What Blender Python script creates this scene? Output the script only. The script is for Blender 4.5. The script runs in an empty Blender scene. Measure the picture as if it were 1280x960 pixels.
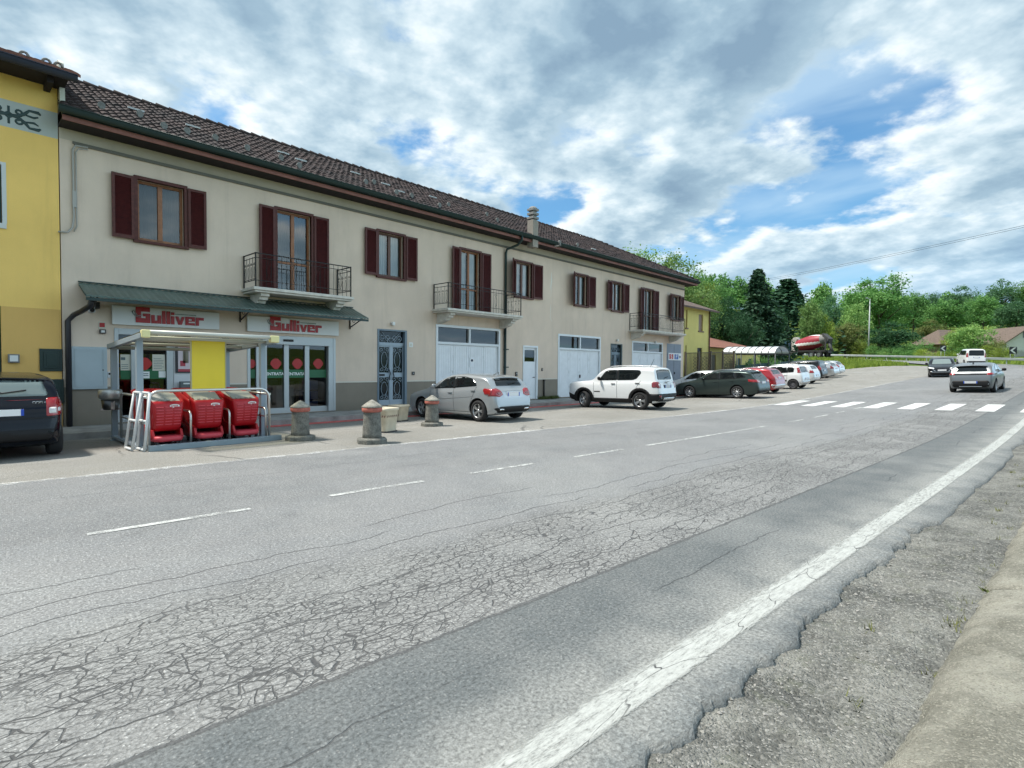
import bpy, bmesh, math, random
from math import sin, cos, pi, radians, sqrt, exp, log, atan2
from mathutils import Vector, Matrix
from mathutils.bvhtree import BVHTree
from mathutils.geometry import delaunay_2d_cdt
random.seed(7)
scene = bpy.context.scene
COL = scene.collection

# ------------------------------------------------------------------ camera
CAM_H = 1.63; FPX = 680.0
TH = radians(46.74); PT = math.atan(21.1/680); RO = radians(.5)
_r = Vector((cos(TH), -sin(TH), 0)); _f = Vector((sin(TH)*cos(PT), cos(TH)*cos(PT), -sin(PT))); _u = _r.cross(_f)
CR = _r*cos(RO)+_u*sin(RO); CU = _u*cos(RO)-_r*sin(RO); CP = Vector((0, 0, CAM_H))
cam = bpy.data.objects.new('camera', bpy.data.cameras.new('camera'))
cam.data.sensor_width = 36; cam.data.lens = 36*FPX/1280; cam.data.clip_end = 3000; cam.data.clip_start = .05
m = Matrix((CR, CU, -_f)).transposed().to_4x4(); m.translation = CP
cam.matrix_world = m; COL.objects.link(cam); scene.camera = cam

def ray(px, py): return CR*((px-640)/FPX)+CU*((480-py)/FPX)+_f
def F(px, py, D=17.1):                      # photo measurement -> point on a plane parallel to the facade
    d = ray(px, py); return CP+d*(D/d.y)
def FX(px, py=470, D=17.1): return F(px, py, D).x
def FZ(px, py, D=17.1): return F(px, py, D).z
def at(px, depth, py=460):                  # plan position at a given distance along the view axis
    p = CP+ray(px, py)*depth; return p.x, p.y

# ------------------------------------------------------------------ road path and terrain heights
AL = radians(4.29); D0 = Vector((cos(AL), -sin(AL))); N0 = Vector((sin(AL), cos(AL))); O0 = Vector((0, 6.5))
S0 = 62.0; RR = 40.0; AMAX = radians(115)
PC = O0+D0*S0; CC = PC+N0*RR
def sp(t, k=3.0): return k*log(1+exp(t/k)) if t < 60 else t
def sst(a, b, t):
    t = min(1, max(0, (t-a)/(b-a))); return t*t*(3-2*t)
def path(s, d):
    if s <= S0: p = O0+D0*s+N0*d
    else:
        a = min((s-S0)/RR, AMAX); v = -N0*(RR-d)
        ca, sa = cos(a), sin(a)
        p = CC+Vector((v.x*ca-v.y*sa, v.x*sa+v.y*ca))
        if s > S0+RR*AMAX:
            t = Vector((D0.x*ca-D0.y*sa, D0.x*sa+D0.y*ca)); p += t*(s-S0-RR*AMAX)
    return p
def inv(x, y):
    q = Vector((x, y))-O0; s = q.dot(D0); d = q.dot(N0)
    if s <= S0: return s, d
    v = Vector((x, y))-CC; a = (atan2(v.y, v.x)-atan2(-N0.y, -N0.x)) % (2*pi)
    if a > pi*1.5: a -= 2*pi
    if a <= AMAX: return S0+a*RR, RR-v.length
    ca, sa = cos(AMAX), sin(AMAX); t = Vector((D0.x*ca-D0.y*sa, D0.x*sa+D0.y*ca)); n = Vector((-t.y, t.x))
    e = path(S0+RR*AMAX, 0); q = Vector((x, y))-e
    return S0+RR*AMAX+max(0, q.dot(t)), q.dot(n)
def lot0(x, y): return .0355*sp(x-16.5-max(min(y, 22), -12))
def zroad(s):
    t = s-S0; p = path(min(s, S0), 0); z = lot0(p.x, p.y)
    if t > 0: z += .041*t
    return z
def h(x, y):
    s, d = inv(x, y)
    b = lot0(min(x, 95), y)-.02*min(max(y-11.5, 0), 3.5)*(1-sst(30, 40, x))
    if y < -9 and x < 130: b += .05*max(0, -y-9)*sst(0, 30, -y-9)*.8*(1-sst(60, 120, x))
    r = sqrt(x*x+y*y)
    if y > 20: b += sst(60, 220, r)*sst(20, 90, y)*9
    if x > 90: b += sst(105, 260, x+.3*abs(y))*15*sst(-60, 0, y)
    w = sst(50, 66, s)*(1-sst(6.0, 15.0, abs(d)))
    if w > 0: b = b*(1-w)+zroad(s)*w
    return b
def G(px, py, lift=0.0):                    # photo measurement -> point on the ground
    d = ray(px, py); t = .5; last = t
    while t < 400:
        p = CP+d*t
        if p.z <= h(p.x, p.y)+lift: break
        last = t; t += .25 if t < 40 else .6
    a, b = last, t
    for _ in range(24):
        c = (a+b)/2; p = CP+d*c
        if p.z > h(p.x, p.y)+lift: a = c
        else: b = c
    return CP+d*b

# ------------------------------------------------------------------ materials
def lin(c): return c/12.92 if c <= .04045 else ((c+.055)/1.055)**2.4
MATS = {}
def nt(m): return m.node_tree.nodes, m.node_tree.links
def mat(name, col, rough=.6, metal=0.0, noise=None, bump=None, spec=.5, coat=0.0, emis=None):
    if name in MATS: return MATS[name]
    m = bpy.data.materials.new(name); m.use_nodes = True; N, L = nt(m); b = N['Principled BSDF']
    b.inputs['Roughness'].default_value = rough; b.inputs['Metallic'].default_value = metal
    b.inputs['Specular IOR Level'].default_value = spec
    if coat: b.inputs['Coat Weight'].default_value = coat; b.inputs['Coat Roughness'].default_value = .06
    b.inputs['Base Color'].default_value = (*col, 1)
    tc = N.new('ShaderNodeTexCoord')
    if noise:
        sc, am = noise[0], noise[1]
        t = N.new('ShaderNodeTexNoise'); t.inputs['Scale'].default_value = sc; t.inputs['Detail'].default_value = 6
        t.inputs['Roughness'].default_value = .62
        L.new(tc.outputs['Object'], t.inputs['Vector'])
        mr = N.new('ShaderNodeMapRange'); mr.inputs[1].default_value = .3; mr.inputs[2].default_value = .7
        L.new(t.outputs['Fac'], mr.inputs[0])
        mx = N.new('ShaderNodeMix'); mx.data_type = 'RGBA'
        lo = [max(0, c*(1-am)) for c in col]; hi = [min(1, c*(1+am)) for c in col]
        if len(noise) > 2: hi = noise[2]
        mx.inputs[6].default_value = (*lo, 1); mx.inputs[7].default_value = (*hi, 1)
        L.new(mr.outputs[0], mx.inputs[0]); L.new(mx.outputs[2], b.inputs['Base Color'])
    if bump:
        t = N.new('ShaderNodeTexNoise'); t.inputs['Scale'].default_value = bump[0]; t.inputs['Detail'].default_value = 5
        L.new(tc.outputs['Object'], t.inputs['Vector'])
        bp = N.new('ShaderNodeBump'); bp.inputs['Strength'].default_value = bump[1]; bp.inputs['Distance'].default_value = bump[2] if len(bump) > 2 else .01
        L.new(t.outputs['Fac'], bp.inputs['Height']); L.new(bp.outputs[0], b.inputs['Normal'])
    if emis:
        b.inputs['Emission Color'].default_value = (*emis[:3], 1); b.inputs['Emission Strength'].default_value = emis[3]
    MATS[name] = m; return m
def glass_mat(name, tint=(.75, .8, .8), refl=1.0):
    m = bpy.data.materials.new(name); m.use_nodes = True; N, L = nt(m); N.remove(N['Principled BSDF'])
    t = N.new('ShaderNodeBsdfTransparent'); t.inputs[0].default_value = (*tint, 1)
    g = N.new('ShaderNodeBsdfGlossy'); g.inputs['Roughness'].default_value = .015
    fr = N.new('ShaderNodeFresnel'); fr.inputs[0].default_value = 1.6
    mm = N.new('ShaderNodeMath'); mm.operation = 'MULTIPLY_ADD'; mm.inputs[1].default_value = 1.35*refl; mm.inputs[2].default_value = .05*refl; mm.use_clamp = True
    L.new(fr.outputs[0], mm.inputs[0])
    mx = N.new('ShaderNodeMixShader'); L.new(mm.outputs[0], mx.inputs[0]); L.new(t.outputs[0], mx.inputs[1]); L.new(g.outputs[0], mx.inputs[2])
    L.new(mx.outputs[0], N['Material Output'].inputs[0]); MATS[name] = m; return m
def nd(N, t, **kw):
    n = N.new(t)
    for k, v in kw.items():
        if k.startswith('i'): n.inputs[int(k[1:])].default_value = v
        else: setattr(n, k, v)
    return n
def math_(N, L, op, a, b=None, clamp=False):
    n = N.new('ShaderNodeMath'); n.operation = op; n.use_clamp = clamp
    for i, v in enumerate((a, b)):
        if v is None: continue
        if isinstance(v, (int, float)): n.inputs[i].default_value = v
        else: L.new(v, n.inputs[i])
    return n.outputs[0]
def ramp(N, L, v, a, b, lo=0.0, hi=1.0, smooth=True):
    n = N.new('ShaderNodeMapRange'); n.interpolation_type = 'SMOOTHSTEP' if smooth else 'LINEAR'
    n.inputs[1].default_value = a; n.inputs[2].default_value = b; n.inputs[3].default_value = lo; n.inputs[4].default_value = hi
    L.new(v, n.inputs[0]); return n.outputs[0]
def mixc(N, L, f, a, b, blend='MIX'):
    n = N.new('ShaderNodeMix'); n.data_type = 'RGBA'; n.blend_type = blend
    for i, v in ((0, f), (6, a), (7, b)):
        if isinstance(v, (int, float)): n.inputs[i].default_value = v
        elif isinstance(v, tuple): n.inputs[i].default_value = (*v, 1) if len(v) == 3 else v
        else: L.new(v, n.inputs[i])
    return n.outputs[2]
def noise_(N, L, vec, scale, detail=5, rough=.6, dist=0):
    n = N.new('ShaderNodeTexNoise'); n.inputs['Scale'].default_value = scale; n.inputs['Detail'].default_value = detail
    n.inputs['Roughness'].default_value = rough; n.inputs['Distortion'].default_value = dist
    L.new(vec, n.inputs['Vector']); return n.outputs['Fac']

# ------------------------------------------------------------------ objects
def tag(o, label=None, cat=None, group=None, kind=None):
    if label: o['label'] = label
    if cat: o['category'] = cat
    if group: o['group'] = group
    if kind: o['kind'] = kind
    return o
def empty(name, loc=(0, 0, 0), rz=0.0, label=None, cat=None, group=None):
    o = bpy.data.objects.new(name, None); COL.objects.link(o); o.location = loc; o.rotation_euler = (0, 0, rz)
    o.empty_display_size = .3
    return tag(o, label, cat, group)
def adopt(o, parent, world=True):
    o.parent = parent
    if world and parent.parent is None:      # geometry written in world coordinates: undo the root's placement
        o.matrix_parent_inverse = Matrix.LocRotScale(parent.location, parent.rotation_euler, parent.scale).inverted()
    return o
class MB:
    def __init__(s): s.v = []; s.f = []; s.mi = []; s.sm = []
    def face(s, idx, mi=0, sm=False): s.f.append(idx); s.mi.append(mi); s.sm.append(sm)
    def add(s, pts): n = len(s.v); s.v += [tuple(p) for p in pts]; return n
    def box(s, a, b, mi=0, M=None):
        x0, y0, z0 = a; x1, y1, z1 = b
        P = [(x0, y0, z0), (x1, y0, z0), (x1, y1, z0), (x0, y1, z0), (x0, y0, z1), (x1, y0, z1), (x1, y1, z1), (x0, y1, z1)]
        if M: P = [M @ Vector(p) for p in P]
        n = s.add(P)
        for q in ((0, 3, 2, 1), (4, 5, 6, 7), (0, 1, 5, 4), (1, 2, 6, 5), (2, 3, 7, 6), (3, 0, 4, 7)): s.face([n+i for i in q], mi)
        return s
    def quad(s, P, mi=0):
        n = s.add(P); s.face(list(range(n, n+len(P))), mi); return s
    def tube(s, pts, r, k=6, mi=0, close=False, cap=True):
        pts = [Vector(p) for p in pts]; n = len(pts); rings = []
        rr = r if isinstance(r, (list, tuple)) else [r]*n
        ref = None
        for i, p in enumerate(pts):
            if close: t = (pts[(i+1) % n]-pts[i-1])
            else: t = (pts[min(i+1, n-1)]-pts[max(i-1, 0)])
            t.normalize()
            if ref is None or abs(ref.dot(t)) > .999: ref = Vector((0, 0, 1)) if abs(t.z) < .9 else Vector((1, 0, 0))
            a = ref-t*ref.dot(t); a.normalize(); ref = a; b = t.cross(a)
            rings.append(s.add([p+(a*cos(2*pi*j/k)+b*sin(2*pi*j/k))*rr[i] for j in range(k)]))
        for i in range(n if close else n-1):
            A = rings[i]; B = rings[(i+1) % n]
            for j in range(k): s.face([A+j, A+(j+1) % k, B+(j+1) % k, B+j], mi, k > 4)
        if cap and not close:
            s.face([rings[0]+j for j in range(k)][::-1], mi); s.face([rings[-1]+j for j in range(k)], mi)
        return s
    def lathe(s, prof, k=24, c=(0, 0, 0), axis='z', mi=0, smooth=True, closed=False, cap=True):
        rings = []
        for (r, z) in prof:
            P = []
            for j in range(k):
                a = 2*pi*j/k
                if axis == 'z': P.append((c[0]+r*cos(a), c[1]+r*sin(a), c[2]+z))
                elif axis == 'y': P.append((c[0]+r*cos(a), c[1]+z, c[2]+r*sin(a)))
                else: P.append((c[0]+z, c[1]+r*cos(a), c[2]+r*sin(a)))
            rings.append(s.add(P))
        m_ = len(prof)
        for i in range(m_ if closed else m_-1):
            A = rings[i]; B = rings[(i+1) % m_]
            for j in range(k): s.face([A+j, A+(j+1) % k, B+(j+1) % k, B+j], mi[i] if isinstance(mi, list) else mi, smooth)
        if not closed and cap:
            for R, z in ((rings[0], 0), (rings[-1], 1)):
                if prof[0 if z == 0 else -1][0] > 1e-4:
                    s.face([R+j for j in range(k)][::(1 if z else -1)], mi[-1 if z else 0] if isinstance(mi, list) else mi)
        return s
    def prism(s, poly, d0, d1, plane='xz', mi=0):
        def P(a, b, d): return (a, d, b) if plane == 'xz' else ((d, a, b) if plane == 'yz' else (a, b, d))
        k = len(poly); n = s.add([P(a, b, d0) for a, b in poly]+[P(a, b, d1) for a, b in poly])
        s.face([n+i for i in range(k)], mi); s.face([n+k+i for i in range(k)][::-1], mi)
        for i in range(k): s.face([n+i, n+k+i, n+k+(i+1) % k, n+(i+1) % k], mi)
        return s
    def build(s, name, mats, parent=None, bevel=0, world=True, flip=True):
        me = bpy.data.meshes.new(name); me.from_pydata(s.v, [], s.f)
        for m_ in (mats if isinstance(mats, (list, tuple)) else [mats]): me.materials.append(m_)
        me.polygons.foreach_set('material_index', s.mi); me.polygons.foreach_set('use_smooth', s.sm)
        if flip:
            bm = bmesh.new(); bm.from_mesh(me); bmesh.ops.recalc_face_normals(bm, faces=bm.faces); bm.to_mesh(me); bm.free()
        me.update()
        o = bpy.data.objects.new(name, me); COL.objects.link(o)
        if bevel:
            b = o.modifiers.new('bevel', 'BEVEL'); b.width = bevel; b.segments = 2; b.limit_method = 'ANGLE'
        if parent: adopt(o, parent, world)
        return o
def kids(o): return list(o.children)
def copy_tree(o, parent=None):
    c = o.copy(); COL.objects.link(c)
    if parent: c.parent = parent
    for ch in kids(o): copy_tree(ch, c)
    return c
def text_obj(name, body, size, mt, parent, M, extrude=.002, align='CENTER', bold=0.0):
    cu = bpy.data.curves.new('lettering', 'FONT'); cu.body = body; cu.size = size; cu.extrude = extrude; cu.align_x = align; cu.offset = bold
    t = bpy.data.objects.new('tmp', cu); COL.objects.link(t)
    dg = bpy.context.evaluated_depsgraph_get(); me = bpy.data.meshes.new_from_object(t.evaluated_get(dg))
    bpy.data.objects.remove(t); bpy.data.curves.remove(cu)
    me.transform(M); me.materials.clear(); me.materials.append(mt)
    o = bpy.data.objects.new(name, me); COL.objects.link(o)
    if parent: adopt(o, parent)
    return o
def FACING(x, y, z): return Matrix.Translation((x, y, z)) @ Matrix.Rotation(pi/2, 4, 'X')   # text plane facing -y
def arc(c, r, a0, a1, n=10, pl='xz', ry=None):
    out = []
    for i in range(n+1):
        a = a0+(a1-a0)*i/n; u, v = r*cos(a), (ry or r)*sin(a)
        out.append((c[0]+u, c[1], c[2]+v) if pl == 'xz' else (c[0], c[1]+u, c[2]+v))
    return out

# ------------------------------------------------------------------ light, sky
SUN_EL = radians(62); sd = Vector((-.70, .71, 0)).normalized()
w = bpy.data.worlds.new('World'); scene.world = w; w.use_nodes = True
N, L = w.node_tree.nodes, w.node_tree.links; bg = N['Background']; STR = .1; bg.inputs[1].default_value = STR
sky = N.new('ShaderNodeTexSky'); sky.sky_type = 'NISHITA'; sky.sun_disc = False; sky.sun_elevation = SUN_EL
sky.sun_rotation = atan2(sd.x, sd.y); sky.air_density = 1.15; sky.dust_density = .6; sky.ozone_density = 1.6
tc = N.new('ShaderNodeTexCoord'); sx = N.new('ShaderNodeSeparateXYZ'); L.new(tc.outputs['Generated'], sx.inputs[0])
zc = math_(N, L, 'MAXIMUM', sx.outputs[2], 0.0); den = math_(N, L, 'ADD', zc, .22)
cx = N.new('ShaderNodeCombineXYZ')
L.new(math_(N, L, 'DIVIDE', sx.outputs[0], den), cx.inputs[0]); L.new(math_(N, L, 'DIVIDE', sx.outputs[1], den), cx.inputs[1])
def rotmap(ang, sc, off):
    n = N.new('ShaderNodeMapping'); n.inputs['Rotation'].default_value = (0, 0, ang); n.inputs['Scale'].default_value = sc; n.inputs['Location'].default_value = off
    L.new(cx.outputs[0], n.inputs[0]); return n.outputs[0]
OX, OY = 50.3, 11.9
v1 = rotmap(radians(35), (1, 1, 1), (OX, OY, 0)); sdx, sdy = -.70, .71
v1s = rotmap(radians(35), (1, 1, 1), (OX+.055*(sdx*cos(radians(35))-sdy*sin(radians(35))), OY+.055*(sdx*sin(radians(35))+sdy*cos(radians(35))), 0))
def density(v, dt=9): return math_(N, L, 'ADD', math_(N, L, 'MULTIPLY', noise_(N, L, v, .75, 2, .5, .1), .38), math_(N, L, 'MULTIPLY', noise_(N, L, v, 2.2, dt, .55, .0), .62))
dens = density(v1); dens2 = density(v1s, 6)
v2 = rotmap(radians(20), (1.5, .8, 1), (7.3, 4.1, 0))
wisp = noise_(N, L, v2, 1.3, 5, .55, .3)
alpha = ramp(N, L, dens, .415, .48)
thick = ramp(N, L, dens, .44, .64, 1.0, .0, False)
rimlit = ramp(N, L, math_(N, L, 'SUBTRACT', dens, dens2), -.035, .05, -.24, .36, False)
lum = math_(N, L, 'ADD', math_(N, L, 'MULTIPLY', thick, .85), rimlit, True)
cr = N.new('ShaderNodeValToRGB'); L.new(lum, cr.inputs[0]); e = cr.color_ramp.elements
e[0].position = 0; e[0].color = (1.45, 2.2, 2.95, 1); e[1].position = 1; e[1].color = (5.7, 6.1, 6.2, 1)
q = e.new(.35); q.color = (2.15, 3.05, 3.75, 1); q = e.new(.68); q.color = (3.6, 4.45, 4.95, 1)
skyc = mixc(N, L, 1.0, sky.outputs[0], (.36, .69, .86), 'MULTIPLY')
veil = mixc(N, L, ramp(N, L, wisp, .42, .72, .08, .6), skyc, (3.6, 4.8, 5.7))
hz = ramp(N, L, sx.outputs[2], .02, .26, .55, 0.0)
c1 = mixc(N, L, alpha, veil, cr.outputs[0])
c2 = mixc(N, L, hz, c1, (2.6, 4.1, 5.5))
fl_ = N.new('ShaderNodeVectorMath'); fl_.operation = 'DOT_PRODUCT'; L.new(tc.outputs['Generated'], fl_.inputs[0]); fl_.inputs[1].default_value = (.70, -.71, 0)   # gain added to the unseen sky opposite the sun, to brighten the facade
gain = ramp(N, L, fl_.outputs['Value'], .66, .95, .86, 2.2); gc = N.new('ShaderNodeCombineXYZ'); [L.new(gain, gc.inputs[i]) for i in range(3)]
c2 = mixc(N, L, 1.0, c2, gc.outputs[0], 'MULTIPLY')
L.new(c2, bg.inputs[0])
sl = bpy.data.lights.new('sun', 'SUN'); sl.energy = 2.7; sl.angle = radians(5); sl.color = (1, .955, .88)
so = bpy.data.objects.new('sun', sl); COL.objects.link(so)
dirv = Vector((sd.x*cos(SUN_EL), sd.y*cos(SUN_EL), sin(SUN_EL)))
so.rotation_euler = dirv.to_track_quat('Z', 'Y').to_euler(); so.location = dirv*100
scene.cycles.max_bounces = 6; scene.cycles.adaptive_threshold = .02; scene.cycles.diffuse_bounces = 3; scene.cycles.glossy_bounces = 3; scene.cycles.transmission_bounces = 4; scene.cycles.transparent_max_bounces = 10; scene.cycles.caustics_reflective = False; scene.cycles.caustics_refractive = False
vs = scene.view_settings; vs.view_transform = 'Standard'; vs.look = 'None'; vs.exposure = 1.1; vs.gamma = 1; vs.use_curve_mapping = False
# ================================================================== ground, road, lot
def asphalt(name, kind):
    m = bpy.data.materials.new(name); m.use_nodes = True; N, L = nt(m); b = N['Principled BSDF']; b.inputs['Roughness'].default_value = .82; b.inputs['Specular IOR Level'].default_value = .3
    uv = N.new('ShaderNodeUVMap'); uv.uv_map = 'UVMap'; U = uv.outputs[0]; sx = N.new('ShaderNodeSeparateXYZ'); L.new(U, sx.inputs[0]); d = sx.outputs[1]
    big = noise_(N, L, U, .35, 5, .6); mid = noise_(N, L, U, 2.2, 6, .65); gr = noise_(N, L, U, 46, 4, .75)
    vo = nd(N, 'ShaderNodeTexVoronoi', feature='F1'); vo.inputs['Scale'].default_value = 62; L.new(U, vo.inputs['Vector'])
    hs = N.new('ShaderNodeSeparateColor'); L.new(vo.outputs['Color'], hs.inputs[0])
    st = math_(N, L, 'MULTIPLY', ramp(N, L, hs.outputs[0], .55, 1.0, 0, 1), ramp(N, L, vo.outputs['Distance'], .2, .5, 1, 0))
    if kind == 'road':
        base = mixc(N, L, ramp(N, L, big, .3, .7), (.150, .154, .156), (.20, .201, .201))
        base = mixc(N, L, ramp(N, L, mid, .35, .7, 0, .35), base, (.235, .235, .23))
    else:
        base = mixc(N, L, ramp(N, L, big, .3, .7), (.20, .192, .17), (.262, .25, .225))
        base = mixc(N, L, ramp(N, L, mid, .4, .75, 0, .45), base, (.22, .215, .20))
    wn = N.new('ShaderNodeMapping'); wn.inputs['Scale'].default_value = (.25, 1.6, 1); L.new(U, wn.inputs[0])
    streak = noise_(N, L, wn.outputs[0], .9, 5, .6)
    base = mixc(N, L, ramp(N, L, streak, .35, .7, 0, .35), base, (.20, .21, .215) if kind == 'road' else (.27, .265, .25))
    if kind == 'road':
        jag = math_(N, L, 'ADD', d, math_(N, L, 'MULTIPLY', math_(N, L, 'SUBTRACT', noise_(N, L, U, 5, 6, .7), .5), .10))
        fresh = ramp(N, L, jag, -3.842, -3.83, 1, 0)
        fcol = mixc(N, L, ramp(N, L, mid, .3, .7), (.105, .115, .117), (.138, .145, .144))
        dust = math_(N, L, 'MULTIPLY', ramp(N, L, d, -4.2, -4.9, 0, .65), ramp(N, L, mid, .3, .6, .4, 1))
        fcol = mixc(N, L, dust, fcol, (.30, .30, .28))
        base = mixc(N, L, fresh, base, fcol)
        edge = math_(N, L, 'MULTIPLY', ramp(N, L, jag, -3.855, -3.835, 0, 1), ramp(N, L, jag, -3.825, -3.81, 1, 0))
        # cracked bands: alligator cells near the patch edge, long wandering cracks along the road
        wv = N.new('ShaderNodeTexNoise'); wv.inputs['Scale'].default_value = 5.5; wv.inputs['Detail'].default_value = 3; L.new(U, wv.inputs['Vector'])
        dv = N.new('ShaderNodeVectorMath'); dv.operation = 'MULTIPLY_ADD'; dv.inputs[1].default_value = (.06, .05, 0); L.new(wv.outputs['Color'], dv.inputs[0]); L.new(U, dv.inputs[2])
        def crack(sx_, sy_, sc, w_):
            mp = N.new('ShaderNodeMapping'); mp.inputs['Scale'].default_value = (sx_, sy_, 1); L.new(dv.outputs[0], mp.inputs[0])
            v = nd(N, 'ShaderNodeTexVoronoi', feature='DISTANCE_TO_EDGE'); v.inputs['Scale'].default_value = sc; L.new(mp.outputs[0], v.inputs['Vector'])
            return ramp(N, L, v.outputs['Distance'], w_*.35, w_, 1, 0)
        def runner(c, amp, sc, wid, seed, lo, hi_):
            cb = N.new('ShaderNodeCombineXYZ'); L.new(math_(N, L, 'MULTIPLY', sx.outputs[0], sc), cb.inputs[0]); cb.inputs[1].default_value = seed*7.3
            n_ = N.new('ShaderNodeTexNoise'); n_.inputs['Scale'].default_value = 1; n_.inputs['Detail'].default_value = 5; n_.inputs['Roughness'].default_value = .62; L.new(cb.outputs[0], n_.inputs['Vector'])
            q = math_(N, L, 'ABSOLUTE', math_(N, L, 'SUBTRACT', math_(N, L, 'SUBTRACT', d, c), math_(N, L, 'MULTIPLY', math_(N, L, 'SUBTRACT', n_.outputs['Fac'], .5), amp)))
            mk = N.new('ShaderNodeCombineXYZ'); L.new(math_(N, L, 'MULTIPLY', sx.outputs[0], .33), mk.inputs[0]); mk.inputs[1].default_value = seed*3.1
            return math_(N, L, 'MULTIPLY', ramp(N, L, q, wid*.35, wid, 1, 0), ramp(N, L, noise_(N, L, mk.outputs[0], 1, 1, .6), lo, hi_, 0, 1))
        dn = math_(N, L, 'ADD', d, math_(N, L, 'MULTIPLY', math_(N, L, 'SUBTRACT', noise_(N, L, U, .40, 4, .6), .5), 1.5))
        inb = ramp(N, L, jag, -3.84, -3.82, 0, 1)
        band = math_(N, L, 'MULTIPLY', ramp(N, L, dn, -2.05, -2.55, 0, 1), inb)
        patch = ramp(N, L, noise_(N, L, U, .8, 3, .5), .40, .54, 0, 1); patch2 = ramp(N, L, noise_(N, L, U, 1.7, 3, .5), .36, .50, .15, 1)
        c_small = math_(N, L, 'MULTIPLY', math_(N, L, 'MULTIPLY', crack(.60, 1.15, 11, .034), band), patch2)
        c_fine = math_(N, L, 'MULTIPLY', math_(N, L, 'MULTIPLY', crack(.65, 1.1, 18, .055), band), math_(N, L, 'MULTIPLY', patch, .75))
        ck = math_(N, L, 'MAXIMUM', c_small, c_fine)
        for i_, (c_, lo_, hi__) in enumerate(((-1.35, .50, .54), (-1.75, .42, .46), (-2.1, .38, .42), (-2.45, .35, .40), (-2.8, .35, .40), (-3.15, .33, .38), (-3.5, .33, .38))):
            r_ = runner(c_, .75, .55, .0085, i_+1, lo_, hi__); ck = math_(N, L, 'MAXIMUM', ck, math_(N, L, 'MULTIPLY', r_, inb))
        for i_, (c_, lo_, hi__) in enumerate(((2.0, .40, .44), (1.2, .55, .58))):
            ck = math_(N, L, 'MAXIMUM', ck, math_(N, L, 'MULTIPLY', runner(c_, .7, .4, .008, i_+21, lo_, hi__), .8))
        ck = math_(N, L, 'MAXIMUM', ck, math_(N, L, 'MULTIPLY', edge, .8))
        ck = math_(N, L, 'MAXIMUM', ck, math_(N, L, 'MULTIPLY', math_(N, L, 'MULTIPLY', runner(-4.3, .5, .6, .008, 31, .50, .54), fresh), .7))
        base = mixc(N, L, math_(N, L, 'MULTIPLY', band, .5), base, (.24, .238, .226))
    else:
        wv = N.new('ShaderNodeTexNoise'); wv.inputs['Scale'].default_value = 1.3; L.new(U, wv.inputs['Vector'])
        dv = N.new('ShaderNodeVectorMath'); dv.operation = 'MULTIPLY_ADD'; dv.inputs[1].default_value = (.5, .5, 0); L.new(wv.outputs['Color'], dv.inputs[0]); L.new(U, dv.inputs[2])
        v = nd(N, 'ShaderNodeTexVoronoi', feature='DISTANCE_TO_EDGE'); v.inputs['Scale'].default_value = .32; L.new(dv.outputs[0], v.inputs['Vector'])
        ck = math_(N, L, 'MULTIPLY', ramp(N, L, v.outputs['Distance'], .003, .009, 1, 0), ramp(N, L, big, .42, .56, 0, .6))
    blot = noise_(N, L, U, 1.05, 4, .55); base = mixc(N, L, ramp(N, L, blot, .62, .76, 0, .30), base, (.09, .092, .093)); base = mixc(N, L, ramp(N, L, noise_(N, L, U, .23, 4, .6), .52, .66, 0, .22), base, (.33, .33, .315))
    sp_ = ramp(N, L, gr, .32, .68, .45, 1.55, False)
    spc = N.new('ShaderNodeCombineXYZ'); [L.new(sp_, spc.inputs[i]) for i in range(3)]
    base = mixc(N, L, 1.0, base, spc.outputs[0], 'MULTIPLY')
    base = mixc(N, L, math_(N, L, 'MULTIPLY', st, math_(N, L, 'SUBTRACT', .75, math_(N, L, 'MULTIPLY', fresh, .5)) if kind == 'road' else .6), base, (.50, .50, .48))
    base = mixc(N, L, math_(N, L, 'MULTIPLY', ck, .82), base, (.045, .046, .048))
    L.new(base, b.inputs['Base Color'])
    hgt = math_(N, L, 'SUBTRACT', math_(N, L, 'ADD', math_(N, L, 'MULTIPLY', gr, .4), math_(N, L, 'MULTIPLY', st, .3)), math_(N, L, 'MULTIPLY', ck, 1.4))
    bp = N.new('ShaderNodeBump'); bp.inputs['Strength'].default_value = .65; bp.inputs['Distance'].default_value = .012
    L.new(hgt, bp.inputs['Height']); L.new(bp.outputs[0], b.inputs['Normal'])
    MATS[name] = m; return m
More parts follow.
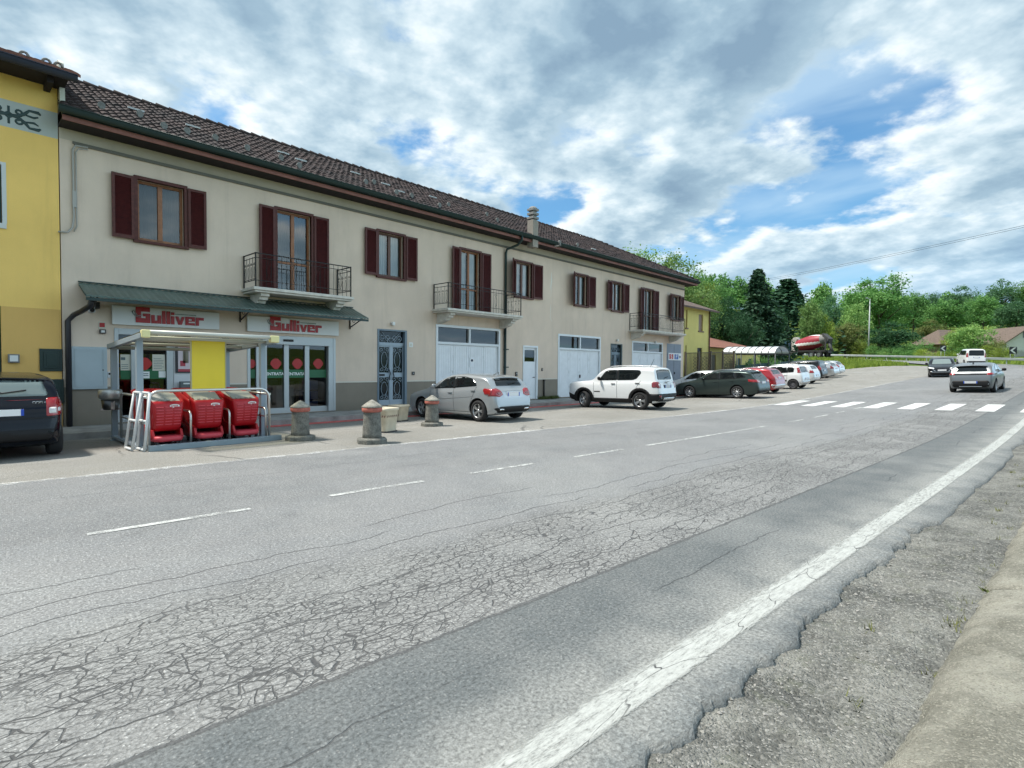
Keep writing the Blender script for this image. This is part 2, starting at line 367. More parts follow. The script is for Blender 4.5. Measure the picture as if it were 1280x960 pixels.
def paint(name, col, lo, hi, sc=9, soft_uv=False):
    m = bpy.data.materials.new(name); m.use_nodes = True; N, L = nt(m); b = N['Principled BSDF']; b.inputs['Roughness'].default_value = .75
    uv = N.new('ShaderNodeUVMap'); uv.uv_map = 'UVMap'; U = uv.outputs[0]
    big = noise_(N, L, U, sc*.12, 4, .6); n = noise_(N, L, U, sc, 8, .78); g = noise_(N, L, U, 50, 2, .7)
    a = math_(N, L, 'ADD', math_(N, L, 'ADD', math_(N, L, 'MULTIPLY', n, .45), math_(N, L, 'MULTIPLY', big, .3)), math_(N, L, 'MULTIPLY', g, .25))
    al = ramp(N, L, a, lo, hi)
    sx = N.new('ShaderNodeSeparateXYZ'); L.new(U, sx.inputs[0])
    if soft_uv:
        e = math_(N, L, 'ADD', sx.outputs[1], math_(N, L, 'MULTIPLY', math_(N, L, 'SUBTRACT', n, .5), .5))
        al = math_(N, L, 'MULTIPLY', al, math_(N, L, 'MULTIPLY', ramp(N, L, e, soft_uv[0], soft_uv[1], 0, 1), ramp(N, L, e, .90, 1.02, 1, 0)))
    c = mixc(N, L, ramp(N, L, n, .35, .65), tuple(x*.80 for x in col), col)
    if soft_uv:
        wv = N.new('ShaderNodeTexNoise'); wv.inputs['Scale'].default_value = 2.3; L.new(U, wv.inputs['Vector'])
        dv = N.new('ShaderNodeVectorMath'); dv.operation = 'MULTIPLY_ADD'; dv.inputs[1].default_value = (.34, .22, 0); L.new(wv.outputs['Color'], dv.inputs[0]); L.new(U, dv.inputs[2])
        v = nd(N, 'ShaderNodeTexVoronoi', feature='DISTANCE_TO_EDGE'); v.inputs['Scale'].default_value = 1.5; L.new(dv.outputs[0], v.inputs['Vector'])
        c = mixc(N, L, math_(N, L, 'MULTIPLY', ramp(N, L, v.outputs['Distance'], .004, .012, 1, 0), ramp(N, L, big, .45, .55)), c, (.07, .07, .07))
    L.new(c, b.inputs['Base Color']); L.new(al, b.inputs['Alpha'])
    MATS[name] = m; return m
def strip(name, pts_rows, mt, uv=None, kind='structure', lift=0.0, smooth=True):
    """rows of (x, y, z, u, v) points -> one grid mesh with metric UVs"""
    v = []; f = []; uvs = []
    k = len(pts_rows[0])
    for r in pts_rows:
        for p in r: v.append(p[:3]); uvs.append(p[3:5])
    for i in range(len(pts_rows)-1):
        for j in range(k-1): f.append((i*k+j, (i+1)*k+j, (i+1)*k+j+1, i*k+j+1))
    me = bpy.data.meshes.new(name); me.from_pydata(v, [], f); ul = me.uv_layers.new(name='UVMap')
    for lp in me.loops: ul.data[lp.index].uv = uvs[lp.vertex_index]
    for p in me.polygons: p.use_smooth = smooth
    if len(me.polygons) and me.polygons[0].normal.z < 0: me.flip_normals()
    me.materials.append(mt); me.update()
    o = bpy.data.objects.new(name, me); COL.objects.link(o); tag(o, kind=kind); return o
def rdpt(s, d, lift): p = path(s, d); return (p.x, p.y, h(p.x, p.y)+lift, s, d)
def span(a, b, n): return [a+(b-a)*i/n for i in range(n+1)]

M_road = asphalt('old_cracked_asphalt', 'road'); M_lot = asphalt('dusty_lot_asphalt', 'lot')
M_white = paint('worn_white_road_paint', (.56, .57, .55), .40, .56)
M_white_edge = paint('broad_worn_edge_paint', (.45, .46, .435), .30, .54, 9, (-.02, .30))
M_zebra = paint('zebra_white_paint', (.70, .71, .69), .30, .46)
M_faint = paint('faded_road_paint', (.60, .61, .60), .43, .62, 6)
M_red = paint('red_kerb_paint', (.62, .13, .12), .36, .50, 6)

# terrain sheet
def warp(n, lo, hi, fine, c):
    out = set()
    x = c; st = fine
    while x < hi: out.add(round(x, 3)); x += st; st = fine if abs(x-c) < 70 else st*1.07
    x = c; st = fine
    while x > lo: out.add(round(x, 3)); x -= st; st = fine if abs(x-c) < 25 else st*1.09
    return sorted(out)
xs = warp(0, -400, 900, 1.3, 20); ys = warp(0, -500, 900, 1.3, 10)
def ground_h(x, y):
    s, d = inv(x, y); z = h(x, y)
    z -= .12*(1-sst(5.0, 6.6, abs(d))) if s > -60 else 0
    if -60 < x < 75 and 3 < y < 26 and d > 0: z -= .12*(1-sst(68, 75, x))*(1-sst(22, 26, y)) if abs(d) > 5 else 0
    if d < 0 and d > -9: z -= .10*sst(-9, -6.6, d)*(1 if x < 48 else max(0, 1-(x-48)/6))
    return z
m = bpy.data.materials.new('grassy_ground'); m.use_nodes = True; N, L = nt(m); b = N['Principled BSDF']; b.inputs['Roughness'].default_value = .95; b.inputs['Specular IOR Level'].default_value = .1
tc = N.new('ShaderNodeTexCoord'); O = tc.outputs['Object']
c = mixc(N, L, ramp(N, L, noise_(N, L, O, .25, 5, .65), .35, .65), (.065, .115, .022), (.15, .20, .04))
c = mixc(N, L, ramp(N, L, noise_(N, L, O, 3.5, 6, .75), .45, .75, 0, .6), c, (.20, .21, .07))
c = mixc(N, L, ramp(N, L, noise_(N, L, O, 14, 4, .7), .35, .7, 0, .55), c, (.05, .09, .015))
L.new(c, b.inputs['Base Color']); bp = N.new('ShaderNodeBump'); bp.inputs['Distance'].default_value = .12; L.new(noise_(N, L, O, 6, 6, .75), bp.inputs['Height']); L.new(bp.outputs[0], b.inputs['Normal'])
strip('ground', [[(x, y, ground_h(x, y), x, y) for x in xs] for y in ys], m)

# road: far edge line at d=+3.35, ragged near edge at about d=-5.35
random.seed(3)
ss = []; s = -45.0
while s < 175: ss.append(s); s += .035 if -1 < s < 9 else (.12 if s < 22 and s > -3 else 1.0)
edge_off = {}; e = 0; e2 = 0
for s in ss:
    e += random.uniform(-.03, .03); e *= .90; e2 += random.uniform(-.02, .02); e2 *= .985
    edge_off[s] = max(-.09, min(.09, e*.8+e2*.6))
rows = []
for s in ss:
    de = -5.21+edge_off[s]
    ds = [de-.02, de]+[-5.0, -4.4, -3.85, -3, -2, -1, 0, 1, 2, 3, 3.4]
    r = [rdpt(s, d, .012) for d in ds]; a = list(r[0]); a[2] -= .07; a[4] -= .07; r[0] = tuple(a); rows.append(r)
strip('road', rows, M_road)
# near white edge line and far edge line, centre dashes
strip('edge_line', [[rdpt(s, d, .017) for d in (-5.03, -4.96, -4.89, -4.80)] for s in [q for q in ss if -6 < q < 70]], M_white_edge)
eo = bpy.context.scene.objects['edge_line']
for i, uvd in enumerate(eo.data.uv_layers[0].data): pass
_me = eo.data; _ul = _me.uv_layers[0]
for lp in _me.loops:
    u, v = _ul.data[lp.index].uv; _ul.data[lp.index].uv = (u, (-4.80-v)/.23)
strip('edge_line', [[rdpt(s, d, .017) for d in (3.27, 3.36, 3.46)] for s in span(-40, 48, 88)], M_faint)
dash = [(.97, 2.42), (3.35, 4.72), (5.55, 6.9), (7.95, 9.4), (10.2, 16.1), (17.7, 18.9), (19.9, 21.1), (22.0, 23.0), (24, 25)]
for i, (a, c_) in enumerate(dash):
    n = max(3, int((c_-a)/.3)); dd = -.03
    strip('centre_line', [[rdpt(s, d, .018) for d in (dd-.045, dd+.045)] for s in span(a, c_, n)], M_white)
# zebra crossing measured from the photograph, bars along the road
zb = [((965, 507), (978.5, 506.8), (1006, 501.2), (1017.5, 501.2)), ((997.5, 506.8), (1012.5, 506.8), (1037.5, 500.8), (1050, 500.8)), ((1035, 506), (1055, 506), (1071, 500.5), (1085, 500.5)),
      ((1072.5, 505.2), (1096, 505.2), (1107.5, 500), (1120, 500)), ((1115, 505.7), (1146, 505.7), (1135, 500.2), (1161, 500.2)), ((1160, 507.2), (1191, 507.2), (1172.5, 501.2), (1205, 501.2)),
      ((1211, 509.5), (1246, 509.7), (1225, 503), (1252.5, 503)), ((1265, 511.5), (1300, 512), (1277.5, 504.2), (1312, 504.5))]
crs = []
for q in zb:
    c4 = [G(*p) for p in q]; sd4 = [inv(p.x, p.y) for p in c4]
    crs.append(((sd4[0][1]+sd4[1][1]+sd4[2][1]+sd4[3][1])/4, (sd4[0][0]+sd4[1][0])/2, (sd4[2][0]+sd4[3][0])/2))
print('ZEBRA', [[round(v, 2) for v in c] for c in crs])
Z_S0, Z_S1 = 24.7, 27.7
for i in range(8):
    d = 3.0-i*1.12
    strip('zebra_crossing', [[rdpt(s, d+e, .019) for e in (-.25, .25)] for s in span(Z_S0+.10*i*0, Z_S1, 6)], M_zebra)
# parking lot asphalt
def lotpt(x, y): return (x, y, h(x, y), x, y)
rows = []
for x in [-40+i*1.0 for i in range(0, 116)]:
    far = 17.05 if x < 36 else 17.05+(x-36)*.12+min(6, (x-36)*.5)
    y0 = O0.y-math.tan(AL)*x+3.3
    if x > 55: far = far-(x-55)**2*.014
    far = max(far, y0+.6)
    rows.append([lotpt(x, y0+(far-y0)*j/14) for j in range(15)])
strip('parking_lot', rows, M_lot)
# pavement along the shop front with a red painted kerb edge
M_conc = mat('pavement_concrete', (.30, .295, .28), .9, noise=(2.2, .35), bump=(40, .4))
mb = MB(); n = 60; PV = 15.35
for i in range(n):
    xa, xb = -24+i*(59.6/n), -24+(i+1)*(59.6/n)
    za = max(.07, h(xa, 16)+.09) if xa > 1 else .05; zb_ = max(.07, h(xb, 16)+.09) if xb > 1 else .05
    A = [(xa, PV, -.2), (xa, PV, za), (xa, 17.3, za), (xb, PV, -.2), (xb, PV, zb_), (xb, 17.3, zb_)]
    k = mb.add(A); mb.face([k, k+3, k+4, k+1]); mb.face([k+1, k+4, k+5, k+2])
    if i == 0: mb.face([k, k+1, k+2])
tag(mb.build('pavement', M_conc), kind='structure')
strip('pavement_edge', [[(x, y, h(x, y)+.006, x, y) for y in (14.86, 15.1, 15.34)] for x in span(5.2, 35.5, 40)], M_red)
# near verge: gravel shoulder and the concrete gutter blocks the camera stands beside
def gravel():
    m = bpy.data.materials.new('gravel_shoulder'); m.use_nodes = True; N, L = nt(m); b = N['Principled BSDF']; b.inputs['Roughness'].default_value = .93; b.inputs['Specular IOR Level'].default_value = .2
    tc = N.new('ShaderNodeTexCoord'); O = tc.outputs['Object']
    v = nd(N, 'ShaderNodeTexVoronoi', feature='F1'); v.inputs['Scale'].default_value = 58; L.new(O, v.inputs['Vector'])
    hs = N.new('ShaderNodeSeparateColor'); L.new(v.outputs['Color'], hs.inputs[0])
    v2 = nd(N, 'ShaderNodeTexVoronoi', feature='F1'); v2.inputs['Scale'].default_value = 110; L.new(O, v2.inputs['Vector'])
    hs2 = N.new('ShaderNodeSeparateColor'); L.new(v2.outputs['Color'], hs2.inputs[0])
    c = mixc(N, L, ramp(N, L, noise_(N, L, O, 1.6, 6, .7), .35, .65), (.098, .10, .092), (.25, .25, .225))
    c = mixc(N, L, ramp(N, L, hs.outputs[0], .5, 1, 0, .5), c, (.36, .355, .33))
    c = mixc(N, L, ramp(N, L, hs2.outputs[1], .5, 1, 0, .55), c, (.10, .10, .095))
    c = mixc(N, L, ramp(N, L, noise_(N, L, O, 5, 6, .75), .52, .72, 0, .6), c, (.13, .14, .10))
    c = mixc(N, L, ramp(N, L, hs2.outputs[0], .93, .98, 0, .5), c, (.50, .49, .45))
    L.new(c, b.inputs['Base Color'])
    hh = math_(N, L, 'ADD', math_(N, L, 'ADD', math_(N, L, 'MULTIPLY', ramp(N, L, v.outputs['Distance'], 0, .6, 1, 0), .55), math_(N, L, 'MULTIPLY', v2.outputs['Distance'], -.4)), noise_(N, L, O, 18, 6, .75))
    bp = N.new('ShaderNodeBump'); bp.inputs['Distance'].default_value = .02; bp.inputs['Strength'].default_value = .9; L.new(hh, bp.inputs['Height']); L.new(bp.outputs[0], b.inputs['Normal'])
    return m
M_grav = gravel(); random.seed(11)
from mathutils import noise as mn
def gz(x, y): return .022*mn.noise(Vector((x*2.2, y*2.2, 0)))+.020*mn.noise(Vector((x*8, y*8, 3)))+.014*mn.noise(Vector((x*21, y*21, 5)))
sv = [-8+.5*i for i in range(14)]+[-1+.04*i for i in range(200)]+[7+.3*i for i in range(45)]+[21+2*i for i in range(18)]
rows = []
for s in sv:
    r = []
    for d in [-5.08-.86*j/22 for j in range(23)]+[-6.2, -6.6, -7.2]:
        p = path(s, d); r.append((p.x, p.y, h(p.x, p.y)-.012+gz(p.x, p.y)+.055*sst(0, 1, (-5.26-d)/.55)-.030, p.x, p.y))
    rows.append(r)
strip('gravel_shoulder', rows, M_grav)
# loose stones
mb = MB()
for _ in range(2300):
    s = random.uniform(.2, 7.5) if random.random() < .8 else random.uniform(7, 15); d = -5.24-random.random()**1.3*.66
    p = path(s, d); r = random.choice([.003, .004, .005, .006, .007, .010])*random.uniform(.7, 1.2)
    z = h(p.x, p.y)-.012+gz(p.x, p.y)+.055*sst(0, 1, (-5.26-d)/.55)-.030
    q = [Vector((random.uniform(-1, 1), random.uniform(-1, 1), random.uniform(-.4, .8))).normalized()*r*random.uniform(.8, 1.2) for _ in range(6)]
    base = [Vector((1, 0, 0)), Vector((0, 1, 0)), Vector((-1, 0, 0)), Vector((0, -1, 0)), Vector((0, 0, .7)), Vector((0, 0, -.7))]
    k = mb.add([Vector((p.x, p.y, z))+(base[i]*r+q[i]*.45) for i in range(6)]); mi = random.choice([0, 0, 1, 2])
    for a, b_ in ((0, 1), (1, 2), (2, 3), (3, 0)): mb.face([k+a, k+b_, k+4], mi); mb.face([k+b_, k+a, k+5], mi)
tag(mb.build('loose_gravel', [mat('stone_grey', (.30, .29, .27), .9), mat('stone_pale', (.29, .285, .26), .9), mat('stone_dark', (.16, .16, .15), .9)]), 'loose gravel and small stones scattered over the near road verge', 'gravel', kind='stuff')
# concrete gutter blocks (convex), joint between them
def kerbmat():
    m = bpy.data.materials.new('weathered_verge_concrete'); m.use_nodes = True; N, L = nt(m); b = N['Principled BSDF']; b.inputs['Roughness'].default_value = .95; b.inputs['Specular IOR Level'].default_value = .15
    tc = N.new('ShaderNodeTexCoord'); O = tc.outputs['Object']; v = nd(N, 'ShaderNodeTexVoronoi', feature='F1'); v.inputs['Scale'].default_value = 120; L.new(O, v.inputs['Vector']); hs = N.new('ShaderNodeSeparateColor'); L.new(v.outputs['Color'], hs.inputs[0])
    c = mixc(N, L, ramp(N, L, noise_(N, L, O, 2.5, 6, .7), .35, .65), (.215, .21, .175), (.385, .372, .315)); c = mixc(N, L, ramp(N, L, hs.outputs[0], .6, 1, 0, .6), c, (.46, .44, .37)); c = mixc(N, L, ramp(N, L, hs.outputs[1], .72, 1, 0, .4), c, (.12, .115, .095)); c = mixc(N, L, ramp(N, L, noise_(N, L, O, 11, 7, .82), .50, .74, 0, .7), c, (.15, .145, .115)); L.new(c, b.inputs['Base Color'])
    bp = N.new('ShaderNodeBump'); bp.inputs['Distance'].default_value = .016; L.new(math_(N, L, 'ADD', noise_(N, L, O, 40, 6, .8), math_(N, L, 'MULTIPLY', v.outputs['Distance'], -.6)), bp.inputs['Height']); L.new(bp.outputs[0], b.inputs['Normal']); return m
M_kerb = kerbmat()
def kerb(s0, s1, name):
    mb = MB(); dd = [-5.90, -5.93, -5.98, -6.02, -6.06, -6.12, -6.18, -6.25, -6.32, -6.40, -6.5, -6.6, -6.75, -7.15]; hz = [-.04, .03, .075, .097, .115, .134, .15, .16, .168, .175, .18, .183, .185, .185]; R = []
    n = max(4, int((s1-s0)/.03))
    for i in range(n+1):
        s = s0+(s1-s0)*i/n; e = 1-.35*(exp(-(s-s0)/.05)+exp(-(s1-s)/.05)); row = []
        wob = .03*mn.noise(Vector((s*1.3, 0, 9)))+.018*mn.noise(Vector((s*7, 0, 4)))
        for d, z in zip(dd, hz):
            p = path(s, d+wob); row.append((p.x, p.y, h(p.x, p.y)+z*e+.012*mn.noise(Vector((p.x*9, p.y*9, 1)))+.009*mn.noise(Vector((p.x*26, p.y*26, 4)))))
        R.append(mb.add(row))
    for i in range(n):
        for j in range(len(dd)-1): mb.face([R[i]+j, R[i+1]+j, R[i+1]+j+1, R[i]+j+1], 0, True)
    for i, q in ((0, 1), (n, -1)):
        lo = mb.add([Vector(mb.v[R[i]+j])-Vector((0, 0, .25)) for j in range(len(dd))])
        for j in range(len(dd)-1): mb.face([R[i]+j, R[i]+j+1, lo+j+1, lo+j])
    return tag(mb.build(name, M_kerb), kind='structure')
jt = G(1240, 746); js = inv(jt.x, jt.y)[0]
kerb(-4, js-.015, 'kerb'); kerb(js+.015, 24, 'kerb')
mb = MB(); random.seed(5)
jp = path(js, -5.95)
for _ in range(46):
    a = random.uniform(0, 2*pi); l = random.uniform(.02, .06); bx, by = jp.x+random.uniform(-.05, .05), jp.y+random.uniform(-.04, .03)
    q = Vector((bx, by, h(bx, by)+.01)); t = q+Vector((cos(a)*l*.8, sin(a)*l*.8, l*.7)); sd_ = Vector((-sin(a), cos(a), 0))*.007
    mb.quad([q-sd_*.5, q+(t-q)*.5-sd_+Vector((0, 0, .008)), t, q+(t-q)*.5+sd_+Vector((0, 0, .008))])
tag(mb.build('weed', mat('weed_green', (.10, .13, .035), .8), flip=False), 'tiny green weed growing in the joint between the concrete kerb blocks', 'weed')

V_ = []; F_ = []; random.seed(15)
for _ in range(70):
    s = random.uniform(1.5, 22); d = random.choice([-5.9, -5.88, -5.85, -5.7, -5.5])+random.uniform(-.03, .03); p = path(s, d); g = h(p.x, p.y)
    for _k in range(random.randint(5, 16)):
        a = random.uniform(0, 2*pi); hh = random.uniform(.02, .06); x_ = p.x+random.gauss(0, .03); y_ = p.y+random.gauss(0, .02); k = len(V_); w_ = .004
        V_.extend([(x_-w_*sin(a), y_+w_*cos(a), g), (x_+w_*sin(a), y_-w_*cos(a), g), (x_+cos(a)*hh*.7, y_+sin(a)*hh*.7, g+hh)]); F_.append((k, k+1, k+2))
me = bpy.data.meshes.new('grass_tufts'); me.from_pydata(V_, [], F_); me.materials.append(mat('dry_grass', (.13, .14, .045), .85)); o = bpy.data.objects.new('grass_tufts', me); COL.objects.link(o); tag(o, 'small sparse grass tufts growing in the gravel beside the concrete kerb', 'grass', kind='stuff')
# ================================================================== main building
FY = 17.1
def plaster(name, col, am=.10, stain=.25):
    m = bpy.data.materials.new(name); m.use_nodes = True; N, L = nt(m); b = N['Principled BSDF']; b.inputs['Roughness'].default_value = .93; b.inputs['Specular IOR Level'].default_value = .15
    tc = N.new('ShaderNodeTexCoord'); O = tc.outputs['Object']
    mp = N.new('ShaderNodeMapping'); mp.inputs['Scale'].default_value = (1, 1, .28); L.new(O, mp.inputs[0])
    n1 = noise_(N, L, O, .5, 5, .6); n2 = noise_(N, L, mp.outputs[0], 1.6, 7, .68); n3 = noise_(N, L, O, 60, 3, .7)
    lo = tuple(c*(1-am) for c in col); hi = tuple(min(1, c*(1+am)) for c in col)
    c = mixc(N, L, ramp(N, L, n1, .3, .7), lo, hi)
    c = mixc(N, L, ramp(N, L, n2, .46, .78, 0, stain), c, tuple(x*.66 for x in col))
    mp2 = N.new('ShaderNodeMapping'); mp2.inputs['Scale'].default_value = (2.6, 1, .12); L.new(O, mp2.inputs[0]); n4 = noise_(N, L, mp2.outputs[0], 1.0, 6, .7)
    c = mixc(N, L, ramp(N, L, n4, .54, .74, 0, stain*.8), c, tuple(x*.55 for x in col))
    sz = N.new('ShaderNodeSeparateXYZ'); L.new(O, sz.inputs[0]); spl = math_(N, L, 'ADD', sz.outputs[2], math_(N, L, 'MULTIPLY', n1, -.9)); c = mixc(N, L, ramp(N, L, spl, -.40, .05, .45, 0), c, (.16, .15, .12))
    c = mixc(N, L, ramp(N, L, n3, .3, .75, 0, .16), c, tuple(x*.6 for x in col))
    L.new(c, b.inputs['Base Color']); bp = N.new('ShaderNodeBump'); bp.inputs['Distance'].default_value = .006; bp.inputs['Strength'].default_value = .6
    L.new(n3, bp.inputs['Height']); L.new(bp.outputs[0], b.inputs['Normal']); MATS[name] = m; return m
M_wall = plaster('grey_beige_plaster', (.73, .60, .485), .07, .30); M_dado = plaster('grey_dado_paint', (.27, .235, .19), .10); M_frieze = plaster('frieze_plaster', (.53, .465, .375))
M_line = mat('cream_band_paint', (.66, .62, .54), .8)
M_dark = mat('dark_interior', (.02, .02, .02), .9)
M_brown = mat('dark_red_brown_wood', (.075, .011, .010), .55, noise=(14, .3), spec=.35)
M_brown2 = mat('brown_shutter_frame', (.088, .024, .018), .55, noise=(14, .3), spec=.35)
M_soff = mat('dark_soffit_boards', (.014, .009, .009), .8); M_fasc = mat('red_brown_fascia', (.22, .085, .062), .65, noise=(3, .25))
M_gut = mat('dark_green_gutter', (.022, .042, .04), .42, metal=.3)
M_wood = mat('orange_brown_window_wood', (.27, .11, .045), .5, noise=(8, .25)); M_wood2 = mat('brown_window_wood', (.12, .055, .035), .5)
M_glass = glass_mat('window_glass', (.75, .8, .8), .7); M_curt = mat('white_curtain', (.80, .82, .85), .9); M_curt2 = mat('dim_curtain', (.07, .10, .12), .9)
M_pw = mat('white_painted_metal', (.78, .80, .82), .5, noise=(2.5, .06)); M_pwf = mat('white_door_frame', (.74, .77, .79), .45)
M_iron = mat('wrought_iron', (.02, .017, .016), .5, metal=.4); M_stone = mat('white_balcony_stone', (.62, .59, .53), .85, noise=(6, .15))
M_blue = mat('blue_grey_door_paint', (.15, .20, .245), .45); M_blue2 = mat('pale_blue_grey_paint', (.33, .40, .46), .45)
M_alu = mat('grey_aluminium', (.46, .49, .50), .42, metal=.35); M_dglass = glass_mat('dark_shop_glass', (.34, .37, .37), .55)

XL, XR = 2.16, 35.33
ZS = 7.32                                     # soffit level
bld = empty('two_storey_building', (18.7, 23, 0), 0, 'long grey beige two storey building with brown shutters and a shop below', 'building')
wx = {}
def opening(pxl, pxr, zb, zt, py=300): return (FX(pxl, py), FX(pxr, py), zb, zt)
WZ0, WZ1 = 4.84, 6.54; BZ = 3.90
ups = [  # trim left, trim right px, py, balcony door?, left shutter left px, right shutter right px, left swing deg, wood, curtain
    (168, 233.2, 265, 0, 140.2, 256.7, 3, M_wood, M_curt2), (343.4, 390.8, 310, 1, 323.8, 409.5, 4, M_wood, M_curt2),
    (470.8, 506, 320, 0, 455.4, 520, 3, M_wood2, M_curt), (574, 600.8, 350, 1, 563.2, 612, 10, M_wood, M_curt),
    (643.2, 665.2, 350, 0, 636, 676.6, 32, M_wood2, M_curt), (717.4, 734.4, 362, 0, 711, 743, 34, M_wood2, M_curt),
    (764, 778.5, 370, 0, 757.4, 785, 12, M_wood2, M_curt), (803.8, 816.4, 382, 1, 798, 822, 12, M_wood2, M_curt), (838.7, 849.6, 382, 0, 833.8, 853.4, 20, M_wood2, M_curt)]
opn = []
for u in ups:
    xa, xb = FX(u[0], u[2])+.07, FX(u[1], u[2])-.07
    opn.append((xa, xb, BZ if u[3] else WZ0+.05, WZ1-.06))
sh1 = (FX(143.5, 480), FX(287, 470), .10, 2.55); sh2 = (FX(309, 470), FX(419.3, 470), .10, 2.55)
dr3 = (FX(471.5, 460), FX(508.5, 460), .18, 2.98); ga1 = (FX(544.6, 450), FX(624.6, 450), .10, 3.32); sdo = (FX(653.3, 460), FX(671.8, 460), .10, 2.65)
ga2 = (FX(697, 460), FX(750, 460), .10, 3.33); dr4 = (FX(763, 450), FX(777.6, 450), .14, 3.02); ga3 = (FX(789.6, 450), FX(828, 450), .12, 3.27); gdo = (FX(833.2, 450), FX(850.9, 450), .14, 3.27)
downs = [sh1, sh2, dr3, ga1, sdo, ga2, dr4, ga3, gdo]
allop = opn+downs
# front wall with real openings and reveals
def wall_grid(mb, x0, x1, z0, z1, y, ops, zsplit, depth=.20):
    X = sorted({x0, x1, *[o[0] for o in ops], *[o[1] for o in ops]}); Z = sorted({z0, z1, *zsplit, *[o[2] for o in ops], *[o[3] for o in ops]})
    for i in range(len(X)-1):
        for j in range(len(Z)-1):
            cx_, cz_ = (X[i]+X[i+1])/2, (Z[j]+Z[j+1])/2
            if any(o[0] < cx_ < o[1] and o[2] < cz_ < o[3] for o in ops): continue
            mb.quad([(X[i], y, Z[j]), (X[i+1], y, Z[j]), (X[i+1], y, Z[j+1]), (X[i], y, Z[j+1])], 1 if cz_ < 1.04 else (2 if cz_ > 7.06 else 0))
    for a, b, c, d in ops:
        e = y+depth
        mb.quad([(a, y, c), (a, e, c), (a, e, d), (a, y, d)], 0); mb.quad([(b, e, c), (b, y, c), (b, y, d), (b, e, d)], 0)
        mb.quad([(a, y, d), (a, e, d), (b, e, d), (b, y, d)], 0); mb.quad([(a, e, c), (a, y, c), (b, y, c), (b, e, c)], 0)
mb = MB(); wall_grid(mb, XL, XR, -.4, ZS+.02, FY, allop, [1.04, 7.06])
YB = 29.0
mb.quad([(XR, FY, -.4), (XR, YB, -.4), (XR, YB, ZS), (XR, FY, ZS)]); mb.quad([(XL, YB, -.4), (XL, FY, -.4), (XL, FY, ZS), (XL, YB, ZS)]); mb.quad([(XR, YB, -.4), (XL, YB, -.4), (XL, YB, ZS), (XR, YB, ZS)])
mb.build('wall', [M_wall, M_dado, M_frieze], bld, flip=False)
# cream line over the dado, cable moulding under the eave
mb = MB(); cuts = sorted([(o[0], o[1]) for o in downs]); x = XL+.9
segs = []
for a, b in cuts+[(XR, XR)]:
    if a-x > .1: segs.append((x, a))
    x = max(x, b)
for a, b in segs: MB().box((a+.005, FY-.006, 1.045), (b-.005, FY+.01, 1.085)).build('dado_line', M_line, bld)
mb = MB(); mb.box((XL+.25, FY-.035, 7.00), (XR-.02, FY+.01, 7.055)); mb.box((XL+.28, FY-.05, 6.975), (XR-.02, FY-.004, 6.998))
mb.build('eave_moulding', mat('moulding_grey', (.16, .15, .125), .8), bld)
mb = MB(); c = XL+.25
mb.tube([(c+.3, FY-.04, 6.98), (c+.06, FY-.04, 6.96), (c, FY-.04, 6.85), (c, FY-.04, 5.2), (c-.03, FY-.05, 4.95), (c-.12, FY-.05, 4.82), (c-.3, FY-.05, 4.80)], .022, 6)
mb.tube([(c+.3, FY-.04, 6.93), (c+.12, FY-.04, 6.9), (c+.06, FY-.04, 6.8), (c+.06, FY-.04, 5.0), (c-.0, FY-.05, 4.86)], .014, 5)
mb.box((c-.02, FY-.06, 5.45), (c+.05, FY-.01, 5.85)); mb.build('cable_conduit', mat('conduit_grey', (.40, .39, .36), .7), bld)
# interiors behind the upstairs windows
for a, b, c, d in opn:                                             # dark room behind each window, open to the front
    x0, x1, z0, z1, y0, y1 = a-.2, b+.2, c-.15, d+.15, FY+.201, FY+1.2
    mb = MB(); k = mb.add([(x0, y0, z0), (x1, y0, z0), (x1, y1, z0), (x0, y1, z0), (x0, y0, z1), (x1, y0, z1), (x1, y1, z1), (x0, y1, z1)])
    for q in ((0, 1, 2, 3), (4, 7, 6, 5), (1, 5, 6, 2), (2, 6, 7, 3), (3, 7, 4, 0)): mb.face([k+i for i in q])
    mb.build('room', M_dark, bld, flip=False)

def shutter(name, x0, x1, z0, z1, y, parent, mat_=None, hinge=None, ang=0):
    mb = MB(); t = .045; w_ = .065
    mb.box((x0, y-t, z0), (x0+w_, y, z1)); mb.box((x1-w_, y-t, z0), (x1, y, z1))
    for za, zb_ in ((z0, z0+.09), (z1-.07, z1)): mb.box((x0+w_, y-t+.002, za), (x1-w_, y-.002, zb_))
    n = int((z1-z0)/.052)
    for i in range(n):
        z = z0+.09+(z1-z0-.16)*i/n
        k = mb.add([(x0+w_, y-t+.006, z), (x1-w_, y-t+.006, z), (x1-w_, y-.008, z+.046), (x0+w_, y-.008, z+.046), (x0+w_, y-.002, z+.04), (x1-w_, y-.002, z+.04), (x1-w_, y-t+.012, z-.006), (x0+w_, y-t+.012, z-.006)])
        mb.face([k, k+1, k+2, k+3], 1); mb.face([k+4, k+5, k+6, k+7], 1)
    mb.box((x0+w_, y-.004, z0+.09), (x1-w_, y-.001, z1-.07), 1)
    if ang:
        R = Matrix.Translation((hinge, y, 0)) @ Matrix.Rotation(radians(ang), 4, 'Z') @ Matrix.Translation((-hinge, -y, 0))
        mb.v = [tuple(R @ Vector(p)) for p in mb.v]
    return mb.build(name, [M_brown2, M_brown], parent, flip=True)
bal_side = {}
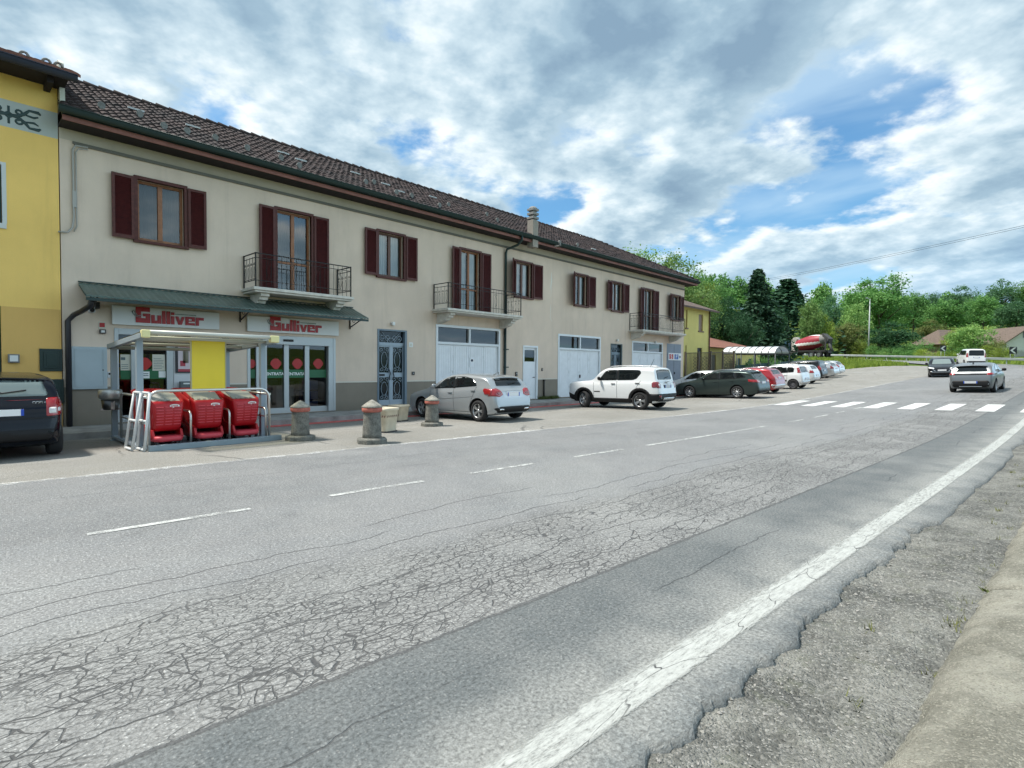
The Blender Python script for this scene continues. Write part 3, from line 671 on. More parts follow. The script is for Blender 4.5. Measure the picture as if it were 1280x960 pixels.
for i, u in enumerate(ups):
    a, b, c, d = opn[i]; Y = FY
    mb = MB(); q = .085; e = .06
    mb.box((a-q, Y-e, d), (b+q, Y+.06, d+q)); mb.box((a-q, Y-e, c), (a, Y+.06, d)); mb.box((b, Y-e, c), (b+q, Y+.06, d))
    if not u[3]: mb.box((a-q-.02, Y-e-.03, c-.07), (b+q+.02, Y+.06, c))
    else: mb.box((a-q, Y-.03, c-.05), (b+q, Y+.06, c))
    win = mb.build('balcony_door' if u[3] else 'window', M_brown2, bld, bevel=.006)
    # casement
    mb = MB(); yy = Y+.12; f = .065; mid = (a+b)/2
    mb.box((a, yy, c), (a+f, yy+.06, d)); mb.box((b-f, yy, c), (b, yy+.06, d)); mb.box((mid-.055, yy-.012, c+f), (mid+.055, yy+.055, d-f)); mb.box((a+f, yy, d-f), (b-f, yy+.06, d)); mb.box((a+f, yy, c), (b-f, yy+.06, c+f+.03))
    if u[3]: mb.box((a+f, yy+.002, c+.95), (mid-.055, yy+.05, c+1.03)); mb.box((mid+.055, yy+.002, c+.95), (b-f, yy+.05, c+1.03))
    mb.build('casement', u[7], win, bevel=.005)
    mb = MB(); mb.quad([(a+.03, yy+.03, c+.04), (b-.03, yy+.03, c+.04), (b-.03, yy+.03, d-.03), (a+.03, yy+.03, d-.03)]); mb.build('pane', M_glass, win, flip=False)
    # curtains: wavy cloth, left and right halves with a gap
    mb = MB()
    for x0, x1 in ((a+.03, mid-.04), (mid+.04, b-.03)):
        k = 26; P = []
        for j in range(k+1):
            t = j/k; yo = .022*sin(t*30+i)+.012*sin(t*67+2*i)
            P.append((x0+(x1-x0)*t, yy+.14+yo))
        n0 = mb.add([(p[0], p[1], c+.05) for p in P]+[(p[0], p[1], d-.02) for p in P])
        for j in range(k): mb.face([n0+j, n0+j+1, n0+k+2+j, n0+k+1+j], 0, True)
    mb.build('curtain', u[8], win, flip=False)
    sl_, sr_ = FX(u[4], u[2]), FX(u[5], u[2]); z0, z1 = c-.01, d+.03
    wl_ = (b-a)/2+.05
    L_w = (a-q+.02)-(sl_+.0) if u[6] < 11 else wl_
    shutter('shutter', a-q-.005-L_w, a-q-.005, z0, z1, Y-.045, bld, hinge=a-q-.005, ang=u[6] if u[6] >= 10 else u[6])
    shutter('shutter', b+q+.005, max(sr_, b+q+.4), z0, z1, Y-.045, bld, hinge=b+q+.005, ang=-2.5)
# balconies
def spiral(c, r, turns, a0, sgn=1, n=14, ax=(1, 0, 0)):
    out = []; A = Vector(ax)
    for i in range(n+1):
        t = i/n; a = a0+sgn*turns*2*pi*t; rr = r*(1-.75*t); out.append(Vector(c)+A*(rr*cos(a))+Vector((0, 0, rr*sin(a))))
    return out
def scroll_panel(mb, p0, p1, z0, z1):
    """ornamental wrought-iron panel between two plan points"""
    p0 = Vector(p0); p1 = Vector(p1); A = (p1-p0); l = A.length; A.normalize(); t = .007; mid = (p0+p1)/2; hh = z1-z0
    n = max(2, int(l/.19))
    for i in range(n+1):
        p = p0+A*(l*i/n); mb.tube([(p.x, p.y, z0+.07), (p.x, p.y, z1)], t, 4)
    for i in range(n):
        c_ = p0+A*(l*(i+.5)/n)
        for s_ in (-1, 1):
            mb.tube([(c_.x+A.x*s_*.035*(1-abs(2*q/8-1)**2), c_.y+A.y*s_*.035*(1-abs(2*q/8-1)**2), z0+.18*hh+.46*hh*q/8) for q in range(9)], t*.8, 4)
            mb.tube(spiral((c_.x+A.x*s_*.04, c_.y+A.y*s_*.04, z0+.72*hh), .042, 1.1, pi/2, s_, 10, A), t*.8, 4)
            mb.tube(spiral((c_.x+A.x*s_*.04, c_.y+A.y*s_*.04, z0+.14*hh), .035, 1.1, -pi/2, -s_, 10, A), t*.8, 4)
def balcony(x0, x1, dep):
    y1 = FY-dep; t = .09
    mb = MB(); mb.box((x0-.05, y1-.05, BZ-.10), (x1+.05, FY+.002, BZ-.012)); mb.box((x0-.0, y1, BZ-.16), (x1+.0, FY+.002, BZ-.102))
    sl_ = mb.build('balcony', M_stone, bld, bevel=.012)
    for cx_ in (x0+.33, x1-.33):
        mb = MB(); w_ = .13
        pr = [(FY+.01, BZ-.162), (y1+.10, BZ-.162), (y1+.10, BZ-.25), (y1+.20, BZ-.27), (y1+.22, BZ-.35), (y1+.36, BZ-.37), (y1+.40, BZ-.44), (FY-.12, BZ-.54), (FY+.01, BZ-.56)]
        mb.prism(pr, cx_-w_, cx_+w_, 'yz'); mb.build('corbel', M_stone, sl_, bevel=.01)
    mb = MB(); z0, z1 = BZ+.06, BZ+.96
    c = [(x0+.03, FY-.03), (x0+.03, y1+.03), (x1-.03, y1+.03), (x1-.03, FY-.03)]
    for z, r in ((z1, .014), (z1-.13, .008), (z0+.12, .008)):
        for p, q in zip(c, c[1:]): mb.box((min(p[0], q[0])-r, min(p[1], q[1])-r, z-r), (max(p[0], q[0])+r, max(p[1], q[1])+r, z+r))
    for p in c: mb.box((p[0]-.016, p[1]-.016, BZ-.012), (p[0]+.016, p[1]+.016, z1+.02))
    scroll_panel(mb, (*c[0], 0), (*c[1], 0), z0+.05, z1-.1); scroll_panel(mb, (*c[2], 0), (*c[3], 0), z0+.05, z1-.1)
    n = int((x1-x0)/.155); third = (x1-x0)*.30
    for i in range(1, n):
        x_ = x0+.03+(x1-x0-.06)*i/n
        mb.tube([(x_, y1+.03, BZ-.01), (x_, y1+.03, z1)], .007, 4)
    for g in range(4):
        xa = x0+.03+(x1-x0-.06)*(g+.5)/4
        for s_ in (-1, 1):
            mb.tube([(xa+s_*.06*(1-abs(2*q/8-1)**2), y1+.03, z0+.16+.5*q/8) for q in range(9)], .006, 4)
            mb.tube(spiral((xa+s_*.055, y1+.03, z1-.21), .05, 1.1, pi/2, s_, 10), .006, 4)
    mb.build('railing', M_iron, sl_, flip=False)
balcony(FX(303.2, 340), FX(422.3, 350), .92); balcony(FX(541.3, 370), FX(633.5, 378), .92); balcony(FX(786.6, 400), FX(840.5, 405), .92)

# eave: soffit, fascia, gutter; hip roof with real corrugated tiles
OV = .62; ex0, ex1, ey = XL-.02, XR+OV, FY-OV
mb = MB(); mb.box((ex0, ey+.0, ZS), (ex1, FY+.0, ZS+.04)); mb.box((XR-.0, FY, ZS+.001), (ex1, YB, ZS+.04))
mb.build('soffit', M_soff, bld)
mb = MB(); mb.box((ex0, ey-.03, ZS-.01), (ex1+.03, ey, ZS+.105)); mb.box((ex1, ey, ZS-.01), (ex1+.03, YB, ZS+.105)); mb.build('fascia', M_fasc, bld)
def gutter_run(mb, p, q, out, dp=1.75):
    p = Vector(p); q = Vector(q); o_ = Vector(out); n = 8; R = .085; k = []
    for P in (p, q):
        k.append(mb.add([P+o_*(R-R*cos(pi*i/n))+Vector((0, 0, -R*dp*sin(pi*i/n))) for i in range(n+1)]+[P+o_*(R-(R-.01)*cos(pi*i/n))+Vector((0, 0, -(R*dp-.01)*sin(pi*i/n))) for i in range(n+1)]))
    A, B = k
    for off in (0, n+1):
        for i in range(n): mb.face([A+off+i, B+off+i, B+off+i+1, A+off+i+1], 0, True)
    mb.face(list(range(A, A+n+1))); mb.face(list(range(B, B+n+1)))
    mb.tube([p+o_*2*R, q+o_*2*R], .014, 6)
mb = MB(); gutter_run(mb, (ex0-.08, ey-.03, ZS+.26), (ex1+.1, ey-.03, ZS+.26), (0, -1, 0)); gutter_run(mb, (ex1+.03, ey-.05, ZS+.26), (ex1+.03, YB, ZS+.26), (1, 0, 0)); mb.box((ex0, ey-.028, ZS+.108), (ex1, ey+.06, ZS+.235)); mb.build('gutter', M_gut, bld, flip=False)

def tiles_mat(name, c1, c2, c3, moss=.5):
    m = bpy.data.materials.new(name); m.use_nodes = True; N, L = nt(m); b = N['Principled BSDF']; b.inputs['Roughness'].default_value = .85; b.inputs['Specular IOR Level'].default_value = .25
    uv = N.new('ShaderNodeUVMap'); uv.uv_map = 'UVMap'
    wn = nd(N, 'ShaderNodeTexWhiteNoise', noise_dimensions='2D'); fl = N.new('ShaderNodeVectorMath'); fl.operation = 'FLOOR'; L.new(uv.outputs[0], fl.inputs[0]); L.new(fl.outputs[0], wn.inputs['Vector'])
    tc = N.new('ShaderNodeTexCoord'); O = tc.outputs['Object']
    c = mixc(N, L, wn.outputs['Value'], c1, c2)
    c = mixc(N, L, ramp(N, L, noise_(N, L, O, .6, 5, .65), .4, .65, 0, .75), c, c3)
    c = mixc(N, L, ramp(N, L, noise_(N, L, O, 7, 6, .75), .5, .7, 0, moss), c, (.045, .045, .035))
    c = mixc(N, L, ramp(N, L, noise_(N, L, O, 16, 4, .7), .60, .75, 0, .5), c, (.095, .085, .082))
    L.new(c, b.inputs['Base Color']); bp = N.new('ShaderNodeBump'); bp.inputs['Distance'].default_value = .01; L.new(noise_(N, L, O, 30, 4, .7), bp.inputs['Height']); L.new(bp.outputs[0], b.inputs['Normal'])
    MATS[name] = m; return m
M_tile = tiles_mat('weathered_roof_tiles', (.036, .024, .024), (.062, .042, .040), (.028, .024, .026))
def tile_roof(name, x0, x1, y0, z0, pitch, run, mt, parent, hip0=False, hip1=False, pw=.205, rl=.34, parent_world=True, axis='y', sub=6):
    """front slope: columns of barrel tiles stepping up from the eave (x0..x1 at y0) to the ridge"""
    mb = MB(); rows_ = int(run/rl); uv = []
    nx = int((x1-x0)/pw); pw = (x1-x0)/nx
    prof = [(j/sub, .045*abs(sin(pi*j/sub))**.8 if True else 0) for j in range(sub+1)]
    F_ = []; V_ = []; UV_ = []
    for r in range(rows_):
        ya, yb = r*rl, (r+1)*rl+.05
        lo, hi_ = x0+(ya if hip0 else 0), x1-(ya if hip1 else 0)
        for i in range(nx):
            xa = x0+i*pw
            if xa < lo-pw*.5 or xa+pw > hi_+pw*.5: continue
            jx = random.uniform(-.012, .012); jz = random.uniform(-.008, .012); js_ = random.uniform(-.02, .02)
            n = len(V_)
            for j, (t, hh) in enumerate(prof):
                V_.append((xa+jx+t*pw, y0+ya+js_, z0+(ya+js_)*pitch+hh+.035+jz)); V_.append((xa+jx+t*pw, y0+yb+js_, z0+(yb+js_)*pitch+hh*.85+jz))
            for j in range(sub):
                F_.append((n+2*j, n+2*j+2, n+2*j+3, n+2*j+1)); UV_.append((i+.5, r+.5))
            m_ = len(V_)
            for j, (t, hh) in enumerate(prof): V_.append((xa+jx+t*pw, y0+ya+js_+.01, z0+(ya+js_)*pitch+hh*.2-.03))
            for j in range(sub): F_.append((n+2*j, m_+j, m_+j+1, n+2*j+2)); UV_.append((i+.5, r+.5))
    me = bpy.data.meshes.new(name); me.from_pydata(V_, [], F_); ul = me.uv_layers.new(name='UVMap')
    for p, q in zip(me.polygons, UV_):
        for li in p.loop_indices: ul.data[li].uv = q
    me.materials.append(mt); me.update(); o = bpy.data.objects.new(name, me); COL.objects.link(o)
    return adopt(o, parent) if parent else o
PITCH = .53; RUN = 4.95; ry0, rz0 = ey-.06, ZS+.27
random.seed(21)
rf = tile_roof('roof', ex0, ex1+.06, ry0, rz0, PITCH, RUN, M_tile, bld, hip1=True)
zr = rz0+RUN*PITCH
mb = MB()   # deck under the tiles, hip end and back slope
mb.quad([(ex0, ry0+.1, rz0-.02), (ex1, ry0+.1, rz0-.02), (ex1-RUN+.1, ry0+RUN, zr-.05), (ex0, ry0+RUN, zr-.05)])
mb.quad([(ex1+.05, ry0+.0, rz0), (ex1+.05, ry0+2*RUN, rz0), (ex1-RUN+.1, ry0+RUN, zr)]); mb.quad([(ex1, ry0+2*RUN, rz0), (ex0, ry0+2*RUN, rz0), (ex0, ry0+RUN, zr), (ex1-RUN+.1, ry0+RUN, zr)]); mb.quad([(ex0, ry0, rz0-.02), (ex0, ry0+RUN, zr-.05), (ex0, ry0+2*RUN, rz0)])
mb.build('roof_deck', mat('roof_deck_tiles', (.055, .035, .032), .9, noise=(5, .4)), rf, flip=False)
mb = MB()
def ridge(p, q, r=.11):
    p = Vector(p); q = Vector(q); n = int((q-p).length/.38)
    for i in range(n):
        a = p+(q-p)*(i/n); b = p+(q-p)*((i+1.12)/n); mb.tube([a+Vector((0, 0, .02+random.uniform(-.01, .015))), b+Vector((0, 0, -.01))], [r*1.1, r*.92], 8)
ridge((ex0, ry0+RUN, zr), (ex1-RUN, ry0+RUN, zr)); ridge((ex1+.04, ry0+.02, rz0+.03), (ex1-RUN, ry0+RUN, zr))
mb.build('ridge_tiles', M_tile, rf, flip=False)
# snow guards and pale broken pieces on the lower slope
random.seed(8)
M_pale = mat('pale_mortar', (.20, .20, .19), .85, noise=(20, .35))
def roofz(y): return rz0+(y-ry0)*PITCH+.06
for px, py in [(128, 136), (176, 146), (206, 161), (235, 167), (270, 175), (310, 188), (352, 200), (375, 210), (458, 230), (468, 230), (496, 243), (515, 247), (550, 259), (561, 258), (609, 270), (622, 277), (700, 305), (722, 308)]:
    lo, hi_ = 14.0, 24.0
    for _ in range(40):
        md = (lo+hi_)/2; p = F(px, py, md)
        if p.z < roofz(md): hi_ = md
        else: lo = md
    p = F(px, py, hi_); mb = MB()
    mb.prism([(p.x+.085*cos(a)-.02, p.z+.08+.09*sin(a)) for a in [-.9+(2*pi-1.3)*i/12 for i in range(13)]]+[(p.x-.05, p.z-.06), (p.x+.06, p.z-.08)], p.y-.025, p.y+.025, 'xz'); mb.box((p.x-.05, p.y+.02, p.z-.09), (p.x+.06, p.y+.28, p.z-.05)); mb.build('snow_guard', M_pale, rf, flip=False)
for px, py in [(170, 138), (241, 159), (354, 192), (376, 201), (444, 217), (482, 231), (500, 240), (541, 247), (742, 312)]:
    lo, hi_ = 14.0, 24.0
    for _ in range(40):
        md = (lo+hi_)/2; p = F(px, py, md)
        if p.z < roofz(md): hi_ = md
        else: lo = md
    p = F(px, py, hi_); MB().box((p.x-.2, p.y-.03, p.z), (p.x+.2, p.y+.03, p.z+.05)).build('mortar_patch', mat('white_mortar', (.55, .55, .55), .8), rf)
# chimney
lo, hi_ = 14.0, 26.0
for _ in range(40):
    md = (lo+hi_)/2; p = F(670.5, 295, md)
    if p.z < roofz(md): hi_ = md
    else: lo = md
p = F(670.5, 295, hi_); cxm, cym = p.x, p.y+.22; ztop = F(670.5, 278, hi_+.3).z; zt2 = F(670.5, 260.5, hi_+.3).z
mb = MB(); hw = .18; mb.box((cxm-hw, cym-hw, p.z-.5), (cxm+hw, cym+hw, ztop)); ch = mb.build('chimney', plaster('chimney_render', (.34, .31, .27), .15), rf, bevel=.01)
mb = MB(); hh = (zt2-ztop)/3.4
for k in range(3):
    z = ztop+hh*(k+.25); mb.box((cxm-hw-.015, cym-hw-.015, z), (cxm+hw+.015, cym+hw+.015, z+hh*.55)); mb.box((cxm-hw+.06, cym-hw+.06, z-hh*.45), (cxm+hw-.06, cym+hw-.06, z))
mb.lathe([(.0, zt2), (.12, zt2-.02), (.2, zt2-hh*.5), (.2, zt2-hh*.6)], 12, (cxm, cym, 0)); mb.build('chimney_cap', mat('cap_grey', (.24, .24, .23), .85), ch, bevel=.015)
# downpipes
mb = MB(); xd = FX(630.5, 350); dpt = [(xd+.35, ey-.11, ZS+.18), (xd+.35, ey-.11, ZS-.05), (xd+.30, ey+.1, ZS-.25), (xd+.04, FY-.12, ZS-.42), (xd, FY-.08, ZS-.6), (xd, FY-.08, BZ+.0)]
mb.tube(dpt, .055, 10); mb.tube([(xd, FY-.08, BZ-.17), (xd, FY-.08, .5), (xd, FY-.07, .1)], .06, 10)
for z in (2.4, 1.6): mb.box((xd-.02, FY-.16, z), (xd+.16, FY-.0, z+.05))
mb.build('downpipe', M_gut, bld)
mb = MB(); x1, x2 = FX(85, 460), FX(106, 385)
mb.tube([(x2+.03, FY-.75, 3.2), (x2, FY-.7, 3.02), (x2-.12, FY-.4, 2.9), (x1+.12, FY-.12, 2.82), (x1, FY-.09, 2.66), (x1, FY-.09, .08)], .062, 10); mb.build('downpipe', mat('black_pipe', (.025, .025, .03), .4), bld)
# garage doors, small door, iron doors
def garage(o, n, sticker=None, tr=.72):
    a, b, c, d = o; fr = .10; Y = FY+.05; mb = MB()
    mb.box((a, FY-.03, c), (a+fr, Y+.08, d)); mb.box((b-fr, FY-.03, c), (b, Y+.08, d)); mb.box((a+fr, FY-.03, d-fr), (b-fr, Y+.08, d)); zt = d-tr
    mb.box((a+fr, FY-.02, zt-.07), (b-fr, Y+.07, zt+.03)); mid = (a+b)/2; mb.box((mid-.045, FY-.02, zt+.03), (mid+.045, Y+.07, d-fr))
    g = mb.build('garage_door', M_pwf, bld, bevel=.006)
    w_ = (b-a-2*fr)/n
    for i in range(n):
        xa = a+fr+i*w_; mb = MB(); mb.box((xa+.006, Y+.0, c+.02), (xa+w_-.006, Y+.04, zt-.075))
        for q in (.10, w_-.14): mb.box((xa+q, Y-.012, c+.10), (xa+q+.04, Y+.01, zt-.15))
        for q in range(1, 6): mb.box((xa+.16+q*(w_-.32)/6-.004, Y-.005, c+.10), (xa+.16+q*(w_-.32)/6+.004, Y+.01, zt-.15))
        for z in (c+.5, zt-.6, (c+zt)/2): mb.box((xa-.015, Y-.025, z), (xa+.025, Y+.01, z+.12))
        mb.build('door_leaf', M_pw, g, bevel=.004)
    mb = MB(); mb.box((mid+.03, Y-.06, c+1.0), (mid+.07, Y+.0, c+1.16)); mb.build('handle', M_iron, g)
    mb = MB(); mb.quad([(a+fr, Y+.03, zt), (b-fr, Y+.03, zt), (b-fr, Y+.03, d-fr), (a+fr, Y+.03, d-fr)]); mb.build('pane', M_dglass, g, flip=False)
    mb = MB(); mb.box((a+.02, Y+.085, c+.02), (b-.02, Y+.6, d-.02)); mb.build('garage_interior', M_dark, bld)
    return g
g1 = garage(ga1, 4); garage(ga2, 4); garage(ga3, 4, tr=.62)
sx_ = FX(590.5, 460); mb = MB(); mb.box((sx_-.11, FY+.03, 1.62), (sx_+.11, FY+.045, 2.02)); tag(mb.build('door_sign', mat('paper_white', (.8, .82, .85), .6)), 'small white notice with blue symbol on the garage door behind the silver car', 'notice')
nb = bpy.context.scene.objects['door_sign']; mb = MB(); mb.lathe([(.0, 0), (.055, 0)], 14, (sx_, FY+.026, 1.9), 'y'); mb.build('blue_symbol', mat('sign_blue', (.02, .09, .35), .5), nb, flip=False)
a, b, c, d = sdo; mb = MB(); fr = .09
mb.box((a, FY-.03, c), (a+fr, FY+.13, d)); mb.box((b-fr, FY-.03, c), (b, FY+.13, d)); mb.box((a+fr, FY-.03, d-fr), (b-fr, FY+.13, d)); sd0 = mb.build('side_door', M_pwf, bld, bevel=.006)
mb = MB(); mb.box((a+fr, FY+.05, c+.02), (b-fr, FY+.09, d-.75)); mb.box((a+fr, FY+.05, d-.75), (a+fr+.08, FY+.09, d-fr)); mb.box((b-fr-.08, FY+.05, d-.75), (b-fr, FY+.09, d-fr)); mb.box((a+fr+.08, FY+.05, d-.20), (b-fr-.08, FY+.09, d-fr)); mb.box((a+fr+.07, FY+.04, c+.25), (b-fr-.07, FY+.051, d-.85)); mb.build('door_leaf', M_pw, sd0, bevel=.005)
mb = MB(); mb.quad([(a+.15, FY+.07, d-.76), (b-.15, FY+.07, d-.76), (b-.15, FY+.07, d-.19), (a+.15, FY+.07, d-.19)]); mb.build('pane', M_dglass, sd0, flip=False); mb = MB(); mb.box((a+.05, FY+.12, c), (b-.05, FY+.5, d-.02)); mb.build('door_interior', M_dark, sd0)
mb = MB(); mb.tube([(b-fr-.08, FY+.02, 1.15), (b-fr-.22, FY+.02, 1.15)], .016, 6); mb.tube([(b-fr-.08, FY+.05, 1.15), (b-fr-.08, FY+.02, 1.15)], .016, 6); mb.build('handle', M_iron, sd0)
def iron_door(o, mA, mF):
    a, b, c, d = o; mb = MB(); fr = .08; Y = FY+.10; tr = d-.55; mid = (a+b)/2; lk = c+1.12
    mb.box((a, FY-.015, c-.06), (a+fr, Y+.08, d)); mb.box((b-fr-.02, FY-.015, c-.06), (b, Y+.08, d)); mb.box((a+fr, FY-.015, d-.06), (b-fr-.02, Y+.08, d)); mb.box((a, FY-.1, c-.10), (b, Y+.08, c-.061))
    dr = mb.build('entrance_door', mA, bld, bevel=.006); mb = MB()
    x0, x1 = a+fr, b-fr-.02
    mb.box((x0, Y-.02, tr-.05), (x1, Y+.05, tr+.07)); mb.box((mid-.05, Y-.01, c+.0), (mid+.05, Y+.05, tr-.05))
    for xa, xb in ((x0, mid-.05), (mid+.05, x1)):
        mb.box((xa, Y, c+.0), (xa+.045, Y+.05, tr-.05)); mb.box((xb-.03, Y, c+.0), (xb, Y+.05, tr-.05)); mb.box((xa+.045, Y, c), (xb-.03, Y+.05, c+.2)); mb.box((xa+.045, Y, lk-.09), (xb-.03, Y+.05, lk+.09)); mb.box((xa+.045, Y+.002, tr-.10), (xb-.03, Y+.048, tr-.05))
    mb.build('door_frame', mF, dr, bevel=.005)
    mb = MB(); mb.quad([(x0, Y+.03, c+.05), (x1, Y+.03, c+.05), (x1, Y+.03, d-.06), (x0, Y+.03, d-.06)]); mb.build('pane', mat('dark_teal_glass', (.006, .012, .017), .12, spec=.4), dr, flip=False)
    mb = MB(); yg = Y+.004
    for xa, xb in ((x0+.045, mid-.05), (mid+.05, x1-.03)):
        cx_ = (xa+xb)/2; w_ = (xb-xa)
        for za, zb_ in ((c+.2, lk-.09), (lk+.09, tr-.10)):
            hh = zb_-za; n = 2 if hh > 1 else 1
            for q in range(n):
                cz = za+hh*(q+.5)/n; mb.tube(arc((cx_, yg, cz), w_*.27, 0, 2*pi, 16, 'xz', hh/n*.30), .011, 5, close=False)
                for s_ in (-1, 1):
                    for v_ in (-1, 1): mb.tube(spiral((cx_+s_*w_*.25, yg, cz+v_*hh/n*.38), w_*.17, 1.2, -v_*pi/2, s_, 12), .010, 5)
            mb.tube([(cx_, yg, za), (cx_, yg, za+hh*.12)], .010, 5); mb.tube([(cx_, yg, zb_), (cx_, yg, zb_-hh*.12)], .010, 5)
            if n == 2: mb.tube(arc((cx_, yg-.005, za+hh/2), .05, 0, 2*pi, 10), .014, 5)
    for s_ in (-1, 1):
        for t in (.25, .65): mb.tube(spiral((mid+s_*(x1-x0)*.5*t, yg, tr+.24), .12, 1.3, -pi/2, s_, 14), .011, 5)
        mb.tube([(mid, yg, tr+.08), (mid+s_*.42, yg, d-.09)], .010, 5)
    mb.tube(arc((mid, yg, tr+.08), .16, 0, pi, 10), .012, 5)
    mb.build('iron_scrollwork', mF, dr, flip=False)
    mb = MB()
    for s_ in (-1, 1): mb.tube([(mid+s_*.06, Y-.03, lk-.18), (mid+s_*.10, Y-.07, lk-.05), (mid+s_*.06, Y-.07, lk+.06), (mid+s_*.10, Y-.03, lk+.20)], .02, 6)
    mb.box((x0+.07, Y-.012, lk-.035), (x0+.30, Y+.004, lk+.035)); mb.build('handle', M_iron, dr)
iron_door(dr3, M_blue, M_blue2); iron_door(dr4, mat('dark_teal_paint', (.06, .085, .085), .5), M_blue)
a, b, c, d = gdo; mb = MB(); mb.box((a, FY-.01, c-.05), (b, FY+.1, d)); gd = mb.build('metal_door', mat('blue_grey_metal', (.17, .20, .25), .5, noise=(2, .1)), bld, bevel=.006)
mb = MB(); mid = (a+b)/2; mb.box((mid-.008, FY-.016, c), (mid+.008, FY-.008, d-.05)); mb.box((mid+.05, FY-.06, 1.25), (mid+.09, FY-.01, 1.4)); mb.build('handle', M_iron, gd)
# shop front
def shop(o, posts, glass, header):
    a, b, c, d = o; Y = FY+.10; mb = MB()
    mb.box((a, FY-.02, c), (a+.09, Y+.1, d)); mb.box((b-.09, FY-.02, c), (b, Y+.1, d)); mb.box((a+.09, FY-.01, d-header), (b-.09, Y+.1, d)); mb.box((a+.09, Y-.03, c), (b-.09, Y+.08, c+.17))
    for p, q in posts: mb.box((p, Y-.03, c+.17), (q, Y+.08, d-header))
    s = mb.build('shop_entrance', M_alu, bld, bevel=.006)
    for p, q in glass:
        mb = MB(); mb.quad([(p, Y+.03, c+.16), (q, Y+.03, c+.16), (q, Y+.03, d-header+.01), (p, Y+.03, d-header+.01)]); mb.build('pane', M_dglass, s, flip=False)
    return s
P_ = lambda *l: [(FX(p, 470), FX(q, 470)) for p, q in l]
sA = shop(sh1, P_((165, 171), (209.5, 218), (280, 284)), P_((151, 165), (171, 209.5), (218, 280)), .16)
sB = shop(sh2, P_((321.5, 327), (331, 335), (356.5, 362.5), (382.5, 388)), P_((311, 321.5), (327, 331), (335, 356.5), (362.5, 382.5), (388, 412)), .27)
b1 = FX(410.5, 470); MB().box((b1, FY-.015, .1), (sh2[1]-.091, FY+.2, 2.28)).build('door_jamb', M_alu, sB, bevel=.005); MB().box((FX(354, 424), FY-.035, 2.38), (FX(366.5, 424), FY-.011, 2.45)).build('door_sensor', M_iron, sB, bevel=.005)
# white panel with poster, between door and yellow board
mb = MB(); mb.box((FX(218.2, 470), FY+.06, .1), (FX(279.8, 470), FY+.12, 2.38)); mb.build('white_panel', mat('white_laminate', (.62, .63, .64), .5), sA)
# dim shop interior: floor, back wall, shelves, checkout counters and blue crates
mb = MB(); x0, x1 = sh1[0]-.2, sh2[1]+.4
mb.quad([(x0, FY+.25, .1), (x1, FY+.25, .1), (x1, FY+5, .1), (x0, FY+5, .1)], 0); mb.quad([(x0, FY+5, .1), (x1, FY+5, .1), (x1, FY+5, 2.9), (x0, FY+5, 2.9)], 1); mb.quad([(x0, FY+.25, 2.7), (x1, FY+.25, 2.7), (x1, FY+5, 2.7), (x0, FY+5, 2.7)], 1)
mb.quad([(x0, FY+.25, .1), (x0, FY+5, .1), (x0, FY+5, 2.9), (x0, FY+.25, 2.9)], 1); mb.quad([(x1, FY+.25, .1), (x1, FY+5, .1), (x1, FY+5, 2.9), (x1, FY+.25, 2.9)], 1)
mb.build('shop_interior', [mat('shop_floor', (.30, .29, .27), .4), mat('shop_walls', (.10, .10, .105), .8)], bld, flip=False)
random.seed(4)
mb = MB()
for i in range(9):
    xa = x0+.4+i*.78
    for z in (.3, .75, 1.2, 1.65):
        for k in range(4): mb.box((xa+k*.17, FY+2.6, z), (xa+k*.17+.13, FY+2.9, z+random.uniform(.16, .36)), random.randint(1, 4))
        mb.box((xa-.05, FY+2.55, z-.03), (xa+.7, FY+2.95, z), 0)
mb.build('stocked_shelves', [mat('shelf_grey', (.3, .3, .3), .6), mat('pack_red', (.35, .04, .03), .5), mat('pack_yellow', (.5, .35, .05), .5), mat('pack_green', (.06, .2, .06), .5), mat('pack_white', (.5, .5, .5), .5)], bld)
mb = MB()
for px, w_ in ((345, .5), (372, .6)): x_ = FX(px, 480); mb.box((x_-w_/2, FY+.9, .1), (x_+w_/2, FY+1.5, .95)); mb.box((x_-.1, FY+1.0, .95), (x_+.12, FY+1.2, 1.2))
mb.build('checkout_counter', mat('counter_white', (.5, .5, .48), .5), bld, bevel=.01)
mb = MB(); x_ = FX(398, 480)
for k in range(3): mb.box((x_-.25, FY+.5, .12+k*.34), (x_+.25, FY+.9, .42+k*.34))
mb.build('blue_crates', mat('crate_blue', (.02, .05, .25), .5), bld, bevel=.02)
# stickers on the shop glass
M_gr = mat('green_film', (.012, .12, .045), .45); M_rd = mat('red_film', (.42, .015, .015), .45); M_wt = mat('white_film', (.75, .76, .74), .5); M_crm = mat('cream_paper', (.62, .60, .50), .7)
def blob(mb, cx_, cz, r, y):
    P = [(cx_+r*.95*cos(t)*(1+.10*cos(4*t)), y, cz+r*sin(t)*(1+.05*sin(3*t))) for t in [2*pi*i/22 for i in range(22)]]; mb.quad(P)
yg = FY+.127
[MB().box((p, yg-.002, FZ(340, 472.5)), (q, yg, FZ(340, 462))).build('green_band', M_gr, sA if q < 5 else sB) for p, q in P_((311.2, 321.3), (327.2, 330.8), (335.2, 356.3), (362.7, 382.3), (388.2, 410)) + P_((152, 164.8), (171.2, 209.3))]
for px, r in ((316.5, .8), (347, 1), (374, 1), (400, 1), (182, 1)):
    mb = MB(); blob(mb, FX(px, 455), FZ(px, 454.5), .17*r, yg-.004); mb.build('red_emblem', M_rd, sA if px < 200 else sB, flip=False)
for px in (346, 372.7):
    text_obj('lettering', 'ENTRATA', .125, mat('white_letters', (.85, .86, .85), .5), sB, FACING(FX(px, 467), yg-.006, FZ(px, 469)), .001, bold=.003)
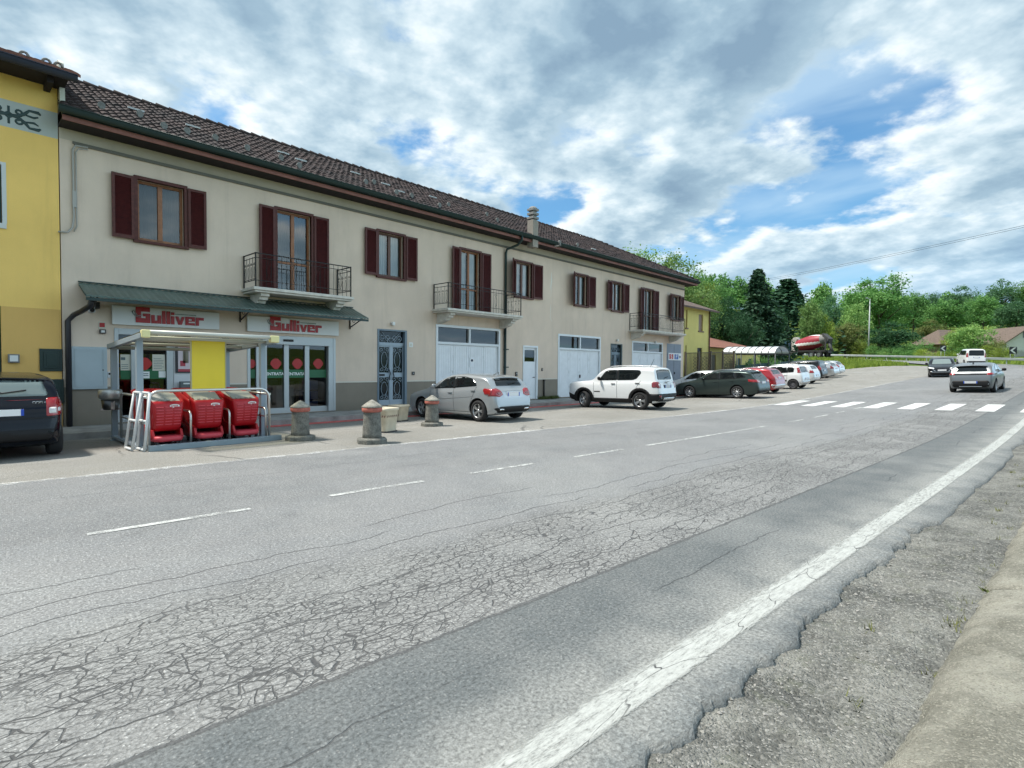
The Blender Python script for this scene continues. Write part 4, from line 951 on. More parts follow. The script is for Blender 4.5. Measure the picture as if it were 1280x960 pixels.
MB().box((FX(151.8, 440), yg-.004, FZ(158, 463)), (FX(164.6, 440), yg-.002, FZ(158, 443))).build('paper_notice', M_crm, sA); MB().box((FX(192, 450), yg-.006, FZ(200, 463.5)), (FX(208, 450), yg-.003, FZ(200, 443))).build('paper_notice', M_crm, sA)
MB().box((FX(173, 468), yg-.006, FZ(180, 473)), (FX(188.5, 468), yg-.003, FZ(180, 464.5))).build('white_sticker', M_wt, sA); MB().box((FX(200, 468), yg-.006, FZ(204, 472)), (FX(208.8, 468), yg-.003, FZ(204, 464))).build('white_sticker', M_wt, sA)
mb = MB()
for z in [FZ(200, 461)+i*.045 for i in range(7)]: mb.box((FX(193.5, 450), yg-.0075, z), (FX(193.5, 450)+random.uniform(.18, .24), yg-.0065, z+.012))
for z in [FZ(158, 461)+i*.05 for i in range(3)]: mb.box((FX(153, 450), yg-.006, z), (FX(153, 450)+.15, yg-.0045, z+.014))
mb.box((FX(152.5, 449), yg-.006, FZ(155, 450)), (FX(158, 449), yg-.0045, FZ(155, 446.5)))
for z in (0, .05): mb.box((FX(178, 468), yg-.008, FZ(180, 470)+z), (FX(187, 468), yg-.0065, FZ(180, 470)+z+.02))
mb.build('print_lines', mat('ink_grey', (.12, .16, .17), .7), sA)
mb = MB(); mb.box((FX(220, 450), FY+.02, FZ(230, 466)), (FX(239.5, 450), FY+.058, FZ(230, 430))); po = mb.build('poster_frame', mat('black_frame', (.02, .02, .025), .5), sA)
mb = MB(); x0, x1, z0, z1 = FX(222.8, 450), FX(240, 450), FZ(230, 464.5), FZ(230, 431.5); mb.box((x0, FY+.012, z0), (x1, FY+.019, z1), 0); mb.box((x0, FY+.009, z0), (x1, FY+.0115, z0+.07), 1); mb.box((x0+.05, FY+.009, z0+.15), (x0+.18, FY+.0115, z0+.30), 1); mb.lathe([(.03, -.2), (.05, -.12), (.05, .1), (.03, .2)], 10, (x0+.2, FY+.0, z0+.46), 'z', 2)
mb.box((x0+.12, FY+.009, z0+.24), (x0+.26, FY+.0112, z0+.62), 2); mb.box((x0+.04, FY+.009, z1-.06), (x1-.04, FY+.0115, z1-.035), 1)
mb.f = [f for f, q in zip(mb.f, mb.mi)]; mb.build('poster', [mat('poster_pink_white', (.66, .56, .58), .6), mat('poster_red', (.4, .05, .07), .6), mat('poster_olive', (.22, .2, .14), .6)], po)
# awning
AZ0, AZ1, AD = 3.62, 3.24, 1.0
ax0, ax1 = FX(97.6, 355), FX(441, 385); M_awn = mat('green_ribbed_metal', (.085, .125, .108), .45, metal=.1, noise=(1.5, .3))
mb = MB(); n = int((ax1-ax0)/.075); R0 = []; R1 = []; R2 = []
for i in range(n+1):
    x_ = ax0+(ax1-ax0)*i/n; o_ = .016 if i % 2 else 0; R0.append((x_, FY-.005, AZ0+o_)); R1.append((x_, FY-AD, AZ1+o_))
k0 = mb.add(R0); k1 = mb.add(R1); k2 = mb.add([(p[0], p[1]+.0, p[2]-.045) for p in R1]); k3 = mb.add([(p[0], p[1], AZ0-.045) for p in R0])
for i in range(n): mb.face([k1+i, k1+i+1, k0+i+1, k0+i]); mb.face([k2+i, k2+i+1, k1+i+1, k1+i]); mb.face([k3+i, k3+i+1, k2+i+1, k2+i])
aw = mb.build('awning', M_awn, bld, flip=False)
mb = MB(); mb.box((ax0, FY-AD-.012, AZ1-.12), (ax1, FY-AD+.05, AZ1-.05)); mb.box((ax0, FY-.03, AZ0+.018), (ax1, FY, AZ0+.05)); mb.build('awning_edge', M_gut, aw)
for x_ in (ax0+.25, FX(300, 398), ax1-.12):
    mb = MB(); mb.tube([(x_, FY-.02, 2.95), (x_, FY-.3, 3.04), (x_, FY-.62, 3.15), (x_, FY-AD+.06, AZ1-.06)], .022, 6); mb.tube([(x_, FY-.02, 2.9), (x_, FY-.02, AZ0-.06)], .022, 6); mb.tube([(x_, FY-.03, 3.45), (x_, FY-AD+.05, AZ1-.075)], .018, 6); mb.tube(arc((x_, FY-.28, 3.2), .09, 0, 2*pi, 12, 'yz'), .010, 5); mb.build('bracket', M_iron, aw)
mb = MB(); mb.box((FX(117, 385), FY-.3, 3.0), (FX(122, 385), FY-.02, 3.16)); mb.build('awning_lamp', M_iron, aw)

# shop signs: blocky red lettering built as solid letters
def logo(name, o, cx_, cz, W):
    R = []; add = lambda *q: R.append(q)
    add(0, 0, 125, 42); add(0, 42, 46, 140); add(46, 100, 122, 140); add(86, 42, 125, 84); add(62, 58, 86, 84)
    u0 = 134; add(u0, 0, u0+88, 26); add(u0, 26, u0+32, 76); add(u0+54, 26, u0+88, 76)
    add(230, 0, 262, 118); add(270, 0, 303, 118); add(311, 0, 343, 76); add(311, 86, 343, 112)
    poly_v = [(350, 76), (382, 76), (396, 30), (410, 76), (438, 76), (412, 0), (378, 0)]
    e0 = 444; add(e0, 0, e0+92, 22); add(e0, 22, e0+32, 80); add(e0+32, 58, e0+92, 80); add(e0+62, 36, e0+92, 58); add(e0+32, 34, e0+62, 44)
    r0 = 544; add(r0, 0, r0+32, 78); add(r0+32, 52, r0+80, 78)
    S = W/625.0; mb = MB(); y0 = FY-.085
    fx = lambda q: cx_+(q-312)*S; fz = lambda q: cz+(q-56)*S*1.12
    for a, b, c, d in R:
        mb.box((fx(a), y0-.018, fz(b)), (fx(c), y0, fz(d)))
    mb.prism([(fx(p), fz(q)) for p, q in poly_v], y0-.018, y0, 'xz')
    lt = mb.build('lettering', mat('sign_red', (.40, .008, .012), .4), o, bevel=.004)
    mb = MB()
    for k in range(16): mb.box((fx(352+k*12.5), y0-.006, fz(92)), (fx(352+k*12.5+9), y0, fz(100)))
    mb.build('small_lettering', mat('sign_grey_green', (.12, .2, .17), .5), o)
    mb = MB(); mb.tube([(fx(-8), y0-.012, fz(60)), (fx(-22), y0-.012, fz(78)), (fx(-30), y0-.012, fz(98)), (fx(-18), y0-.012, fz(108)), (fx(-6), y0-.012, fz(92)), (fx(4), y0-.022, fz(70)), (fx(20), y0-.022, fz(60)), (fx(48), y0-.022, fz(66))], .011, 6); mb.tube([(fx(-14), y0-.012, fz(76)), (fx(10), y0-.022, fz(50)), (fx(40), y0-.022, fz(46))], .010, 6); mb.build('emblem', mat('sign_emblem_grey', (.30, .33, .32), .5), o)
M_sgn = mat('sign_white', (.76, .77, .75), .5)
for (pa, pb, z0, z1, lab, lc, lw) in ((139.4, 273, 2.64, 3.125, 'white shop sign with red lettering above the left entrance, behind the trolley shelter roof', (168.5, 253.5), None), (308, 422, 2.64, 3.115, 'white shop sign with red lettering above the right sliding doors', (336, 400.5), None)):
    mb = MB(); xa, xb = FX(pa, 396), FX(pb, 405); mb.box((xa, FY-.08, z0), (xb, FY-.022, z1)); s = mb.build('shop_sign', M_sgn, bevel=.006); tag(s, lab, 'sign')
    l0, l1 = FX(lc[0], 400), FX(lc[1], 405); logo('logo', s, (l0+l1)/2, (z0+z1)/2+.0, (l1-l0))
    mb = MB(); mb.box((xa+.1, FY-.025, z0+.05), (xb-.1, FY-.001, z1-.05)); mb.build('sign_back', M_alu, s)
# parking sign on the metal door
xa, xb = FX(834.8, 446), FX(850.7, 446); mb = MB(); z0, z1 = 2.18, 2.66; mb.box((xa, FY-.05, z0), (xb, FY-.02, z1)); s = mb.build('parking_sign', mat('sign_plain_white', (.74, .75, .76), .5)); tag(s, 'white sign with red S and blue P squares on the blue grey door', 'sign')
wq = xb-xa; mb = MB(); mb.box((xa+.06*wq, FY-.056, z0+.07), (xa+.36*wq, FY-.051, z1-.07)); mb.build('red_square', M_rd, s); mb = MB(); mb.box((xa+.46*wq, FY-.056, z0+.07), (xa+.76*wq, FY-.051, z1-.07)); mb.build('blue_square', mat('sign_blue', (.02, .05, .28), .5), s)
text_obj('lettering', 'S', .42, M_wt, s, FACING(xa+.21*wq, FY-.059, z0+.1), .001, bold=.004); text_obj('lettering', 'P', .42, M_wt, s, FACING(xa+.61*wq, FY-.059, z0+.1), .001, bold=.004)
mb = MB(); mb.prism([(xa+.80*wq, z0+.21), (xa+.80*wq, z1-.21), (xa+.87*wq, z1-.21), (xa+.87*wq, z1-.13), (xa+.97*wq, (z0+z1)/2), (xa+.87*wq, z0+.13), (xa+.87*wq, z0+.21)], FY-.056, FY-.051, 'xz'); mb.build('arrow', mat('sign_black', (.02, .02, .03), .5), s)

# small wall things: each its own object
def wallthing(name, label, cat, px, py, w_, h_, dep, mt, extra=None):
    x_, z_ = FX(px, py), FZ(px, py); mb = MB(); mb.box((x_-w_/2, FY-dep, z_-h_/2), (x_+w_/2, FY-.001, z_+h_/2)); o = mb.build(name, mt, bevel=min(.008, dep*.3)); tag(o, label, cat)
    if extra: extra(o, x_, z_)
    return o
M_cab = mat('pale_blue_grey_cabinet', (.40, .47, .50), .5, noise=(2, .05))
def cab_x(o, x, z):
    mb = MB()
    for s_ in (-.28, .28): mb.box((x+s_*1.02-.012, FY-.075, z-.46), (x+s_*1.02+.012, FY-.066, z+.46))
    for zz in (.46, -.46): mb.box((x-.285, FY-.075, z+zz-.01), (x+.285, FY-.066, z+zz+.01))
    for k in range(9): mb.box((x-.25+k*.06, FY-.072, z+.40), (x-.25+k*.06+.03, FY-.066, z+.412))
    mb.build('cabinet_door', M_cab, o)
    mb = MB(); mb.lathe([(0, -.08), (.015, -.08), (.015, -.06)], 10, (x+.27, FY, z-.05), 'y'); mb.build('lock', M_iron, o)
wallthing('meter_cabinet', 'pale blue grey metal cabinet on the wall beside the black downpipe', 'cabinet', 111.6, 460, FX(134, 460)-FX(89.5, 460), 1.06, .065, M_cab, cab_x)
wallthing('alarm_box', 'small dark alarm box with white label under a red notice, left of the shop sign', 'alarm box', 128, 414.5, .13, .11, .07, mat('alarm_dark', (.09, .085, .08), .5), lambda o, x, z: MB().box((x-.035, FY-.076, z-.025), (x+.035, FY-.069, z+.03)).build('label_plate', M_wt, o))
wallthing('warning_notice', 'small red and white warning notice above the alarm box', 'notice', 127.5, 406.5, .15, .18, .012, M_crm, lambda o, x, z: MB().box((x-.055, FY-.017, z-.05), (x+.055, FY-.012, z+.06)).build('red_print', M_rd, o))
wallthing('intercom', 'small white intercom on the wall left of the shop doors', 'intercom', 137, 468.5, .10, .15, .04, mat('plastic_white', (.62, .64, .65), .5), lambda o, x, z: MB().box((x-.03, FY-.046, z+.0), (x+.03, FY-.039, z+.05)).build('button', M_iron, o))
wallthing('security_camera', 'small white dome camera under the left end of the green awning', 'camera', 114, 387, .13, .16, .13, mat('plastic_white', (.62, .64, .65), .5), lambda o, x, z: MB().lathe([(.0, -.16), (.05, -.15), (.055, -.12)], 12, (x, FY, z-.02), 'y').build('lens', M_iron, o))
wallthing('house_number', 'small white house number plate right of the blue grey iron door', 'plate', 513.5, 431, .18, .18, .012, M_wt, lambda o, x, z: MB().box((x-.04, FY-.016, z-.05), (x+.04, FY-.012, z+.05)).build('print', M_crm, o))
wallthing('doorbell_panel', 'small dark doorbell panel right of the blue grey iron door', 'doorbell', 516.3, 466.6, .13, .13, .03, mat('bell_dark', (.06, .055, .05), .4), lambda o, x, z: MB().lathe([(0, -.04), (.02, -.038), (.02, -.03)], 10, (x, FY, z), 'y').build('button', M_alu, o))
def lampx(o, x, z):
    mb = MB(); mb.box((x-.06, FY-.13, z-.06), (x+.06, FY-.02, z+.07)); mb.build('lamp_glass', mat('lamp_white', (.72, .72, .70), .4), o, bevel=.02)
for px, py, lab in ((490, 404, 'small white square wall lamp above the blue grey iron door'), (770.6, 424.5, 'small white wall lamp above the dark teal iron door'), (818, 427, 'small white wall lamp under the far balcony')): wallthing('wall_lamp', lab, 'lamp', px, py+1, .14, .05, .02, M_alu, lampx)
wallthing('mailbox', 'small grey mailbox on white panel left of the yellow board', 'mailbox', 231.5, 481.5, .30, .22, .12, mat('mailbox_grey', (.10, .12, .125), .45), lambda o, x, z: MB().box((x-.08, FY-.126, z+.03), (x+.08, FY-.119, z+.07)).build('slot_label', M_wt, o))
wallthing('doorbell_panel', 'dark intercom on the wall between white side door and garage door', 'doorbell', 677.4, 462, .10, .14, .03, mat('bell_dark', (.06, .055, .05), .4), lambda o, x, z: MB().lathe([(0, -.04), (.02, -.038), (.02, -.03)], 10, (x, FY, z), 'y').build('button', M_alu, o))
wallthing('doorbell_panel', 'tiny dark box on wall just left of the narrow white side door', 'doorbell', 645, 467.5, .12, .2, .05, mat('bell_dark', (.06, .055, .05), .4), lambda o, x, z: MB().box((x-.03, FY-.056, z), (x+.03, FY-.049, z+.05)).build('button', M_alu, o))
mb = MB(); x_ = FX(679, 492); mb.tube([(x_, FY-.05, .08), (x_, FY-.05, 1.0)], .035, 8); mb.box((x_-.05, FY-.09, .98), (x_+.05, FY-.01, 1.04)); tag(mb.build('stand_pipe', M_iron), 'short dark pipe on the grey dado right of the narrow side door', 'pipe')
random.seed(9); mb = MB()
for _ in range(420):
    x_ = random.uniform(FX(672, 497), FX(696, 497)); q = Vector((x_, FY-.03-random.random()**2*.25, .08)); a = random.uniform(0, 2*pi); l = random.uniform(.05, .2); t = q+Vector((cos(a)*l*.5, -abs(sin(a))*l*.5, l)); sd_ = Vector((-sin(a), cos(a), 0))*.018
    mb.quad([q-sd_*.4, q+(t-q)*.5-sd_, t, q+(t-q)*.5+sd_])
tag(mb.build('weed', mat('weed_green', (.10, .13, .035), .8), flip=False), 'green weeds along the wall foot between the side door and the second garage', 'weeds', kind='stuff')
# cracked paint streak on the wall right of the fifth window
mb = MB(); xk = FX(688.5, 370)
def streak(pts):
    k = mb.add([(x_-w_, FY-.003, z) for x_, z, w_ in pts]+[(x_+w_, FY-.003, z) for x_, z, w_ in pts]); n = len(pts)
    for i in range(n-1): mb.face([k+i, k+n+i, k+n+i+1, k+i+1])
streak([(xk+.05, 6.35, .004), (xk+.03, 6.2, .025), (xk+.04, 5.9, .05), (xk-.01, 5.6, .04), (xk+.02, 5.4, .012), (xk, 5.1, .008)]); streak([(xk-.02, 4.75, .006), (xk, 4.5, .02), (xk-.02, 4.3, .012), (xk-.04, 4.1, .02), (xk+.1, 3.9, .008)])
mb.build('cracked_paint', mat('filler_white', (.72, .69, .62), .9), bld, flip=False)
# ================================================================== yellow neighbour building (left edge)
yb_ = empty('yellow_building', (-4, 23, 0), 0, 'yellow building with ochre base and painted frieze at the left edge of the photo', 'building')
M_yel = plaster('yellow_plaster', (.92, .62, .19), .06, .22); M_och = plaster('ochre_plaster', (.74, .47, .155), .05, .15); M_band = plaster('grey_frieze_band', (.50, .54, .52), .06)
yx1 = XL-.02; yx0 = -14.0; ytop = FZ(97, 101, FY-.85)+.03
zo = FZ(40, 385); zb0, zb1 = FZ(40, 166), FZ(40, 133)
ywin = (FX(-42, 240), FX(2, 240), FZ(3, 279), FZ(3, 206)); ydoor = (FX(-50, 420), FX(1.5, 420), .10, FZ(0, 382))
mb = MB(); X = sorted([yx0, yx1, ywin[0], ywin[1], ydoor[0], ydoor[1]]); Zs = sorted([-.3, zo, zb0, zb1, ytop, ywin[2], ywin[3], ydoor[3], ydoor[2]])
for i in range(len(X)-1):
    for j in range(len(Zs)-1):
        a, c = (X[i]+X[i+1])/2, (Zs[j]+Zs[j+1])/2
        if any(o[0] < a < o[1] and o[2] < c < o[3] for o in (ywin, ydoor)): continue
        mb.quad([(X[i], FY, Zs[j]), (X[i+1], FY, Zs[j]), (X[i+1], FY, Zs[j+1]), (X[i], FY, Zs[j+1])], 1 if c < zo else (2 if zb0 < c < zb1 else 0))
for a, b, c, d in (ywin, ydoor):
    e = FY+.2; mb.quad([(a, FY, c), (a, e, c), (a, e, d), (a, FY, d)]); mb.quad([(b, e, c), (b, FY, c), (b, FY, d), (b, e, d)]); mb.quad([(a, FY, d), (a, e, d), (b, e, d), (b, FY, d)]); mb.quad([(a, e, c), (a, FY, c), (b, FY, c), (b, e, c)])
mb.quad([(yx1, FY, -.3), (yx1, 29, -.3), (yx1, 29, ytop), (yx1, FY+5.6, ytop+5.4*.42), (yx1, FY, ytop)]); mb.quad([(yx0, FY, -.3), (yx0, 29, -.3), (yx0, 29, ytop), (yx0, FY, ytop)])
mb.build('wall', [M_yel, M_och, M_band], yb_, flip=False)
M_grn = mat('dark_green_shutter', (.008, .028, .025), .45)
mb = MB(); a, b, c, d = ywin; mb.box((a-.1, FY-.03, c-.12), (b+.07, FY+.15, c)); mb.box((b, FY-.02, c), (b+.08, FY+.15, d+.06)); mb.box((a-.08, FY-.02, c), (a, FY+.15, d+.06)); mb.box((a, FY-.02, d), (b, FY+.15, d+.06)); wn = mb.build('window', mat('white_window_frame', (.6, .62, .6), .6), yb_)
mb = MB(); mb.box((a+.01, FY+.02, c), ((a+b)/2-.01, FY+.07, d)); mb.box(((a+b)/2+.01, FY+.02, c), (b-.01, FY+.07, d)); [mb.box((a+.06, FY+.005, c+.06+k*.07), (b-.06, FY+.02, c+.10+k*.07)) for k in range(int((d-c-.1)/.07))]; mb.build('shutter', M_grn, wn)
mb = MB(); a, b, c, d = ydoor; mb.box((a, FY+.05, c), (b, FY+.12, d)); mb.box((a+.15, FY+.03, c+.2), ((a+b)/2-.1, FY+.05, d-.3)); mb.box(((a+b)/2+.1, FY+.03, c+.2), (b-.15, FY+.05, d-.3)); mb.build('door', M_grn, yb_, bevel=.01)
def vent(px0, px1, py0, py1):
    a, b, c, d = FX(px0, 460), FX(px1, 460), FZ((px0+px1)/2, py1), FZ((px0+px1)/2, py0); mb = MB(); mb.box((a, FY-.03, c), (b, FY-.001, d)); mb.box((a+.07, FY-.045, c+.07), (b-.07, FY-.03, d-.07)); mb.box((a+.12, FY-.055, c+.12), (b-.12, FY-.045, d-.12)); mb.build('green_hatch', M_grn, yb_, bevel=.006)
vent(49.5, 78, 436, 464); vent(53, 79.3, 474, 504)
wallthing('meter_box', 'small grey glass fronted meter box on the ochre wall above the black car', 'meter box', 17, 448, .20, .20, .07, mat('meter_grey', (.2, .2, .19), .5), lambda o, x, z: MB().box((x-.07, FY-.078, z-.07), (x+.07, FY-.069, z+.07)).build('meter_window', M_wt, o))
# painted frieze ornament
yo = FY-.006; zc_ = (zb0+zb1)/2-.02; M_orn = mat('teal_frieze_paint', (.05, .085, .085), .8)
for k in range(4):
    xc = FX(41, 150)-.42-k*1.10; mb = MB()
    for s_ in (-1, 1):
        for v_ in (-1, 1):
            mb.tube(spiral((xc+s_*.17, yo, zc_+v_*.10), .085, 1.15, -v_*pi/2, s_*v_, 12), .026, 5)
            mb.tube([(xc, yo, zc_), (xc+s_*.16, yo, zc_+v_*.02), (xc+s_*.28, yo, zc_+v_*.10), (xc+s_*.36, yo, zc_+v_*.20), (xc+s_*.52, yo, zc_+v_*.20), (xc+s_*.56, yo, zc_+v_*.16)], [.03, .035, .04, .03, .04, .02], 5)
            mb.tube([(xc+s_*.30, yo, zc_+v_*.08), (xc+s_*.44, yo, zc_+v_*.06), (xc+s_*.52, yo, zc_+v_*.10)], [.02, .03, .015], 5)
    mb.tube(arc((xc, yo, zc_), .05, 0, 2*pi, 10), .025, 5); mb.tube([(xc, yo, zc_+.2), (xc, yo, zc_-.2)], .024, 5); mb.tube([(xc-.55, yo, zc_), (xc+.2, yo, zc_)], .02, 5)
    mb.v = [(x_, yo+(y_-yo)*.15, z_) for x_, y_, z_ in mb.v]; mb.build('painted_ornament', M_orn, yb_, flip=False)
yov = .85; gx1 = FX(97, 101, FY-yov); gz = FZ(97, 101, FY-yov)+.02; slope = .42
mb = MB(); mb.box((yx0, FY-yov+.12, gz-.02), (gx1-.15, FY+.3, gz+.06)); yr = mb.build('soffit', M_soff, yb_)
mb = MB(); gutter_run(mb, (yx0, FY-yov+.1, gz+.08), (gx1, FY-yov+.1, gz+.08), (0, -1, 0)); mb.build('gutter', mat('dark_blue_gutter', (.03, .035, .055), .4, metal=.3), yb_, flip=False)
random.seed(31); M_tile2 = tiles_mat('red_brown_tiles', (.26, .115, .085), (.17, .075, .06), (.12, .07, .065), .3)
yrf = tile_roof('roof', yx0, gx1+.05, FY-yov-.05, gz+.08, slope, 6.4, M_tile2, yb_, pw=.30, rl=.4)
mb = MB(); yy0 = FY-yov; mb.quad([(yx0, yy0, gz+.1), (gx1, yy0, gz+.1), (gx1, yy0+6.5, gz+.1+6.5*slope), (yx0, yy0+6.5, gz+.1+6.5*slope)]); mb.quad([(yx0, yy0+13, gz+.1), (gx1, yy0+13, gz+.1), (gx1, yy0+6.5, gz+.1+6.5*slope), (yx0, yy0+6.5, gz+.1+6.5*slope)]); mb.build('roof_deck', M_tile2, yrf, flip=False)
mb = MB(); [mb.box((x_-.06, FY-yov+.2, gz-.16), (x_+.06, FY+.1, gz-.021)) for x_ in [FX(62, 100, FY-.5)-1.1*k for k in range(8)]]; mb.build('rafter_ends', M_soff, yb_)
mb = MB(); [mb.tube(arc((FX(px, py, FY-yov+.35), FY-yov+.35, gz+.33), .07, -.3, pi+.3, 6), .03, 6) for px, py in ((30, 58), (58, 66), (73, 72))]; mb.build('snow_guard', M_pale, yrf, flip=False)
mb = MB(); q0, q1, q2, q3 = F(75.5, 100, 17.6), F(80, 99.5, 17.6), F(86.5, 131, 17.0), F(76.5, 127, 17.0); x_ = yx1+.02
mb.prism([(FY-.25, ZS+.35), (FY+1.3, ZS+1.2), (FY+1.3, ZS+1.6), (FY+.05, ZS+1.62), (FY-.1, ZS+1.5)], x_, x_+.10, 'yz'); mb.build('flashing', mat('cream_flashing', (.62, .62, .54), .7), yb_)

# ================================================================== trolley shelter
SX0, SX1, SY0, SY1 = 2.66, 5.13, 11.9, 14.72
zf = FZ(178, 416, SY0); zr_ = FZ(138, 432.5, SY1-.05)
sh = empty('trolley_shelter', ((SX0+SX1)/2, (SY0+SY1)/2, 0), 0, 'open grey metal trolley shelter with pale barred roof in front of the shop', 'shelter')
M_post = mat('blue_grey_post', (.30, .36, .41), .5, metal=.1); M_roofbar = mat('pale_roof_metal', (.56, .56, .50), .5, metal=.2)
for x_, y_ in ((SX0+.06, 14.62), (SX0+.06, 12.45), (SX1-.08, 14.62), (SX1-.08, 12.45)):
    t = (y_-SY0)/(SY1-SY0); zt = zf+(zr_-zf)*t; mb = MB(); mb.box((x_-.055, y_-.055, h(x_, y_)), (x_+.055, y_+.055, zt-.05)); mb.box((x_-.09, y_-.09, h(x_, y_)), (x_+.09, y_+.09, h(x_, y_)+.015)); mb.build('post', M_post, sh, bevel=.008)
for x_ in (SX0, SX1):
    mb = MB(); mb.quad([(0, 0, 0)]*3) if 0 else None
    s_ = .045; k = mb.add([(x_-s_, SY0, zf-.10), (x_+s_, SY0, zf-.10), (x_+s_, SY0, zf), (x_-s_, SY0, zf), (x_-s_, SY1, zr_-.07), (x_+s_, SY1, zr_-.07), (x_+s_, SY1, zr_+.04), (x_-s_, SY1, zr_+.04)])
    for q in ((0, 1, 2, 3), (5, 4, 7, 6), (1, 0, 4, 5), (2, 1, 5, 6), (3, 2, 6, 7), (0, 3, 7, 4)): mb.face([k+i for i in q])
    mb.build('side_beam', M_post, sh, bevel=.01)
for t, r in ((0, .042), (.16, .034), (.32, .034), (.66, .034), (1, .04)):
    y_ = SY0+(SY1-SY0)*t; z_ = zf+(zr_-zf)*t-.03+(.05 if t == 0 else 0); mb = MB(); mb.tube([(SX0, y_, z_), (SX1, y_, z_)], r, 10); mb.build('roof_bar', M_roofbar, sh)
mb = MB()
k = mb.add([(SX0, SY0, zf+.035), (SX1, SY0, zf+.035), (SX1, SY1, zr_+.045), (SX0, SY1, zr_+.045), (SX0, SY0, zf+.045), (SX1, SY0, zf+.045), (SX1, SY1, zr_+.055), (SX0, SY1, zr_+.055)])
for q in ((3, 2, 1, 0), (4, 5, 6, 7), (0, 1, 5, 4), (1, 2, 6, 5), (2, 3, 7, 6), (3, 0, 4, 7)): mb.face([k+i for i in q])
mb.build('roof_sheet', glass_mat('milky_roof_sheet', (.80, .80, .72), .6), sh)
for x_, s_ in ((SX0, -1), (SX1, 1)): mb = MB(); mb.box((x_-.03 if s_ < 0 else x_-.14, SY0-.06, zf-.09), (x_+.11 if s_ < 0 else x_+.05, SY0+.07, zf+.06)); mb.build('yellow_cap', mat('pale_yellow_plastic', (.80, .72, .36), .5), sh, bevel=.02)
mb = MB(); mb.box((SX0+.0, 12.4, .0), (SX0+.1, 14.7, .05)); mb.build('floor_beam', M_post, sh)
yp = 12.5; px0, px1 = FX(239.5, 455, yp), FX(281, 455, yp); pz1, pz0 = FZ(260, 425.5, yp), FZ(260, 486, yp)
yl = empty('yellow_board', ((px0+px1)/2, yp, pz0), 0, 'blank bright yellow board hanging in a thin frame under the trolley shelter roof', 'board')
mb = MB(); mb.box((px0, yp-.012, pz0), (px1, yp+.012, pz1)); mb.build('panel', mat('bright_yellow_board', (.88, .67, .035), .45, noise=(1.2, .05)), yl)
mb = MB(); f_ = .022; mb.box((px0-f_, yp-.02, pz0-f_), (px0, yp+.02, pz1+f_)); mb.box((px1, yp-.02, pz0-f_), (px1+f_, yp+.02, pz1+f_)); mb.box((px0, yp-.02, pz0-f_), (px1, yp+.02, pz0)); mb.box((px0, yp-.02, pz1), (px1, yp+.02, pz1+f_)); mb.tube([(px0+.1, yp, pz1), (px0+.1, yp, zf)], .01, 5); mb.tube([(px1-.1, yp, pz1), (px1-.1, yp, zf)], .01, 5); mb.build('frame', mat('board_frame', (.45, .42, .25), .5), yl)
# tubular rack
rk = empty('trolley_rack', (3.9, 12.6, 0), 0, 'chromed tubular rail rack with grey base beam holding the red trolleys', 'rack')
M_chr = mat('galvanised_tube', (.62, .61, .58), .28, metal=.85); RX0, RX1, RY = 2.74, 4.98, 11.93
def hoop(x0, x1, y_, z, r=.2): return [(x0, y_, .02), (x0, y_, z-r)]+arc((x0+r, y_, z-r), r, pi, pi/2, 6)+arc((x1-r, y_, z-r), r, pi/2, 0, 6)+[(x1, y_, .02)]
mb = MB(); mb.tube(hoop(RX0, RX1, RY, 1.12), .027, 10); mb.build('front_rail', M_chr, rk)
for x_ in (RX0+.72, RX0+1.44, RX1-.06):
    mb = MB(); mb.tube([(x_, RY+.03, .05), (x_, RY+.03, .58)]+[(x_, RY+.03+.12-.12*cos(a), .58+.12*sin(a)) for a in (.4, .8, 1.2, 1.57)]+[(x_, 13.9, .70)], .022, 8); mb.build('divider_rail', M_chr, rk)
for x_ in (RX0-.02, RX1+.02): mb = MB(); mb.tube([(x_, RY, 1.0), (x_, 13.9, 1.0), (x_, 14.0, .9), (x_, 14.0, .03)], .024, 8); mb.tube([(x_, RY, .5), (x_, 14.0, .5)], .018, 8); mb.build('side_rail', M_chr, rk)
mb = MB(); mb.box((RX0-.02, RY-.12, -.01), (RX1+.22, RY-.02, .10)); mb.box((RX0-.02, RY-.02, -.01), (RX1+.1, 14.1, .035)); mb.build('base_beam', mat('base_blue_grey', (.24, .30, .33), .5), rk, bevel=.008)
mb = MB()
for dx, yy, tilt in ((-.08, RY-.05, .10), (-.22, RY+.2, .16)):
    p0 = Vector((RX0+dx, yy, .02)); p1 = Vector((RX0+dx+tilt, yy+.02, 1.08)); q0 = p0+Vector((-.02, .42, 0)); q1 = p1+Vector((-.02, .42, 0))
    for a, b in ((p0, p1), (p1, q1), (q1, q0), (q0, p0), ((p0+p1)/2, (q0+q1)/2)): mb.tube([a, b], .026, 6)
tag(mb.build('folded_frame', mat('white_tube', (.62, .64, .64), .5)), 'two white folded frames leaning at the left end of the trolley rack', 'frame')
